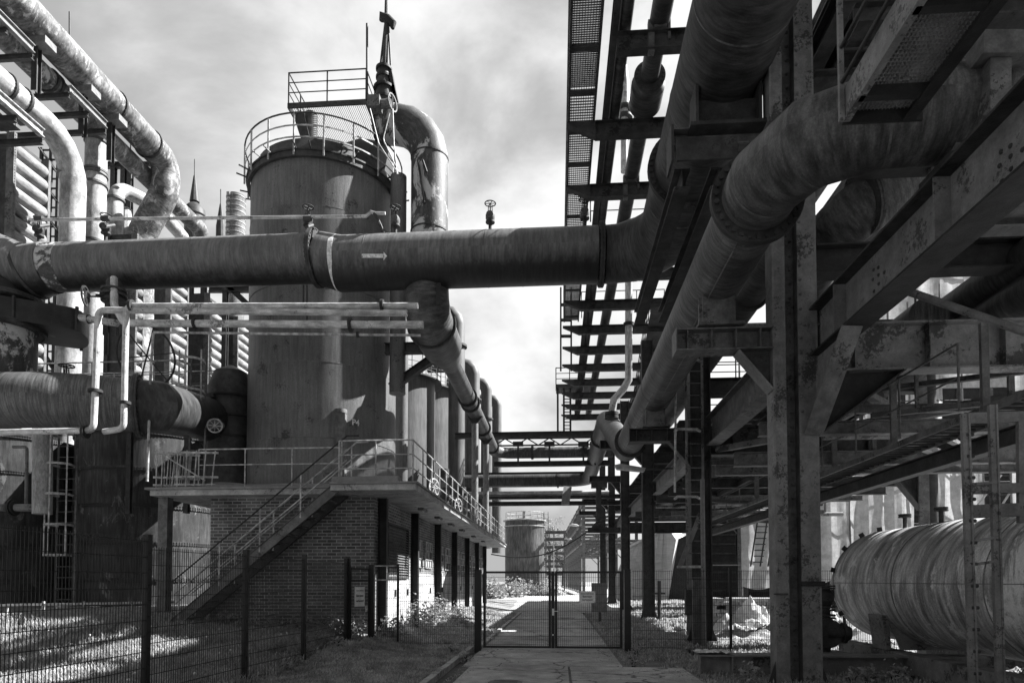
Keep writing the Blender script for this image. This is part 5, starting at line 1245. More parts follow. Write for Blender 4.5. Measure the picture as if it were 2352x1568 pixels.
# further railings inside the rack seen between the pipes
for k, (y, z0) in enumerate(((19.5, 11.9), (23, 12.0), (27, 12.0))):
    railing('rack_railing', ['light railing across the rack behind the fourth cross beam', 'light railing across the rack above the main pipe', 'light railing across the rack farthest away'][k], [(1.0, y, z0 + .6), (4.4, y, z0 + .6)], 1.1, 1.1, (1, .6, .3), .02, mat='steel_grey', group='railings across the rack')
mb = MB(); mb.bar((2.6, 24, ZB + .9), (2.6, 42, ZB + 1.0), .8, .05); mb.build
t = thing('sloping_walkway', 'railed walkway descending along the rack between its cross beams', 'walkway', W(1490, 740, 30))
a_, b_ = W(1520, 690, 25), W(1470, 935, 40)
mb = MB(); mb.bar(a_, b_, .7, .1); mb.build('deck', 'steel', t); railing(None, None, [a_ - V((.35, 0, 0)), b_ - V((.35, 0, 0))], 1.1, 1.1, (1, .6, .3), .02, parent=t, mat='steel')
# candle pipe
t = thing('white_stack', 'slim pale vent stack tapering upwards beside the rack pipe', 'vent stack', W(1434, 390, 24)); q_ = lambda v_: W(1434, v_, 24)
mb = MB(); mb.tube([q_(395), q_(272), q_(270), q_(250)], [.13, .13, .13, .13], 14); mb.build('lower_pipe', 'white_pipe', t); mb = MB(); mb.tube([q_(250), q_(246), q_(200), q_(152)], [.26, .24, .2, .1], 18); mb.build('stack', 'white_pipe', t)
for v_ in (270, 250): mb = MB(); c_ = q_(v_); mb.cyl(c_ - V((0, 0, .04)), c_ + V((0, 0, .04)), .3, 18); mb.build('collar', 'steel', t)
# twin crane beams below P1
for k, x in enumerate((2.22, 2.86)):
    beamthing('runway_beam', ['left one of the twin long beams between the two big pipes', 'right one of the twin long beams between the two big pipes'][k], (x, 11.6, EYE.z + 7.15), (x, 17.8, EYE.z + 7.15), .28, .34, 'steel', .025, 'twin long beams')
t = thing('pipe_trestle', 'boxed steel trestle carrying the huge overhead pipe at the nearest column', 'trestle', (2.8, 11.2, 9))
mb = MB(); mb.ibeam((1.95, 11.25, EYE.z + 7.55), (XR - .36, 11.25, EYE.z + 7.55), .36, .3, .02); mb.build('beam', 'steel_grey', t); mb = MB(); mb.box(1.93, 11.0, EYE.z + 7.1, 1.97, 11.5, EYE.z + 7.72); mb.box(2.0, 10.9, EYE.z + 7.03, 3.0, 10.95, EYE.z + 7.4); mb.build('end_plate', 'steel', t)
beamthing('upper_cross_beam', 'broad beam from the trestle to the top of the nearest column', (XR + .4, 11, EYE.z + 8.2), (9, 11, EYE.z + 8.2), .3, .45, 'steel', .03)
beamthing('upper_cross_beam', 'high beam against the sky right of the nearest column', (XR + .4, 12.5, EYE.z + 10), (9, 12.5, EYE.z + 10), .25, .4, 'steel_grey', .03)
for k, (x, z) in enumerate(((4.45, 9.0), (4.95, 9.1), (5.6, 11.6))):
    beamthing('high_beam', ['high long beam just right of the nearest column head', 'second high long beam close beside the first', 'highest long beam in the dark upper right'][k], (x, 3, EYE.z + z), (x, 17 if k < 2 else 22, EYE.z + z), .25, .4, 'steel', .03, 'high long beams')
X5, Z5, R5 = PY((1904, 201), (2130, 90), 10.6)
longpipe('high_gas_pipe', 'wide dark gas pipe high above the grated walkway', X5, Z5, R5, 2, 24, 'pipe_rack', (6.5, 14), 40)
t = thing('short_elbow_pipe', 'dark elbow of a gas pipe seen behind the striped elbow', 'gas pipe', W(1930, 520, 12.5))
mb = MB(); mb.tube(fillet([W(1850, 640, 14.5), W(1925, 500, 12.6), W(2120, 400, 12.6)], 1.1, 5), .52, 36); mb.build('elbow', 'pipe_near', t)
mb = MB(); d_ = (W(1850, 640, 14.5) - W(1925, 500, 12.6)).normalized(); mb.flange(W(1985, 462, 12.6), V((1, 0, .35)), .52, .1, .05, 24); mb.build('flange', 'steel', t)
longpipe('far_bridge_pipe', 'upper of two parallel pipes slanting through the bridge toward the right edge', *[PY((2080, 757), (2190, 757), 9.2)[i] for i in (0, 1)], .36, 5, 24, 'pipe_rack', (), 28)
longpipe('far_bridge_pipe', 'lower of two parallel pipes slanting through the bridge toward the right edge', *[PY((2175, 757), (2290, 757), 8.9)[i] for i in (0, 1)], .33, 5, 24, 'pipe_rack', (), 28)
longpipe('bridge_pipe', 'dark pipe hugging the right side of the striped pipe', *[PY((1700, 600), (1802, 640), 7.9)[i] for i in (0, 1)], .42, 12.4, 27, 'pipe_rack', (15,), 32)
longpipe('bridge_pipe', 'grey pipe running deep inside the bridge behind the ladder column', 5.5, EYE.z + 5.0, .3, 18.5, 45, 'pipe_feed', (), 24)
longpipe('bridge_pipe', 'grey pipe lying low inside the bridge beside the girder', 6.6, EYE.z + 4.7, .35, 12, 45, 'pipe_feed', (), 24)
mb = MB(); mb.tube([(4.2, 20.5, EYE.z + 7.6), (11, 20.5, EYE.z + 7.6)], .35, 24); o = mb.build('cross_pipe', 'pipe_feed', None, loc=(4.2, 20.5, 9)); tag(o, 'grey pipe crossing the bridge right behind the striped pipe', 'pipe')
# grated overhead walkway near the camera
XA, XB, ZW, YE = 2.80, 3.46, EYE.z + 4.5, 6.5
t = thing('grated_walkway', 'near overhead walkway of open grating with a rusty pale side beam', 'walkway', (XA, YE, ZW))
mb = MB(); mb.box(XA, 2.6, ZW, XA + .02, YE, ZW + .3); mb.box(XA + .02, 2.6, ZW, XA + .07, YE, ZW + .02); mb.box(XA + .02, 2.6, ZW + .28, XA + .07, YE, ZW + .3); mb.build('left_side_beam', 'rust_post', t)
mb = MB(); mb.box(XB - .02, 2.6, ZW, XB, YE, ZW + .3); mb.box(XB - .09, 2.6, ZW - .02, XB + .02, YE, ZW - .001); mb.build('right_side_beam', 'steel_dark', t)
mb = MB(); mb.box(XA + .0, YE + .002, ZW - .01, XB + .1, YE + .03, ZW + .25); mb.box(XA + .02, YE - .35, ZW - .0, XB - .02, YE - .27, ZW + .1); mb.box(XA + .02, 5.2, ZW, XB - .02, 5.28, ZW + .1); mb.build('end_plate', 'steel_dark', t)
mb = MB(); y = 2.7
while y < YE - .02:
    mb.bar((XA + .03, y, ZW + .12), (XB - .03, y, ZW + .12), .005, .03); y += .045
x = XA + .06
while x < XB - .03: mb.bar((x, 2.6, ZW + .12), (x, YE, ZW + .12), .005, .028); x += .035
mb.build('grating', 'steel_worn', t)
for y in (YE - .05, 4.6):
    mb = MB(); mb.bar((XA - .03, y, ZW - .02), (XA - .03, y, ZW + 1.25), .045, .045); mb.build('railing_post', 'rust_post', t)
for h_ in (1.2, .7, .35): mb = MB(); mb.cyl((XA - .03, 2.6, ZW + h_), (XA - .03, YE - .05, ZW + h_), .02, 8); mb.build('railing_rail', 'steel', t)
for h_ in (1.2, .7): mb = MB(); mb.cyl((XA - .03, YE - .03, ZW + h_), (XB, YE - .03, ZW + h_), .02, 8); mb.build('end_rail', 'steel', t)
# boxed bracket at the right edge, upper right mass of beams
t = thing('hanger_bracket', 'grey T shaped hanger bracket at the upper right edge', 'bracket', W(2285, 200, 6.8))
a_, b_ = W(2238, 122, 6.8), W(2480, 122, 6.8); mb = MB(); mb.bar(a_, b_, .3, .24); mb.build('cross_arm', 'steel_grey', t); mb = MB(); mb.bar(W(2284, 150, 6.8), W(2284, 300, 6.8), .2, .2, (0, 1, 0)); mb.build('stem', 'steel_grey', t)
for k, (v_, y, h_) in enumerate(((272, 7.8, .2), (375, 8.2, .24), (45, 8.0, .3))):
    a_, b_ = W(1960, v_, y), W(2500, v_, y); beamthing('dark_beam', ['dark level beam right behind the grated walkway end', 'dark level beam under the grated walkway end', 'dark level beam at the very top right'][k], a_, V((b_.x, b_.y, a_.z)), .3, h_, 'steel', .02, 'level beams at the upper right')
t = thing('twin_post', 'pair of short grey posts standing on the heavy girder', 'post', W(2145, 350, 8.2))
for u in (2138, 2172): mb = MB(); mb.bar(W(u, 300, 8.2), W(u, 430, 8.2), .05, .1); mb.build('post', 'steel_worn', t)
t = thing('saddle_block', 'flat faced saddle block under the striped elbow on the heavy girder', 'saddle', W(1990, 420, 7.6))
mb = MB(); c_ = V((X2 + 1.75, 7.3, 0)); mb.box(c_.x - .18, 7.1, zg1 + .08, c_.x + .3, 7.5, Z2 - R2 + .2); mb.build('block', 'steel_grey', t); mb = MB(); mb.box(c_.x - .3, 7.0, zg1 + .003, c_.x + .4, 7.6, zg1 + .07); mb.build('bearing', 'steel_dark', t)

# ------------------------------------------------------------------ ladder at the ladder column and rusty front frame
yl = 17.4; xlad = W(1597, 1200, yl).x
cage_ladder('column_ladder', 'rusty ladder with hoop bars fixed in front of the second column', xlad, yl, .3, W(1597, 820, yl).z, .42, False, 'steel_worn', .32, rmat='rust_post')
t = thing('ladder_hoop', 'single pale hoop with drop bar left of the column ladder', 'ladder hoop', W(1560, 990, yl))
mb = MB(); mb.cyl(W(1553, 820, yl), W(1550, 1130, yl), .03, 8); mb.build('drop_bar', 'rail', t)
for v_ in (990, 1145, 830): mb = MB(); mb.tube([W(1550, v_, yl), W(1556, v_ - 5, yl - .2), W(1600, v_ - 5, yl - .2), W(1608, v_, yl)], .035, 8); mb.build('hoop', 'rail', t)
t = thing('loose_plank', 'slanting rusty steel strip leaning in front of the column ladder', 'steel strip', W(1575, 1300, 17)); mb = MB(); mb.bar(W(1562, 1300, 17), W(1610, 1178, 17), .12, .03, (0, 1, 0)); mb.build('strip', 'rust_post', t)
t = thing('channel_post', 'tall rusty channel with boxes standing below the column ladder', 'channel post', W(1605, 1500, 16.6))
p = W(1604, 1480, 16.6); mb = MB(); mb.box(p.x - .12, p.y, .0, p.x + .12, p.y + .12, W(1600, 1330, 16.6).z); mb.build('channel', 'steel_grey', t)
p2 = W(1617, 1480, 16.5); mb = MB(); mb.cyl((p2.x, p2.y, 0), (p2.x, p2.y, W(1617, 1100, 16.5).z), .055, 10); mb.build('pole', 'steel_worn', t)
p3 = W(1590, 1380, 17.0); mb = MB(); mb.box(p3.x - .16, p3.y, p3.z - .35, p3.x + .12, p3.y + .15, p3.z + .3); mb.build('box', 'steel', t)
mb = MB(); mb.bar(W(1555, 1301, 17), W(1612, 1301, 17), .06, .06); mb.build('arm', 'rail', t)
# lamps over the road
t = thing('road_lamp', 'grey lamp head hanging sideways from the pipe bridge over the road', 'lamp', W(1450, 1073, 24)); mb = MB()
mb.prism([W(1412, 1067, 24), W(1418, 1076, 24), W(1480, 1082, 24), W(1484, 1074, 24), W(1425, 1064, 24)], [q + V((0, .3, 0)) for q in (W(1412, 1067, 24), W(1418, 1076, 24), W(1480, 1082, 24), W(1484, 1074, 24), W(1425, 1064, 24))]); mb.build('housing', 'insulation', t)
mb = MB(); mb.bar(W(1484, 1077, 24), W(1560, 1075, 24), .05, .05); mb.build('arm', 'steel', t)
for k, (u, v_, y) in enumerate(((1318, 1207, 70), (1304, 1238, 90))):
    t = thing('street_lamp', ['pale street lamp head reaching out from the far colonnade', 'smaller pale street lamp head farther down the colonnade'][k], 'lamp', W(u, v_, y)); mb = MB(); c_ = W(u, v_, y); mb.tube([c_ + V((-.5, 0, .05)), c_ + V((-.2, 0, .12)), c_ + V((.3, 0, .05)), c_ + V((.55, 0, 0))], [.03, .14, .12, .05], 10); mb.build('head', 'white_pipe', t)
    mb = MB(); mb.cyl(c_ + V((.5, 0, 0)), c_ + V((1.4, 0, -.2)), .04, 8); mb.build('arm', 'steel', t)
# further small members that fill the bridge
rnd = random.Random(21)
where = ['above the tank', 'behind the ladder column', 'beside the broad column', 'under the dark girders', 'deep in the bridge', 'close to the fence line', 'near the rear column', 'next to the grey bridge pipe', 'over the rubble heaps', 'over the clad shed', 'level with the tray hangers', 'under the lower deck']
for k in range(12):
    x = 4.6 + rnd.random() * 5; z = 4.6 + rnd.random() * 1.9; y0 = 11.3 + rnd.random() * 9
    if k % 3 == 0: mb = MB(); mb.cyl((x, y0, z), (x, y0 + 16, z), .07 + .05 * rnd.random(), 12); nm = 'slim_pipe'
    elif k % 3 == 1: mb = MB(); mb.ibeam((x, y0, z), (x, y0 + 9, z), .14, .2, .015); nm = 'purlin'
    else: mb = MB(); mb.bar((4.4, y0 + 2, z + .2), (9.8, y0 + 2 + rnd.choice((-2.5, 2.5)), z + .2), .12, .1); nm = 'tie_bar'
    o = mb.build(nm, 'steel_grey' if k % 2 else 'steel', None, loc=(x, y0, z)); tag(o, {'slim_pipe': 'slim dark pipe running lengthwise ', 'purlin': 'light lengthwise purlin ', 'tie_bar': 'slanting tie bar '}[nm] + where[k], {'slim_pipe': 'pipe', 'purlin': 'purlin', 'tie_bar': 'tie bar'}[nm])
railing('bridge_railing', 'railing along the outer edge of the bridge high above the tank', [(9.6, 12.5, 6.9), (9.6, 26, 6.9)], 1.1, 1.5, (1, .6, .3), .022, mat='steel_grey')
railing('bridge_railing', 'railing across the bridge seen under the striped pipe', [(4.6, 22.0, 8.3), (9.8, 22.0, 8.3)], 1.1, 1.2, (1, .6, .3), .022, mat='steel_grey')
rnd = random.Random(33)
place2 = ['crossing just behind the broad column', 'low over the fence line', 'beside the tray hangers', 'beneath the nearest grey secondary beam', 'between the two cross girders', 'above the sheeted heap', 'in front of the white sheets', 'near the steep stair', 'over the pump', 'behind the haunch of the broad column', 'above the brick stack', 'next to the tank nozzles', 'toward the round rear column', 'close under the cable tray', 'right of the ladder column', 'left of the round rear column', 'high over the heaps', 'level with the second cross girder']
for k in range(18):
    y = 12.2 + 1.05 * k; z = 4.0 + 1.2 * rnd.random(); x0 = 4.4 + rnd.random() * 2; x1 = 8.5 + rnd.random() * 2
    mb = MB(); q = k % 3
    if q == 0: mb.bar((x0, y, z), (x1, y + rnd.uniform(-1.5, 1.5), z + rnd.uniform(-.5, .7)), .09, .09); nm, lb = 'lattice_bar', 'thin sloping lattice bar '
    elif q == 1: mb.ibeam((4.4, y, z), (10.2, y, z), .12, .16, .012); nm, lb = 'light_beam', 'light level beam '
    else: mb.cyl((x0, y, z), (x1, y, z), .05 + .04 * rnd.random(), 10); nm, lb = 'thin_pipe', 'thin level pipe '
    if q: 
        for xx in (x0 + .8, x1 - .6): mb.bar((xx, y, z), (xx, y, 5.9), .06, .05)
    o = mb.build(nm, ('steel', 'steel_grey', 'rust_post')[k % 3], None, loc=(x0, y, z)); tag(o, lb + place2[k], {'lattice_bar': 'bar', 'light_beam': 'beam', 'thin_pipe': 'pipe'}[nm])
railing('bridge_railing', 'thin railing low over the tank along the cable tray', [(x_t - .35, 9.5, z_t + .1), (x_t - .35, 27, z_t + .1)], .95, 1.6, (1, .5), .018, mat='steel_grey')
# ------------------------------------------------------------------ horizontal tank on its skid
xk, zk, rk = 7.45, 1.68, 1.2
xk, zk, rk = PY((1985, 1226), (2019, 1461), 6.92)
t = thing('horizontal_tank', 'big rust streaked horizontal boiler tank lying at the right edge', 'tank', (xk, 10, zk - rk))
mb = MB(); yk0, yk1 = 4.6, 14.3
prof = [(yk0, rk), (yk0 + 2.4, rk), (yk0 + 2.41, rk + .006), (yk0 + 4.8, rk + .006), (yk0 + 4.81, rk), (yk1 - 2.4, rk), (yk1 - 2.39, rk + .006), (yk1, rk + .006)]
mb.tube([(xk, a, zk) for a, b in prof], [b for a, b in prof], 96, cap=False); mb.build('shell', 'boiler', t)
mb = MB(); mb.bar((xk - rk * math.cos(.03) - .0, yk0, zk + .03), (xk - rk * math.cos(.03) - .0, yk1, zk + .03), .016, .012); mb.build('weld_seam', 'steel_worn', t)
for y_ in (yk1 - 2.4, yk0 + 4.8, yk1): mb = MB(); mb.ring((xk, y_, zk), (0, 1, 0), rk - .002, rk + .012, .02, 96); mb.build('weld_seam', 'steel_worn', t)
mb = MB(); pr = [(0, 1), (.13, .985), (.3, .93), (.45, .84), (.58, .7), (.68, .5), (.74, .28), (.76, .02)]
mb.tube([(xk, yk1 + a, zk) for a, b in pr], [rk * b for a, b in pr], 96); mb.build('dished_end', 'boiler', t)
for (th, dy) in ((100, .05), (118, .1), (140, .12), (165, .14), (188, .14), (212, .12), (75, .1), (60, .6)):
    a_ = R(th); mb = MB(); c_ = V((xk + rk * .995 * math.cos(a_), yk1 - .15 + dy, zk + rk * .995 * math.sin(a_))); e = V((math.cos(a_), 0, math.sin(a_))); mb.bar(c_, c_ + e * .1, .1, .02, (0, 1, 0)); mb.build('lug', 'steel', t)
for u, v_ in ((2245, 1), (2170, 1)):
    pass
for k, y in enumerate((11.9, 13.1)):
    tt = MB(); tt.cyl((xk - .25, y, zk + rk - .03), (xk - .25, y, zk + rk + .2), .04, 10); tt.cyl((xk - .25, y, zk + rk + .17), (xk - .25, y, zk + rk + .2), .11, 14); tt.cyl((xk - .25, y, zk + rk + .21), (xk - .25, y, zk + rk + .24), .11, 14); tt.build('nozzle', 'steel', t)
mb = MB(); mb.cyl((xk, 9.0, zk + rk - .1), (xk, 9.0, zk + rk + .3), .42, 32); mb.flange((xk, 9.0, zk + rk + .34), (0, 0, 1), .42, .1, .04, 20); mh = mb.build('manhole_dome', 'steel', t)
mb = MB(); mb.tube([(xk - .15, 9, zk + rk + .38), (xk - .15, 9, zk + rk + .44), (xk + .15, 9, zk + rk + .44), (xk + .15, 9, zk + rk + .38)], .015, 6); mb.build('handle', 'steel_dark', mh)
for k, y in enumerate((12.6, 8.2, 5.8)):
    mb = MB(); zt_ = zk - rk
    mb.prism([(xk - .72, y - .25, .45), (xk + .75, y - .25, .45), (xk + 1.0, y - .25, zk - .5), (xk - 1.0, y - .25, zk - .55)], [(xk - .75, y - .23, .45), (xk + .75, y - .23, .45), (xk + 1.0, y - .23, zk - .5), (xk - 1.0, y - .23, zk - .55)])
    mb.prism([(xk - .98, y - .23, .45), (xk - .9, y - .23, .45), (xk - .94, y - .23, zk - .55), (xk - 1.06, y - .23, zk - .55)], [(xk - .98, y + .3, .45), (xk - .9, y + .3, .45), (xk - .94, y + .3, zk - .55), (xk - 1.06, y + .3, zk - .55)])
    mb.box(xk - .2, y - .2, .45, xk - .17, y + .3, zk - rk + .1)
    mb.build('saddle', 'steel_worn' if k else 'rust_post', t)
# long skid girder
a_, b_ = W(1606, 1537, 11.8), W(2260, 1537, 11.8)
t = thing('skid_girder', 'low rusty girder lying in the weeds under the horizontal tank', 'girder', (a_.x, 11.8, 0))
mb = MB(); mb.box(a_.x, 11.7, .38, b_.x, 12.1, .41); mb.box(a_.x + .02, 11.88, .06, b_.x, 11.9, .38); mb.box(a_.x, 11.7, .03, b_.x, 12.1, .06); mb.box(a_.x - .0, 11.72, .06, a_.x + .02, 11.88, .38); mb.box(a_.x + .55, 11.72, .06, a_.x + .57, 11.88, .38); mb.build('beam', 'steel_worn', t)
mb = MB(); mb.box(xk - .95, 4.5, .1, xk - .65, 14.5, .44); mb.box(xk + .65, 4.5, .1, xk + .95, 14.5, .44); mb.build('runner', 'rust_post', t)
mb = MB(); random.seed(5); q = V((a_.x + .22, 11.9, .42)); n = 14
for j in range(5):
    for i in range(9): pass
vs = [[V((a_.x - .08 + .62 * i / 13, 11.68 + .42 * j / 7, .425 + .05 * noise.noise(V((i * .6, j * .6, 1))) + .03)) for i in range(14)] for j in range(8)]
for j in range(7):
    for i in range(13): mb.quad([vs[j][i], vs[j][i + 1], vs[j + 1][i + 1], vs[j + 1][i]])
o = mb.build('rag', 'cloth', None, loc=q); tag(o, 'crumpled white rag lying on the end of the rusty girder', 'rag')
# pump valve beside column
p = W(1893, 1500, 12.6)
t = thing('pump_valve', 'rusty stacked valve and pump body between the broad column and the tank', 'pump', (p.x, 12.6, .0)); X_ = p.x
z_ = lambda v_: W(1893, v_, 12.6).z
mb = MB(); mb.cyl((X_ + .02, 12.6, z_(1500)), (X_ + .02, 12.6, z_(1345)), .09, 16); mb.tube([(X_ + .02, 12.6, z_(1392)), (X_ + .02, 12.6, z_(1378)), (X_ + .02, 12.6, z_(1362)), (X_ + .02, 12.6, z_(1352))], [.1, .17, .17, .1], 20)
for v_ in (1347, 1352, 1395, 1402, 1414, 1420): mb.cyl((X_ + .02, 12.6, z_(v_)), (X_ + .02, 12.6, z_(v_) + .03), .19, 20)
mb.build('valve_stack', 'steel', t)
mb = MB(); mb.cyl((X_, 12.4, z_(1452)), (X_, 12.8, z_(1452)), .27, 28); mb.cyl((X_, 12.5, z_(1452)), (X_ + .42, 12.5, z_(1452)), .13, 20); mb.cyl((X_ + .28, 12.5, z_(1452)), (X_ + .34, 12.5, z_(1452)), .19, 20); mb.build('pump_body', 'steel', t)
mb = MB(); mb.box(X_ - .3, 12.3, 0, X_ + .35, 12.9, z_(1495)); mb.build('plinth', 'steel_worn', t)
# tall rusty ladder frame in front of the tank
yq = 7.6
t = thing('free_ladder', 'tall rusty ladder standing in front of the horizontal tank', 'ladder', W(2255, 1568, yq))
for (u0, v0, u1, v1) in ((2237, 1660, 2215, 950), (2299, 1660, 2278, 930)):
    a_, b_ = W(u0, v0, yq), W(u1, v1, yq); mb = MB(); mb.bar(a_, b_, .075, .05, (0, 1, 0)); mb.bar(a_ + V((.03, .0, 0)), b_ + V((.03, .0, 0)), .02, .08, (0, 1, 0)); mb.build('side_rail', 'rust_post', t)
    mb = MB()
    if u0 < 2250:
        for k in range(12): c_ = a_.lerp(b_, .16 + k * .07); mb.cyl(c_ + V((.0, -.02, 0)), c_ + V((.075, -.02, 0)), .02, 8)
        mb.build('rung_stubs', 'steel', t)
for (v0, v1) in ((1245, 1233), (1298, 1288), (1112, 1107)):
    mb = MB(); mb.bar(W(2222, v0, yq - .02), W(2290, v1, yq - .02), .03, .03); mb.build('rung', 'rust_post', t)
for k, (v0, y_) in enumerate(((1170, 8.4), (955, 8.4), (1118, 8.4))):
    mb = MB(); mb.bar(W(2225, v0 + 5, y_), W(2420, v0 + (0 if k else -4), y_), .08, .12 if k != 0 else .16); mb.build('tie_bar', 'rust_post', t)
mb = MB(); mb.bar(W(2342, 945, 8.4), W(2344, 1200, 8.4), .06, .06); mb.build('rear_post', 'rust_post', t)

# ------------------------------------------------------------------ mesh fences and gate
def mesh_panel(parent, p0, p1, z0, z1, r=.0034, sp=.05, hs=.2):
    p0, p1 = V(p0), V(p1); L = (p1 - p0).length; n = int(L / sp); d = (p1 - p0) / L; nn = V((-d.y, d.x, 0)); mb = MB()
    for i in range(n + 1):
        q = p0.lerp(p1, (i + .5) / (n + 1)); mb.bar((q.x, q.y, z0), (q.x, q.y, z1 + .02), r * 2, r * 2, nn)
    z = z0 + .03; 
    while z < z1 + .01:
        for s_ in (-1, 1): mb.bar(V((p0.x, p0.y, z)) + nn * s_ * r * 2.1, V((p1.x, p1.y, z)) + nn * s_ * r * 2.1, r * 2.2, r * 2.2)
        z += hs
    return mb.build('mesh_panel', 'fence', parent, smooth=False)
def fence_post(parent, x, y, z0, z1, w_=.06, d_=.06, cap=True):
    mb = MB(); mb.box(x - w_ / 2, y - d_ / 2, z0, x + w_ / 2, y + d_ / 2, z1); mb.box(x - w_ / 2 - .004, y - d_ / 2 - .004, z1, x + w_ / 2 + .004, y + d_ / 2 + .004, z1 + .008)
    z = z0 + .15
    while z < z1 - .05: mb.cyl((x + w_ / 2, y, z), (x + w_ / 2 + .012, y, z), .008, 6); z += .2
    return mb.build('post', 'fence', parent)
t = thing('mesh_fence', 'long dark wire mesh fence running along the grass in front of the stairs', 'fence', (-5.1, 8, 0))
FP = [(-5.3, 3.0, .0), (-5.27, 5.5, .0), (-5.22, 8.0, .0), (-5.1, 10.4, .0), (-4.93, 12.45, .0), (-4.86, 14.75, .0)]
for (x, y, z) in FP: fence_post(t, x, y, -.1, 2.28 if y < 9 else 2.2, .07, .09)
for i in range(len(FP) - 1):
    a_, b_ = FP[i], FP[i + 1]; up_ = .1 if b_[1] <= 8 else 0
    mesh_panel(t, a_[:2] + (0,), b_[:2] + (0,), .07 + up_, 2.12 + up_ - (.03 if a_[1] > 10 else 0))
t = thing('side_gate', 'narrow dark wire mesh wicket gate with a small notice beside the brick wall', 'gate', (-4.7, 15.1, 0))
fence_post(t, -4.84, 14.85, -.1, 2.24, .09, .09); fence_post(t, -4.5, 15.6, -.1, 2.08, .13, .13)
a_, b_ = V((-4.81, 14.93, 0)), V((-4.55, 15.52, 0))
mb = MB()
for q in (a_, b_): mb.bar(q + V((0, 0, .1)), q + V((0, 0, 1.98)), .04, .04)
for z in (.1, 1.98, 1.7): mb.bar(a_ + V((0, 0, z)), b_ + V((0, 0, z)), .04, .04)
mb.build('gate_frame', 'fence', t); mesh_panel(t, a_, b_, .12, 1.9)
mb = MB(); mb.bar(b_ + V((-.05, -.08, 1.02)), b_ + V((.0, -.12, 1.02)), .02, .03); mb.box(b_.x - .06, b_.y - .06, .95, b_.x - .02, b_.y, 1.1); mb.build('handle', 'sign_white', t)
ts = thing('notice_sign', 'small white notice with three lines of print on the wicket gate', 'sign', (-4.7, 15.15, 1.5))
c0 = a_.lerp(b_, .42) + V((.05, -.06, 1.33)); dd = (b_ - a_).normalized(); 
mb = MB(); mb.bar(c0 - dd * .17 + V((0, 0, 0)), c0 + dd * .17, .01, .46, (0, 0, 1)); mb.build('plate', 'sign_white', ts)
ang = math.atan2(dd.y, dd.x)
nn = V((dd.y, -dd.x, 0))
for k, (wd, sz, dz) in enumerate((('Industriedenkmal', .035, .13), ('Betreten', .07, .0), ('verboten!', .07, -.12))):
    text(wd, sz, c0 + nn * .009 + V((0, 0, dz)), (PI / 2, 0, ang), 'sign_ink', ts, .001)
t = thing('mesh_fence', 'dark wire mesh fence between the wicket gate and the left gate post', 'fence', (-3.8, 15.6, 0))
fence_post(t, -3.86, 15.62, -.05, 2.08, .05, .05)
mesh_panel(t, (-4.42, 15.62, 0), (-3.9, 15.62, 0), .25, 2.08); mesh_panel(t, (-3.82, 15.62, 0), (-2.0, 15.62, 0), .18, 2.05)
mb = MB(); mb.bar((-4.42, 15.6, 2.06), (-3.9, 15.6, 2.06), .03, .03); mb.bar((-4.42, 15.6, 1.72), (-3.9, 15.6, 1.72), .02, .03); mb.build('top_bar', 'rail', t)
GX0, GX1, GY = W(1098, 1400, 15.7).x, W(1441, 1400, 15.7).x, 15.7
t = thing('double_gate', 'closed double leaf steel mesh gate across the road', 'gate', ((GX0 + GX1) / 2, GY, 0))
for x, w_ in ((GX0, .16), (GX1, .15)):
    o = fence_post(t, x, GY, -.05, 1.96, w_, .15)
gm = W(1270, 1400, GY).x
for (xa, xb) in ((GX0 + .13, gm - .045), (gm + .045, GX1 - .12)):
    mb = MB(); zb_, zt_ = .1, 1.93
    for x in (xa + .03, xb - .03): mb.box(x - .03, GY - .025, zb_, x + .03, GY + .025, zt_)
    for z in (zb_ + .025, zt_ - .025): mb.box(xa + .06, GY - .024, z - .025, xb - .06, GY + .024, z + .025)
    lf = mb.build('gate_leaf', 'fence', t)
    mesh_panel(lf, (xa + .06, GY, 0), (xb - .06, GY, 0), zb_ + .05, zt_ - .07, .0034, .05, .2)
mb = MB(); mb.box(gm - .04, GY - .05, .1, gm + .04, GY - .026, 1.93); mb.build('meeting_stile', 'fence', t)
mb = MB(); mb.bar((gm + .01, GY - .08, .98), (gm + .13, GY - .08, .98), .015, .015); mb.box(gm - .02, GY - .06, .88, gm + .03, GY - .05, 1.04); mb.cyl((gm, GY - .05, .42), (gm, GY - .06, .42), .02, 8); mb.build('handle', 'sign_white', t)
c_ = W(1349, 1370, GY - .04)
ts = thing('warning_sign', 'white sign reading Betreten verboten! on the right gate leaf', 'sign', c_)
mb = MB(); mb.box(c_.x - .19, GY - .05, c_.z - .14, c_.x + .19, GY - .043, c_.z + .14); mb.build('plate', 'sign_white', ts)
for wd, sz, dz in (('Industriedenkmal', .042, .075), ('Betreten', .062, .0), ('verboten!', .062, -.075), ('Regional', .016, -.12)):
    if wd == 'Regional': continue
    text(wd, sz, (c_.x, GY - .051, c_.z + dz - .01), (PI / 2, 0, 0), 'sign_ink', ts, .001)
mb = MB()
for sx_ in (-1, 1):
    for sz_ in (-1, 1): mb.cyl((c_.x + sx_ * .175, GY - .056, c_.z + sz_ * .125), (c_.x + sx_ * .175, GY - .05, c_.z + sz_ * .125), .009, 8)
mb.build('screws', 'sign_ink', ts)
t = thing('mesh_fence', 'dark wire mesh fence right of the gate passing behind the columns', 'fence', (4, GY, 0))
xp = [GX1 + .08, W(1678, 1400, GY).x, 6.6, 9.1, 11.6]
for x in xp[1:]: fence_post(t, x, GY, -.05, 2.0, .06, .05)
for i in range(len(xp) - 1): mesh_panel(t, (xp[i] + .04, GY, 0), (xp[i + 1] - .04, GY, 0), .1, 1.93)

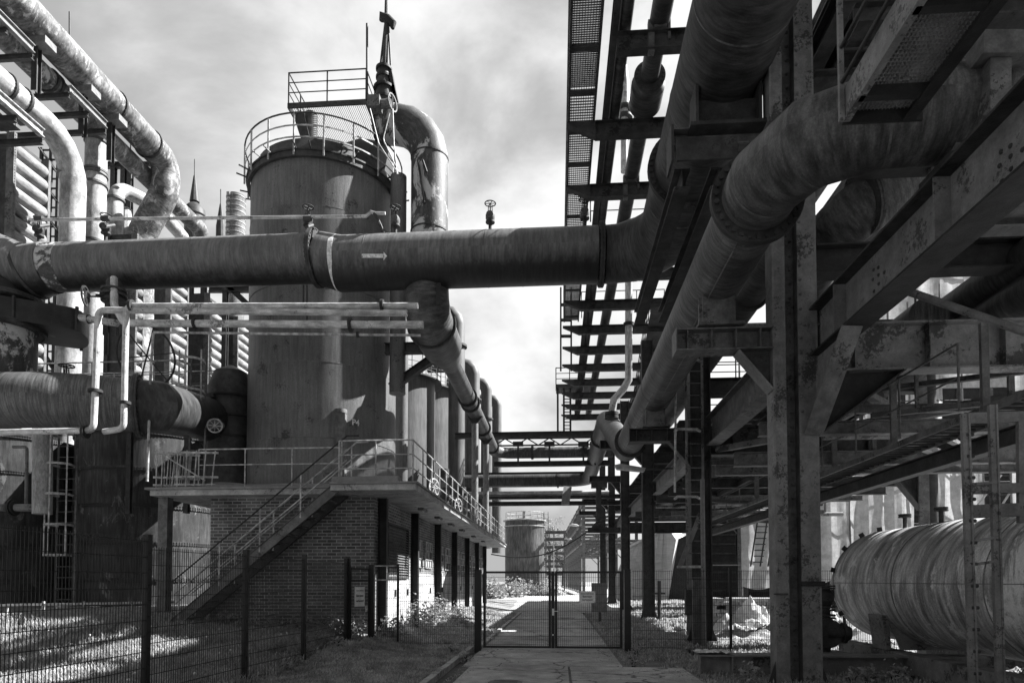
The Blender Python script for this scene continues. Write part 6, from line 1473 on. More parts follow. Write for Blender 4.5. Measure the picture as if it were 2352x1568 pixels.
# ------------------------------------------------------------------ white sheeting on scaffolding, hall behind
YS = 34.0
sheets = [  # u0, u1, vtop, vbottom
    (1705, 1772, 1140, 1345), (1870, 1906, 1075, 1330), (1908, 1954, 1090, 1325), (1956, 1992, 1060, 1330), (1996, 2050, 1030, 1320), (2053, 2096, 1000, 1330), (2150, 2218, 1060, 1325), (2222, 2262, 1040, 1330), (2330, 2400, 1040, 1300),
    (1990, 2042, 920, 1052), (2045, 2110, 960, 1025), (1900, 1985, 940, 1062), (2148, 2160, 640, 1060), (2165, 2232, 640, 860), (2180, 2250, 510, 635), (2318, 2400, 560, 1000), (2235, 2300, 920, 1010), (2330, 2400, 440, 560), (2080, 2150, 830, 955), (2110, 2145, 640, 760), (1955, 1990, 640, 780), (1990, 2100, 640, 760), (1835, 1868, 1090, 1330), (1776, 1830, 1100, 1345)]
random.seed(11)
desc = ['behind the ladder column gap', 'first right of the broad column', 'second right of the broad column', 'third right of the broad column', 'wide one above the tank dome', 'next to the round rear column', 'directly right of the round rear column', 'between the rear column and the free ladder', 'at the far right behind the free ladder', 'short one high under the bridge', 'short patch beside the rear column head', 'short strip seen under the haunch', 'narrow tall one right of the rear column', 'upper one behind the slanting pipes', 'small upper one under the pale girder', 'tall one at the right edge', 'small patch by the cable tray', 'highest at the right edge', 'patch seen above the rusty cross girder', 'upper one left of the slanting pipes', 'small one framed by the knee brace', 'broad upper one behind the knee brace', 'hidden largely by the broad column', 'left of the broad column']
for k, (u0, u1, v0, v1) in enumerate(sheets):
    y = YS + .25 * (k % 3) + (.8 if v0 < 900 else 0); u0 -= 4; u1 += 5
    a_, b_ = W(u0, v0, y), W(u1, v1, y); nx_, nz_ = max(6, int((b_.x - a_.x) / .12)), max(10, int((a_.z - b_.z) / .15))
    t_ = []
    for j in range(nz_ + 1):
        row = []
        for i in range(nx_ + 1):
            f, h_ = i / nx_, j / nz_
            x = a_.x + (b_.x - a_.x) * f + .04 * math.sin(h_ * 5 + k) * (h_ - .2); z = b_.z + (a_.z - b_.z) * h_ - (.18 * math.sin(f * PI) * (1 - h_) if h_ < 1 else .1 * math.sin(f * PI))
            d_ = .05 * math.sin(f * PI * 2 + k) + .14 * noise.noise(V((x * .9, z * .35, k * 3.1))) + .035 * noise.noise(V((x * 3.2, z * 1.1, k * 1.7)))
            row.append(V((x, y + d_, z)))
        t_.append(row)
    mb = MB()
    for j in range(nz_):
        for i in range(nx_): mb.quad([t_[j][i], t_[j][i + 1], t_[j + 1][i + 1], t_[j + 1][i]], [(t_[j][i].x, t_[j][i].z), (t_[j][i + 1].x, t_[j][i + 1].z), (t_[j + 1][i + 1].x, t_[j + 1][i + 1].z), (t_[j + 1][i].x, t_[j + 1][i].z)])
    o = mb.build('scaffold_sheet', 'tarp', None, loc=(a_.x, y, b_.z)); tag(o, 'white scaffold sheet, ' + desc[k], 'sheet', 'white sheets on the scaffold')
    
t = thing('scaffold', 'dark scaffold poles holding the white sheets behind the bridge', 'scaffold', (15, YS + .8, 0))
for u in (1704, 1774, 1869, 1907, 1955, 1994, 2051, 2098, 2149, 2220, 2264, 2328): p = W(u, 1330, YS + .55); mb = MB(); mb.cyl((p.x, YS + .55, 0), (p.x, YS + .55, 16), .05, 8); mb.build('pole', 'steel_worn', t)
for z in (2.5, 4.6, 6.7, 8.8, 10.9, 13): mb = MB(); mb.cyl((8, YS + .66, z), (27, YS + .66, z), .03, 8); mb.build('ledger', 'steel', t)
for (u0, v0, u1, v1) in ((2235, 520, 2330, 575), (2250, 1240, 2320, 1130), (2190, 1230, 2300, 1090), (2235, 700, 2300, 640), (2210, 1090, 2340, 1060)): mb = MB(); mb.cyl(W(u0, v0, YS - .5), W(u1, v1, YS - .5), .05, 8); mb.build('brace', 'white_pipe', t)
t = thing('hall', 'dark industrial hall wall with ribbed boards behind the white sheets', 'building', (16, YS + 2, 0))
mb = MB(); x0h = W(1700, 1300, YS + 2).x; mb.box(x0h, YS + 9, 0, 34, YS + 9.4, 12.5); mb.build('wall', 'steel_dark', t); x1h = W(1845, 1300, YS + 10).x; mb = MB(); mb.box(x1h, YS + 9.5, 0, 48, YS + 9.9, 24); mb.build('upper_wall', 'steel_dark', t)
for k in range(12): mb = MB(); mb.box(x1h + k * 1.9, YS + 9.38, 12.6, x1h + k * 1.9 + .3, YS + 9.49, 24); mb.build('pilaster', 'steel_grey', t)
for k in range(3): mb = MB(); mb.box(x1h, YS + 9.36, 14 + k * 3.4, 48, YS + 9.48, 15.1 + k * 3.4); mb.build('window_band', 'tarp', t)
for k in range(20): mb = MB(); z = 1 + k * .6; mb.box(x0h, YS + 8.8, z, 34, YS + 8.99, z + .12); mb.build('rib', 'steel', t)
# steep stair behind the column
t = thing('steep_stair', 'steep thin steel stair in front of the sheets beside the broad column', 'stair', W(1760, 1200, YS - 2))
for (u0, u1) in ((1730, 1744), (1752, 1766), (1770, 1784)): mb = MB(); mb.bar(W(u0 - 6, 1300, YS - 2), W(u1 + 12, 1090, YS - 2), .06, .06); mb.build('string', 'steel', t)
for k in range(14): mb = MB(); f = k / 14; mb.bar(W(1730 + 20 * f, 1290 - 190 * f, YS - 2), W(1752 + 28 * f, 1290 - 190 * f, YS - 2), .04, .05); mb.build('tread', 'steel', t)
# wedge shaped pavilion
def P3(u, v, y): return W(u, v, y)
t = thing('clad_wedge', 'pale metal clad wedge shaped shed leaning behind the columns', 'shed', P3(1480, 1375, 58))
F = [P3(1395, 1372, 58), P3(1529, 1380, 55), P3(1553, 1238, 55), P3(1533, 1210, 57), P3(1440, 1257, 60)]
Bk = [p_ + V((2.5, 7, 0)) for p_ in F]
mb = MB(); mb.prism(F[::-1], Bk[::-1]); mb.build('cladding', 'cladding', t)
mb = MB()
for k in range(1, 9):
    f = k / 9; a_ = F[0].lerp(F[1], f); b_ = (F[4].lerp(F[3], min(1, f * 1.02)) if f < .96 else F[2]); mb.bar(a_ - V((0, .06, 0)), b_ - V((0, .06, 0)), .05, .05, (0, 1, 0))
mb.bar(F[4] - V((0, .1, 0)), F[3] - V((0, .1, 0)), .2, .35, (0, 1, 0)); mb.build('standing_seams', 'cladding', t)
mb = MB(); mb.prism([P3(1532, 1380, 56), P3(1640, 1380, 56), P3(1640, 1200, 56), P3(1556, 1238, 56)], [q + V((0, .5, 0)) for q in (P3(1532, 1380, 56), P3(1640, 1380, 56), P3(1640, 1200, 56), P3(1556, 1238, 56))]); mb.build('dark_opening', 'steel_dark', t)
t = thing('leaning_wall', 'tall leaning concrete slab with a ribbed white edge left of the dark column', 'wall', P3(1650, 1375, 46))
a_ = [P3(1636, 1378, 46), P3(1676, 1378, 46), P3(1672, 1185, 46), P3(1645, 1185, 46)]; mb = MB(); mb.prism(a_[::-1], [q + V((0, 2, 0)) for q in a_][::-1]); mb.build('slab', 'concrete', t)
mb = MB()
for k in range(60): f = k / 60; p_ = P3(1677 + 6 * f, 1378 - 180 * f, 45.8); mb.bar(p_, p_ + V((.35, .0, 0)), .06, .05)
mb.build('ribbed_edge', 'tarp', t)
# brick stack and sheeted rubble
t = thing('brick_stack', 'low pale stack of blocks behind the fence beside the column ladder foot', 'brick stack', P3(1680, 1470, 24)); p = P3(1655, 1480, 22); random.seed(2)
mb = MB()
for j in range(9):
    for i in range(10):
        x = p.x - .4 + i * .3 + (j % 2) * .12; z = .05 + j * .12
        if random.random() < .94: mb.box(x, 22 + random.random() * .06, z, x + .28, 23.4, z + .11)
mb.build('blocks', 'rubble', t)
def heap(lab, u, v, y, w_, h_, d_, mat, name='sheeted_heap', sd=0):
    c_ = P3(u, v, y); c_.z = 0; n = 44; g_ = [[None] * (n + 1) for _ in range(n + 1)]
    for j in range(n + 1):
        for i in range(n + 1):
            x, y_ = (i / n * 2 - 1), (j / n * 2 - 1); r_ = min(1, math.hypot(x, y_)); z = h_ * (1 - r_ ** 3.5) * (.62 + .75 * noise.noise(V((x * 2.1, y_ * 1.6, sd))) - .5 * abs(noise.noise(V((x * 3.5 + y_, y_ * 3.2, sd + 4)))) + .12 * noise.noise(V((x * 11, y_ * 9, sd))))
            g_[j][i] = c_ + V((x * w_, y_ * d_, max(0, z)))
    mb = MB()
    for j in range(n):
        for i in range(n): mb.quad([g_[j][i], g_[j][i + 1], g_[j + 1][i + 1], g_[j + 1][i]])
    o = mb.build(name, mat, None, loc=c_); return tag(o, lab, 'heap')
heap('heap under a creased white sheet left of the broad column', 1740, 1450, 21.5, 1.5, 1.25, 1.2, 'tarp', sd=2)
heap('low heap of pale rubble in front of the sheeted one', 1725, 1480, 19.5, 1.6, .55, .8, 'rubble', 'rubble_heap', 5)
heap('long white sheeted heap behind the fence right of the pump', 1985, 1450, 20, 2.2, .7, 1.2, 'tarp', sd=8)
heap('white sheeted heap with dark folds right of the broad column', 1905, 1420, 21, 1.1, .9, 1.0, 'cloth', sd=4)
t = thing('dark_beam', 'long black beam lying behind the fence on top of the heap', 'beam'); mb = MB(); mb.bar(P3(1700, 1372, 24), P3(1775, 1377, 24), .1, .12); mb.build('beam', 'steel_dark', t)
# grey cabinet and small things behind the gate
t = thing('switch_cabinet', 'grey switch cabinet on a post behind the right gate leaf', 'cabinet', P3(1378, 1400, 26)); c_ = P3(1378, 1370, 26)
mb = MB(); mb.box(c_.x - .32, 26, c_.z - .6, c_.x + .28, 26.3, c_.z + .55); mb.build('box', 'steel_worn', t); mb = MB(); mb.box(c_.x - .26, 25.98, c_.z - .5, c_.x + .22, 26, c_.z + .48); mb.build('door', 'steel_worn', t); mb = MB(); mb.box(c_.x - .05, 26.1, 0, c_.x + .05, 26.2, c_.z - .6); mb.build('post', 'steel', t)
t = thing('standing_pipe', 'thin stub pipe strapped to the column standing in grass', 'pipe', P3(1516, 1420, 27.5)); mb = MB(); mb.cyl(P3(1514, 1425, 27.5), P3(1514, 1333, 27.5), .07, 12); mb.cyl(P3(1514, 1362, 27.5) - V((.25, 0, 0)), P3(1514, 1362, 27.5) + V((.25, 0, 0)), .04, 8); mb.build('pipe_run', 'steel', t)
t = thing('steel_roll', 'short pale pipe lying on the road edge behind the left gate leaf', 'pipe', P3(1130, 1455, 19)); mb = MB(); mb.ring(P3(1126, 1468, 18.6), (P3(1140, 1450, 19.4) - P3(1126, 1468, 18.6)), .06, .1, .3, 20); mb.build('pipe_piece', 'white_pipe', t)
# far cylindrical tank
yf_ = 80; xf, rf = PV(1160, 1250, 1280, yf_); zt_ = W(1205, 1192, yf_ - rf).z
t = thing('far_tank', 'distant round storage tank with rail and ladder at the end of the road', 'tank', (xf, yf_, 0))
mb = MB(); mb.tube([(xf, yf_, 0), (xf, yf_, zt_)], rf, 64); mb.build('shell', 'tank_wall', t)
mb = MB(); mb.ring((xf, yf_, zt_ - .7), (0, 0, 1), rf + .01, rf + .12, .12, 48); mb.ring((xf, yf_, zt_), (0, 0, 1), rf, rf + .25, .1, 48); mb.build('rim', 'rail', t)
railing(None, None, [(xf + (rf - .1) * math.cos(2 * PI * k / 16), yf_ + (rf - .1) * math.sin(2 * PI * k / 16), zt_) for k in range(17)], 1.0, 3, (1, .5), .035, parent=t, mat='rail')
mb = MB(); mb.tube([(xf, yf_, zt_), (xf, yf_, zt_ + .5)], [rf * .97, .3], 48); mb.cyl((xf, yf_ - rf * .5, zt_ + .2), (xf, yf_ - rf * .5, zt_ + 1.1), .18, 12); mb.build('roof', 'steel_grey', t)
cage_ladder('tank_ladder', 'ladder and standpipes on the side of the distant tank', xf + rf + .25, yf_ - 1, 0, zt_ + 1, .5, False, 'steel', .5, rmat='steel')
t = thing('tank_bund', 'low dark concrete wall around the foot of the distant tank', 'wall', (xf, 74, 0)); mb = MB(); mb.box(xf - 3.2, 75.5, 0, xf + 3.2, 75.8, 1.0); mb.build('wall', 'concrete', t)
# far colonnade along the right side of the road
N_ = 9; random.seed(9)
for k in range(N_):
    f = k / (N_ - 1); u = 1341 - 44 * f ** .8; y = 80 + 67 * f
    top_v = 1146 + 79 * f ** .8; p = W(u, 1350, y); zt_ = W(u, top_v, y).z
    t = thing('colonnade_bay', ['nearest', 'second', 'third', 'fourth', 'fifth', 'sixth', 'seventh', 'eighth', 'farthest'][k] + ' frame of the long steel colonnade right of the distant road', 'frame', (p.x, y, 0), 'frames of the far colonnade')
    mb = MB(); mb.ibeam((p.x, y, 0), (p.x, y, zt_), .38, .38, .05, (0, 1, 0)); mb.build('column', 'steel_grey', t)
    mb = MB(); mb.ibeam((p.x + 7.5, y, 0), (p.x + 7.5, y, zt_), .38, .38, .05, (0, 1, 0)); mb.build('column', 'steel', t)
    for z in (zt_ * .56, zt_ - .3, zt_ * .78): mb = MB(); mb.ibeam((p.x + .2, y, z), (p.x + 7.3, y, z), .25, .35, .05); mb.build('beam', 'steel_grey', t)
    for s_ in (1,): mb = MB(); mb.bar((p.x + .1, y, zt_ * .56 - 1.6), (p.x + 1.6, y, zt_ * .56 - .1), .2, .15); mb.bar((p.x + 7.4, y, zt_ * .56 - 1.6), (p.x + 5.9, y, zt_ * .56 - .1), .2, .15); mb.build('knee', 'steel_grey', t)
    mb = MB(); mb.box(p.x - .4, y - .4, 0, p.x + .4, y + .4, .35); mb.build('footing', 'concrete', t)
a_, b_ = W(1341, 1350, 80), W(1297, 1350, 147)
za, zb_ = W(1341, 1146, 80).z, W(1297, 1225, 147).z
for k, f in enumerate((.56, .78, .98, .30)):
    beamthing('colonnade_beam', ['middle', 'upper', 'topmost', 'lowest'][k] + ' long beam joining the frames of the far colonnade', V((a_.x, 80, za * f)), V((b_.x, 147, zb_ * f)), .25, .3, 'steel_grey', .04, 'long beams of the colonnade') if f > .4 else None
for k, (off) in enumerate((1.5, 3.2, 5.0)):
    mb = MB(); mb.tube([V((a_.x + off, 78, za * .56 + .5)), V((b_.x + off, 147, zb_ * .56 + .5))], .3, 14); o = mb.build('colonnade_pipe', 'pipe_feed', None, loc=(a_.x + off, 78, za * .56)); tag(o, 'pipe on the middle deck of the colonnade, ' + ['first from the road', 'second from the road', 'third from the road'][k], 'pipe', 'pipes in the colonnade')
# cross bridges far away between tank and colonnade
for k, (v_, y) in enumerate(((1222, 95), (1238, 95), (1256, 100), (1270, 105), (1288, 110), (1300, 110), (1318, 115))):
    p0_, p1_ = W(1252, v_, y), W(1299, v_, y); beamthing('cross_bridge', ['topmost', 'second highest', 'third highest', 'middle', 'third lowest', 'second lowest', 'lowest'][k] + ' distant pipe bridge crossing the road between tank and colonnade', p0_, V((p1_.x, p1_.y, p0_.z)), .4, .45, 'steel_grey', .06, 'distant pipe bridges')
for k, u in enumerate((1254, 1272, 1296)): p = W(u, 1300, 96); mb = MB(); mb.bar((p.x, 96, 0), (p.x, 96, W(u, 1222, 96).z), .2, .2); o = mb.build('bridge_post', 'steel_grey' if k != 1 else 'white_pipe', None, loc=(p.x, 96, 0)); tag(o, ['dark post of the distant bridges beside the round tank', 'pale post in the middle of the distant road', 'dark post of the distant bridges at the colonnade'][k], 'post')
# beams and truss above the road
def crossing(name, lab, v, y, h, u0=1040, u1=1420, mat='steel', w_=.3):
    p0_, p1_ = W(u0, v, y), W(u1, v, y); z = W(1230, v, y).z
    return beamthing(name, lab, (p0_.x, y, z), (p1_.x, y, z), w_, h, mat, .03)
crossing('crossing_beam', 'highest dark beam crossing above the road', 998, 37, .32, 1045, 1420)
t = thing('lattice_truss', 'light lattice truss right under the highest crossing beam', 'truss', (0, 37.4, 10))
zt_, zb_ = W(1230, 1006, 37.4).z, W(1230, 1022, 37.4).z; xs0_, xs1_ = W(1135, 1006, 37.4).x, W(1390, 1006, 37.4).x
for z in (zt_, zb_): mb = MB(); mb.bar((xs0_, 37.4, z), (xs1_, 37.4, z), .1, .08); mb.build('chord', 'steel', t)
for k in range(10): mb = MB(); xa = xs0_ + (xs1_ - xs0_) * k / 10; xb = xs0_ + (xs1_ - xs0_) * (k + 1) / 10; mb.bar((xa, 37.4, zt_ if k % 2 else zb_), (xb, 37.4, zb_ if k % 2 else zt_), .06, .06); mb.build('diagonal', 'steel', t)
crossing('crossing_beam', 'dark beam right under the first far crossing pipe', 1065, 38.6, .3, 1135, 1400)
crossing('crossing_beam', 'thin dark beam just above the second far crossing pipe', 1086, 46.2, .12, 1060, 1370)
crossing('crossing_beam', 'dark beam below the slim crossing pipe', 1141, 46.5, .3, 1060, 1530)
crossing('crossing_beam', 'lowest dark beam crossing above the road', 1156, 44, .28, 1080, 1450)
for k, u in enumerate((1190, 1262, 1340, 1367)):
    t = thing('hanger_strut', ['hanger under the first far crossing pipe nearest the towers', 'hanger under the first far crossing pipe in the middle', 'hanger strut beside the bend of the far pipe', 'hanger frame right at the bend of the far pipe'][k], 'hanger', W(u, 1040, 37.9)); mb = MB(); mb.bar(W(u, 1018, 37.8), W(u, 1068, 37.8), .1, .1); mb.box(W(u, 1020, 37.8).x - .3, 37.7, W(u, 1020, 37.8).z - .1, W(u, 1020, 37.8).x + .3, 37.95, W(u, 1020, 37.8).z + .15); mb.build('strut', 'steel', t)
t = thing('flanged_strut', 'pale jointed strut hanging below the second far crossing pipe', 'strut', W(1302, 1140, 45)); mb = MB(); mb.bar(W(1304, 1118, 44.5), W(1298, 1158, 43.8), .55, .15, (0, 1, 0)); mb.build('strut', 'steel_worn', t)
t = thing('hanging_support', 'dark hanging support with a triangular foot right of the road', 'support', W(1372, 1150, 30)); mb = MB(); mb.bar(W(1375, 1110, 32), W(1375, 1195, 32), .25, .25, (0, 1, 0)); mb.box(W(1358, 1110, 32).x, 31.8, W(1358, 1120, 32).z, W(1394, 1110, 32).x, 32.2, W(1358, 1105, 32).z); mb.build('stem', 'steel', t)
mb = MB(); p_ = [W(1357, 1212, 32), W(1392, 1212, 32), W(1378, 1196, 32), W(1370, 1196, 32)]; mb.prism(p_, [q + V((0, .4, 0)) for q in p_]); mb.ibeam(W(1350, 1217, 32), W(1425, 1217, 32), .3, .25); mb.build('foot', 'steel', t)
# cable across the road
mb = MB(); pa, pb = W(1128, 1272, 30), W(1405, 1178, 30)
pts = [pa.lerp(pb, k / 24) - V((0, 0, .9 * math.sin(PI * k / 24) * (1 - .15 * k / 24))) for k in range(25)]
mb.tube(pts, .03, 6); o = mb.build('slack_cable', 'rail_dark', None, loc=pa); tag(o, 'single black cable sagging across the road from the brick building', 'cable')
# far ladder tower beside the rack
t = thing('access_tower', 'small ladder tower with railed top platform left of the rack', 'tower', W(1298, 990, 40))
x0, x1 = W(1277, 860, 40).x, W(1370, 860, 40).x; z_ = W(1300, 886, 40).z
for u in (1281, 1295, 1310): p = W(u, 900, 40); mb = MB(); mb.bar((p.x, 40, z_), (p.x, 40, W(1300, 992, 40).z), .12, .12); mb.build('post', 'steel', t)
for k in range(13): mb = MB(); v_ = 893 + k * 7.6; mb.bar(W(1295, v_, 40), W(1310, v_, 40), .05, .05); mb.build('rung', 'steel_grey', t)
mb = MB(); mb.box(x0, 39.6, z_ - .2, x1, 41, z_); mb.build('deck', 'steel', t); railing(None, None, [(x0, 41, z_), (x0, 39.6, z_), (x1, 39.6, z_)], 1.0, .9, (1, .66, .33), .03, parent=t, mat='steel')

# ------------------------------------------------------------------ vegetation
def leafy(name, lab, cat, c, rad, nleaf, size, mat='leaf', stems=5, group=None, seed=0, h=1.0):
    rnd = random.Random(seed); c = V(c); t = thing(name, lab, cat, c, group)
    mb = MB()
    for i in range(nleaf):
        th, ph = rnd.random() * 2 * PI, math.acos(rnd.uniform(-.1, 1)); rr_ = (rnd.random() ** .45)
        k_ = .65 + .5 * noise.noise(V((math.cos(th) * 1.5, math.sin(th) * 1.5, ph + seed)))
        p = c + V((math.cos(th) * math.sin(ph) * rad[0], math.sin(th) * math.sin(ph) * rad[1], math.cos(ph) * rad[2] + .05)) * rr_ * (k_ + .35)
        a = V((rnd.gauss(0, 1), rnd.gauss(0, 1), rnd.gauss(0, .5))).normalized(); b = a.cross(V((rnd.gauss(0, 1), rnd.gauss(0, 1), rnd.gauss(0, 1)))).normalized(); s_ = size * rnd.uniform(.6, 1.5)
        mb.quad([p - a * s_, p + b * s_ * .45 - a * .2 * s_, p + a * s_, p - b * s_ * .45 - a * .2 * s_])
    mb.build('foliage', mat, t, smooth=False)
    mb = MB()
    for i in range(stems):
        th = rnd.random() * 2 * PI; e = c + V((math.cos(th) * rad[0] * .6, math.sin(th) * rad[1] * .6, rad[2] * rnd.uniform(.5, .9)))
        mb.tube([c + V((math.cos(th) * .03, math.sin(th) * .03, -.03)), c.lerp(e, .5) + V((0, 0, .06)), e], [.012, .009, .004], 5)
    mb.build('stem', 'bark', t); return t
BL = [((-8.3, 15.9), 'bush at the left foot of the stairs'), ((-7.7, 15.7), 'leafy bush under the lowest stair treads'), ((-7.0, 15.85), 'bush at the brick wall under the lower stairs'), ((-6.3, 15.8), 'bush in front of the brick wall under the middle of the stairs'), ((-5.6, 15.8), 'bush at the brick wall left of the wicket gate'), ((-5.1, 15.7), 'bush right beside the wicket gate'), ((-4.3, 16.6), 'weedy bush behind the small fence panel next to the wicket gate'), ((-4.2, 19.2), 'shrub growing at the boarded door under the canopy'), ((-4.1, 21.2), 'tall shrub against the pale wall under the canopy'), ((-4.2, 23.6), 'shrub beyond the tall one against the pale wall'), ((-4.2, 27.5), 'small shrub farther along the pale wall'), ((-3.4, 22.4), 'low spreading shrub in the verge before the pale wall')]
for i, ((x, y), lab) in enumerate(BL):
    big = i in (7, 8, 9); leafy('bush', lab, 'bush', (x, y, gz(x, y)), (.42, .34, .45 if not big else .85), 420 if not big else 520, .05, seed=i + 3, group='bushes along the brick building')
RB = [((4.55, 10.6), 'leafy weed at the foot of the broad column'), ((4.95, 10.9), 'weed with broad leaves between the column and the tank saddle'), ((5.5, 11.2), 'spiky weed in front of the rusty girder'), ((6.2, 11.3), 'tall weed at the middle of the rusty girder'), ((7.4, 11.1), 'weeds beside the foot of the free ladder'), ((5.2, 7.9), 'weed tuft at the bottom right corner'), ((3.1, 11.0), 'low weed left of the broad column'), ((2.95, 14.8), 'weed patch right before the right fence')]
for i, ((x, y), lab) in enumerate(RB): leafy('weed', lab, 'weed', (x, y, 0), (.22, .22, .32), 150, .045, seed=40 + i, group='weeds around the tank')
for i, (x, y, lab) in enumerate(((-6.0, 60, 'shrub patch left of the distant road'), (-4.6, 66, 'shrubs in front of the distant tank'), (-3.4, 72, 'shrub by the low wall of the distant tank'), (-1.0, 72, 'shrub right of the low wall of the distant tank'))): leafy('shrub', lab, 'shrub', (x, y, 0), (1.6, 1.2, 1.8), 700, .16, seed=70 + i, group='shrubs near the distant tank')
def tree(lab, x, y, h_, r_, seed):
    rnd = random.Random(seed); t = thing('tree', lab, 'tree', (x, y, 0), 'trees at the end of the road')
    mb = MB(); mb.tube([(x, y, 0), (x + .2, y, h_ * .4), (x, y, h_ * .8)], [.35, .25, .08], 10)
    tips = []
    for k in range(9):
        th = rnd.random() * 2 * PI; z0 = h_ * rnd.uniform(.3, .7); e = V((x + r_ * .75 * math.cos(th), y + r_ * .75 * math.sin(th), z0 + h_ * .22)); tips.append(e); mb.tube([(x, y, z0), V((x, y, z0)).lerp(e, .5) + V((0, 0, .3)), e], [.14, .08, .03], 6)
    mb.build('trunk', 'bark', t)
    mb = MB(); cl_ = [(V((x + rnd.gauss(0, r_ * .45), y + rnd.gauss(0, r_ * .45), h_ * rnd.uniform(.35, 1.0))), rnd.uniform(.5, 1.2)) for _ in range(34)]
    for c_, s_ in cl_:
        for _ in range(80):
            p = c_ + V((rnd.gauss(0, .5), rnd.gauss(0, .5), rnd.gauss(0, .4))) * s_ * 1.1; a = V((rnd.gauss(0, 1), rnd.gauss(0, 1), rnd.gauss(0, 1))).normalized(); b = a.orthogonal().normalized(); z = .16
            mb.quad([p - a * z, p + b * z * .5, p + a * z, p - b * z * .5])
    mb.build('crown', 'tree_leaf', t, smooth=False)
for i, (u, y, h_, lab) in enumerate(((1262, 150, 22, 'tall tree rising beside the distant round tank'), (1278, 165, 19, 'tree in the middle of the gap at the road end'), (1292, 160, 15, 'tree nearest the colonnade at the road end'), (1245, 170, 18, 'tree partly hidden by the distant round tank'), (1310, 175, 20, 'tree behind the colonnade at the road end'))): tree(lab, W(u, 1330, y).x, y, h_ * .72, 4.0, 90 + i)
# behind the hall on the right the plant goes on: plain block of trees left out on purpose

# grass: countless blades, one object for each side of the road
def grass(lab, regions, seed):
    rnd = random.Random(seed); mb = MB(); vs = mb.v
    for (x0, y0, x1, y1, n, hh) in regions:
        for _ in range(n):
            x, y = rnd.uniform(x0, x1), rnd.uniform(y0, y1)
            if noise.noise(V((x * .9, y * .9, 3))) < -.38 + rnd.random() * .25: continue
            z = gz(x, y); h_ = hh * rnd.uniform(.4, 1.25) * (1 + .5 * noise.noise(V((x * .7, y * .7, 9)))); th = rnd.random() * 2 * PI; w_ = .006 + .0006 * y; ln = h_ * rnd.uniform(.2, .8); c_, s_ = math.cos(th), math.sin(th); ax, ay = rnd.gauss(0, 1), rnd.gauss(0, 1)
            b = len(vs); vs += [V((x - s_ * w_, y + c_ * w_, z)), V((x + s_ * w_, y - c_ * w_, z)), V((x + c_ * ln * .4 + s_ * w_ * .7, y + s_ * ln * .4 - c_ * w_ * .7, z + h_ * .65)), V((x + c_ * ln * .4 - s_ * w_ * .7, y + s_ * ln * .4 + c_ * w_ * .7, z + h_ * .65)), V((x + c_ * ln, y + s_ * ln, z + h_))]
            mb.f += [(b, b + 1, b + 2, b + 3), (b + 3, b + 2, b + 4)]; mb.uv += [[(0, 0)] * 4, [(0, 0)] * 3]
    o = mb.build('grass', 'grass_blade', None, smooth=False); return tag(o, lab, 'grass', kind='stuff')
grass('rough grass behind the mesh fence and along the brick building', [(-13, 6, -5.0, 11, 34000, .17), (-13, 11, -4.9, 16.3, 42000, .18), (-5.0, 3, -2.25, 12, 22000, .06), (-4.9, 12, -2.25, 16, 13000, .07), (-4.6, 16, -2.1, 34, 16000, .10)], 1)
grass('thin grass and weeds under the pipe bridge on the right', [(1.35, 12.9, 9, 20, 15000, .09), (2.45, 6, 9, 12.9, 14000, .08), (1.35, 20, 9, 34, 16000, .13), (4, 34, 12, 56, 7000, .14)], 2)
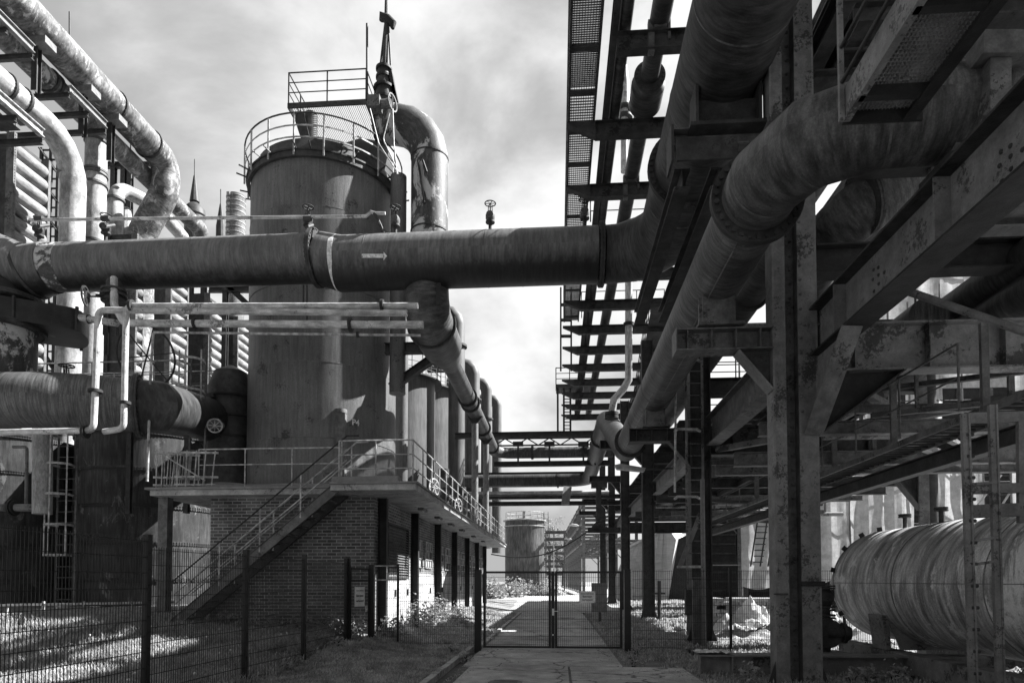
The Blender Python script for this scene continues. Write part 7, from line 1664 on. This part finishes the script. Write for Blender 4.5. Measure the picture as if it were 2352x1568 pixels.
# dandelions
random.seed(4)
fl = None
for k in range(26):
    x, y = random.uniform(-10.5, -5.6), random.uniform(8.5, 15.2); z = gz(x, y); hh = random.uniform(.16, .34)
    if fl is None:
        fl = thing('dandelion', 'white dandelion clock standing in the grass behind the fence', 'flower', (x, y, z), 'dandelion clocks in the grass')
        mb = MB(); mb.cyl((x, y, z), (x + .01, y, z + .24), .003, 5); mb.build('stem', 'grass_blade', fl)
        mb = MB(); mb.tube([(x + .01, y, z + .22), (x + .01, y, z + .23), (x + .01, y, z + .25), (x + .01, y, z + .262)], [.008, .024, .024, .008], 8); mb.build('seed_head', 'sign_white', fl)
    else: dup(fl, (x, y, z))
# loose stones, chips and dead leaves along the road edges: countless
rnd = random.Random(8); mb = MB()
def chip(x, y, z, s_):
    p = V((x, y, z)); a = V((rnd.gauss(0, 1), rnd.gauss(0, 1), rnd.gauss(0, .3))).normalized() * s_; b = V((-a.y, a.x, rnd.gauss(0, .3) * s_)); h_ = V((0, 0, s_ * rnd.uniform(.3, .8)))
    b0 = len(mb.v); mb.v += [p - a, p - b, p + a, p + b, p + h_]; mb.f += [(b0, b0 + 1, b0 + 4), (b0 + 1, b0 + 2, b0 + 4), (b0 + 2, b0 + 3, b0 + 4), (b0 + 3, b0, b0 + 4)]; mb.uv += [[(0, 0)] * 3] * 4
for _ in range(5200):
    y = 8.5 + 22 * rnd.random() ** 1.6; side = rnd.random()
    if side < .4: x = -1.93 + abs(rnd.gauss(0, .16))
    elif side < .75: x = 1.28 + rnd.gauss(0, .16) if y > 12.9 else 2.4 + rnd.gauss(0, .2)
    elif side < .86: x = rnd.uniform(-1.8, 2.2)
    else: x = rnd.uniform(2.4, 8)
    chip(x, y, .034 if -1.7 < x < (1.2 if y > 12.9 else 2.35) else gz(x, y) - .004, rnd.uniform(.006, .022))
tag(mb.build('gravel', 'rubble', None, smooth=False), 'loose stones and chips scattered along the road edges', 'gravel', kind='stuff')
# weeds in the joints and along the mesh fence foot
for i, ((x, y), lab) in enumerate([((-1.95, 13.6), 'small weed growing against the kerb in front of the gate'), ((-5.0, 9.3), 'weed tuft at the foot of the fence between its two nearest posts'), ((-4.95, 11.6), 'weed tuft at the fence foot halfway to the wicket gate'), ((-4.7, 13.7), 'weed tuft at the fence foot just before the wicket gate'), ((-2.4, 14.9), 'weed beside the left gate post'), ((1.75, 14.9), 'weed beside the right gate post'), ((1.5, 13.2), 'weed at the corner where the slab widens'), ((2.7, 12.2), 'weed next to the end of the rusty girder')]):
    leafy('weed', lab, 'weed', (x, y, gz(x, y)), (.2, .2, .22), 130, .035, 'grass_blade', seed=140 + i, group='weeds along fence and road')
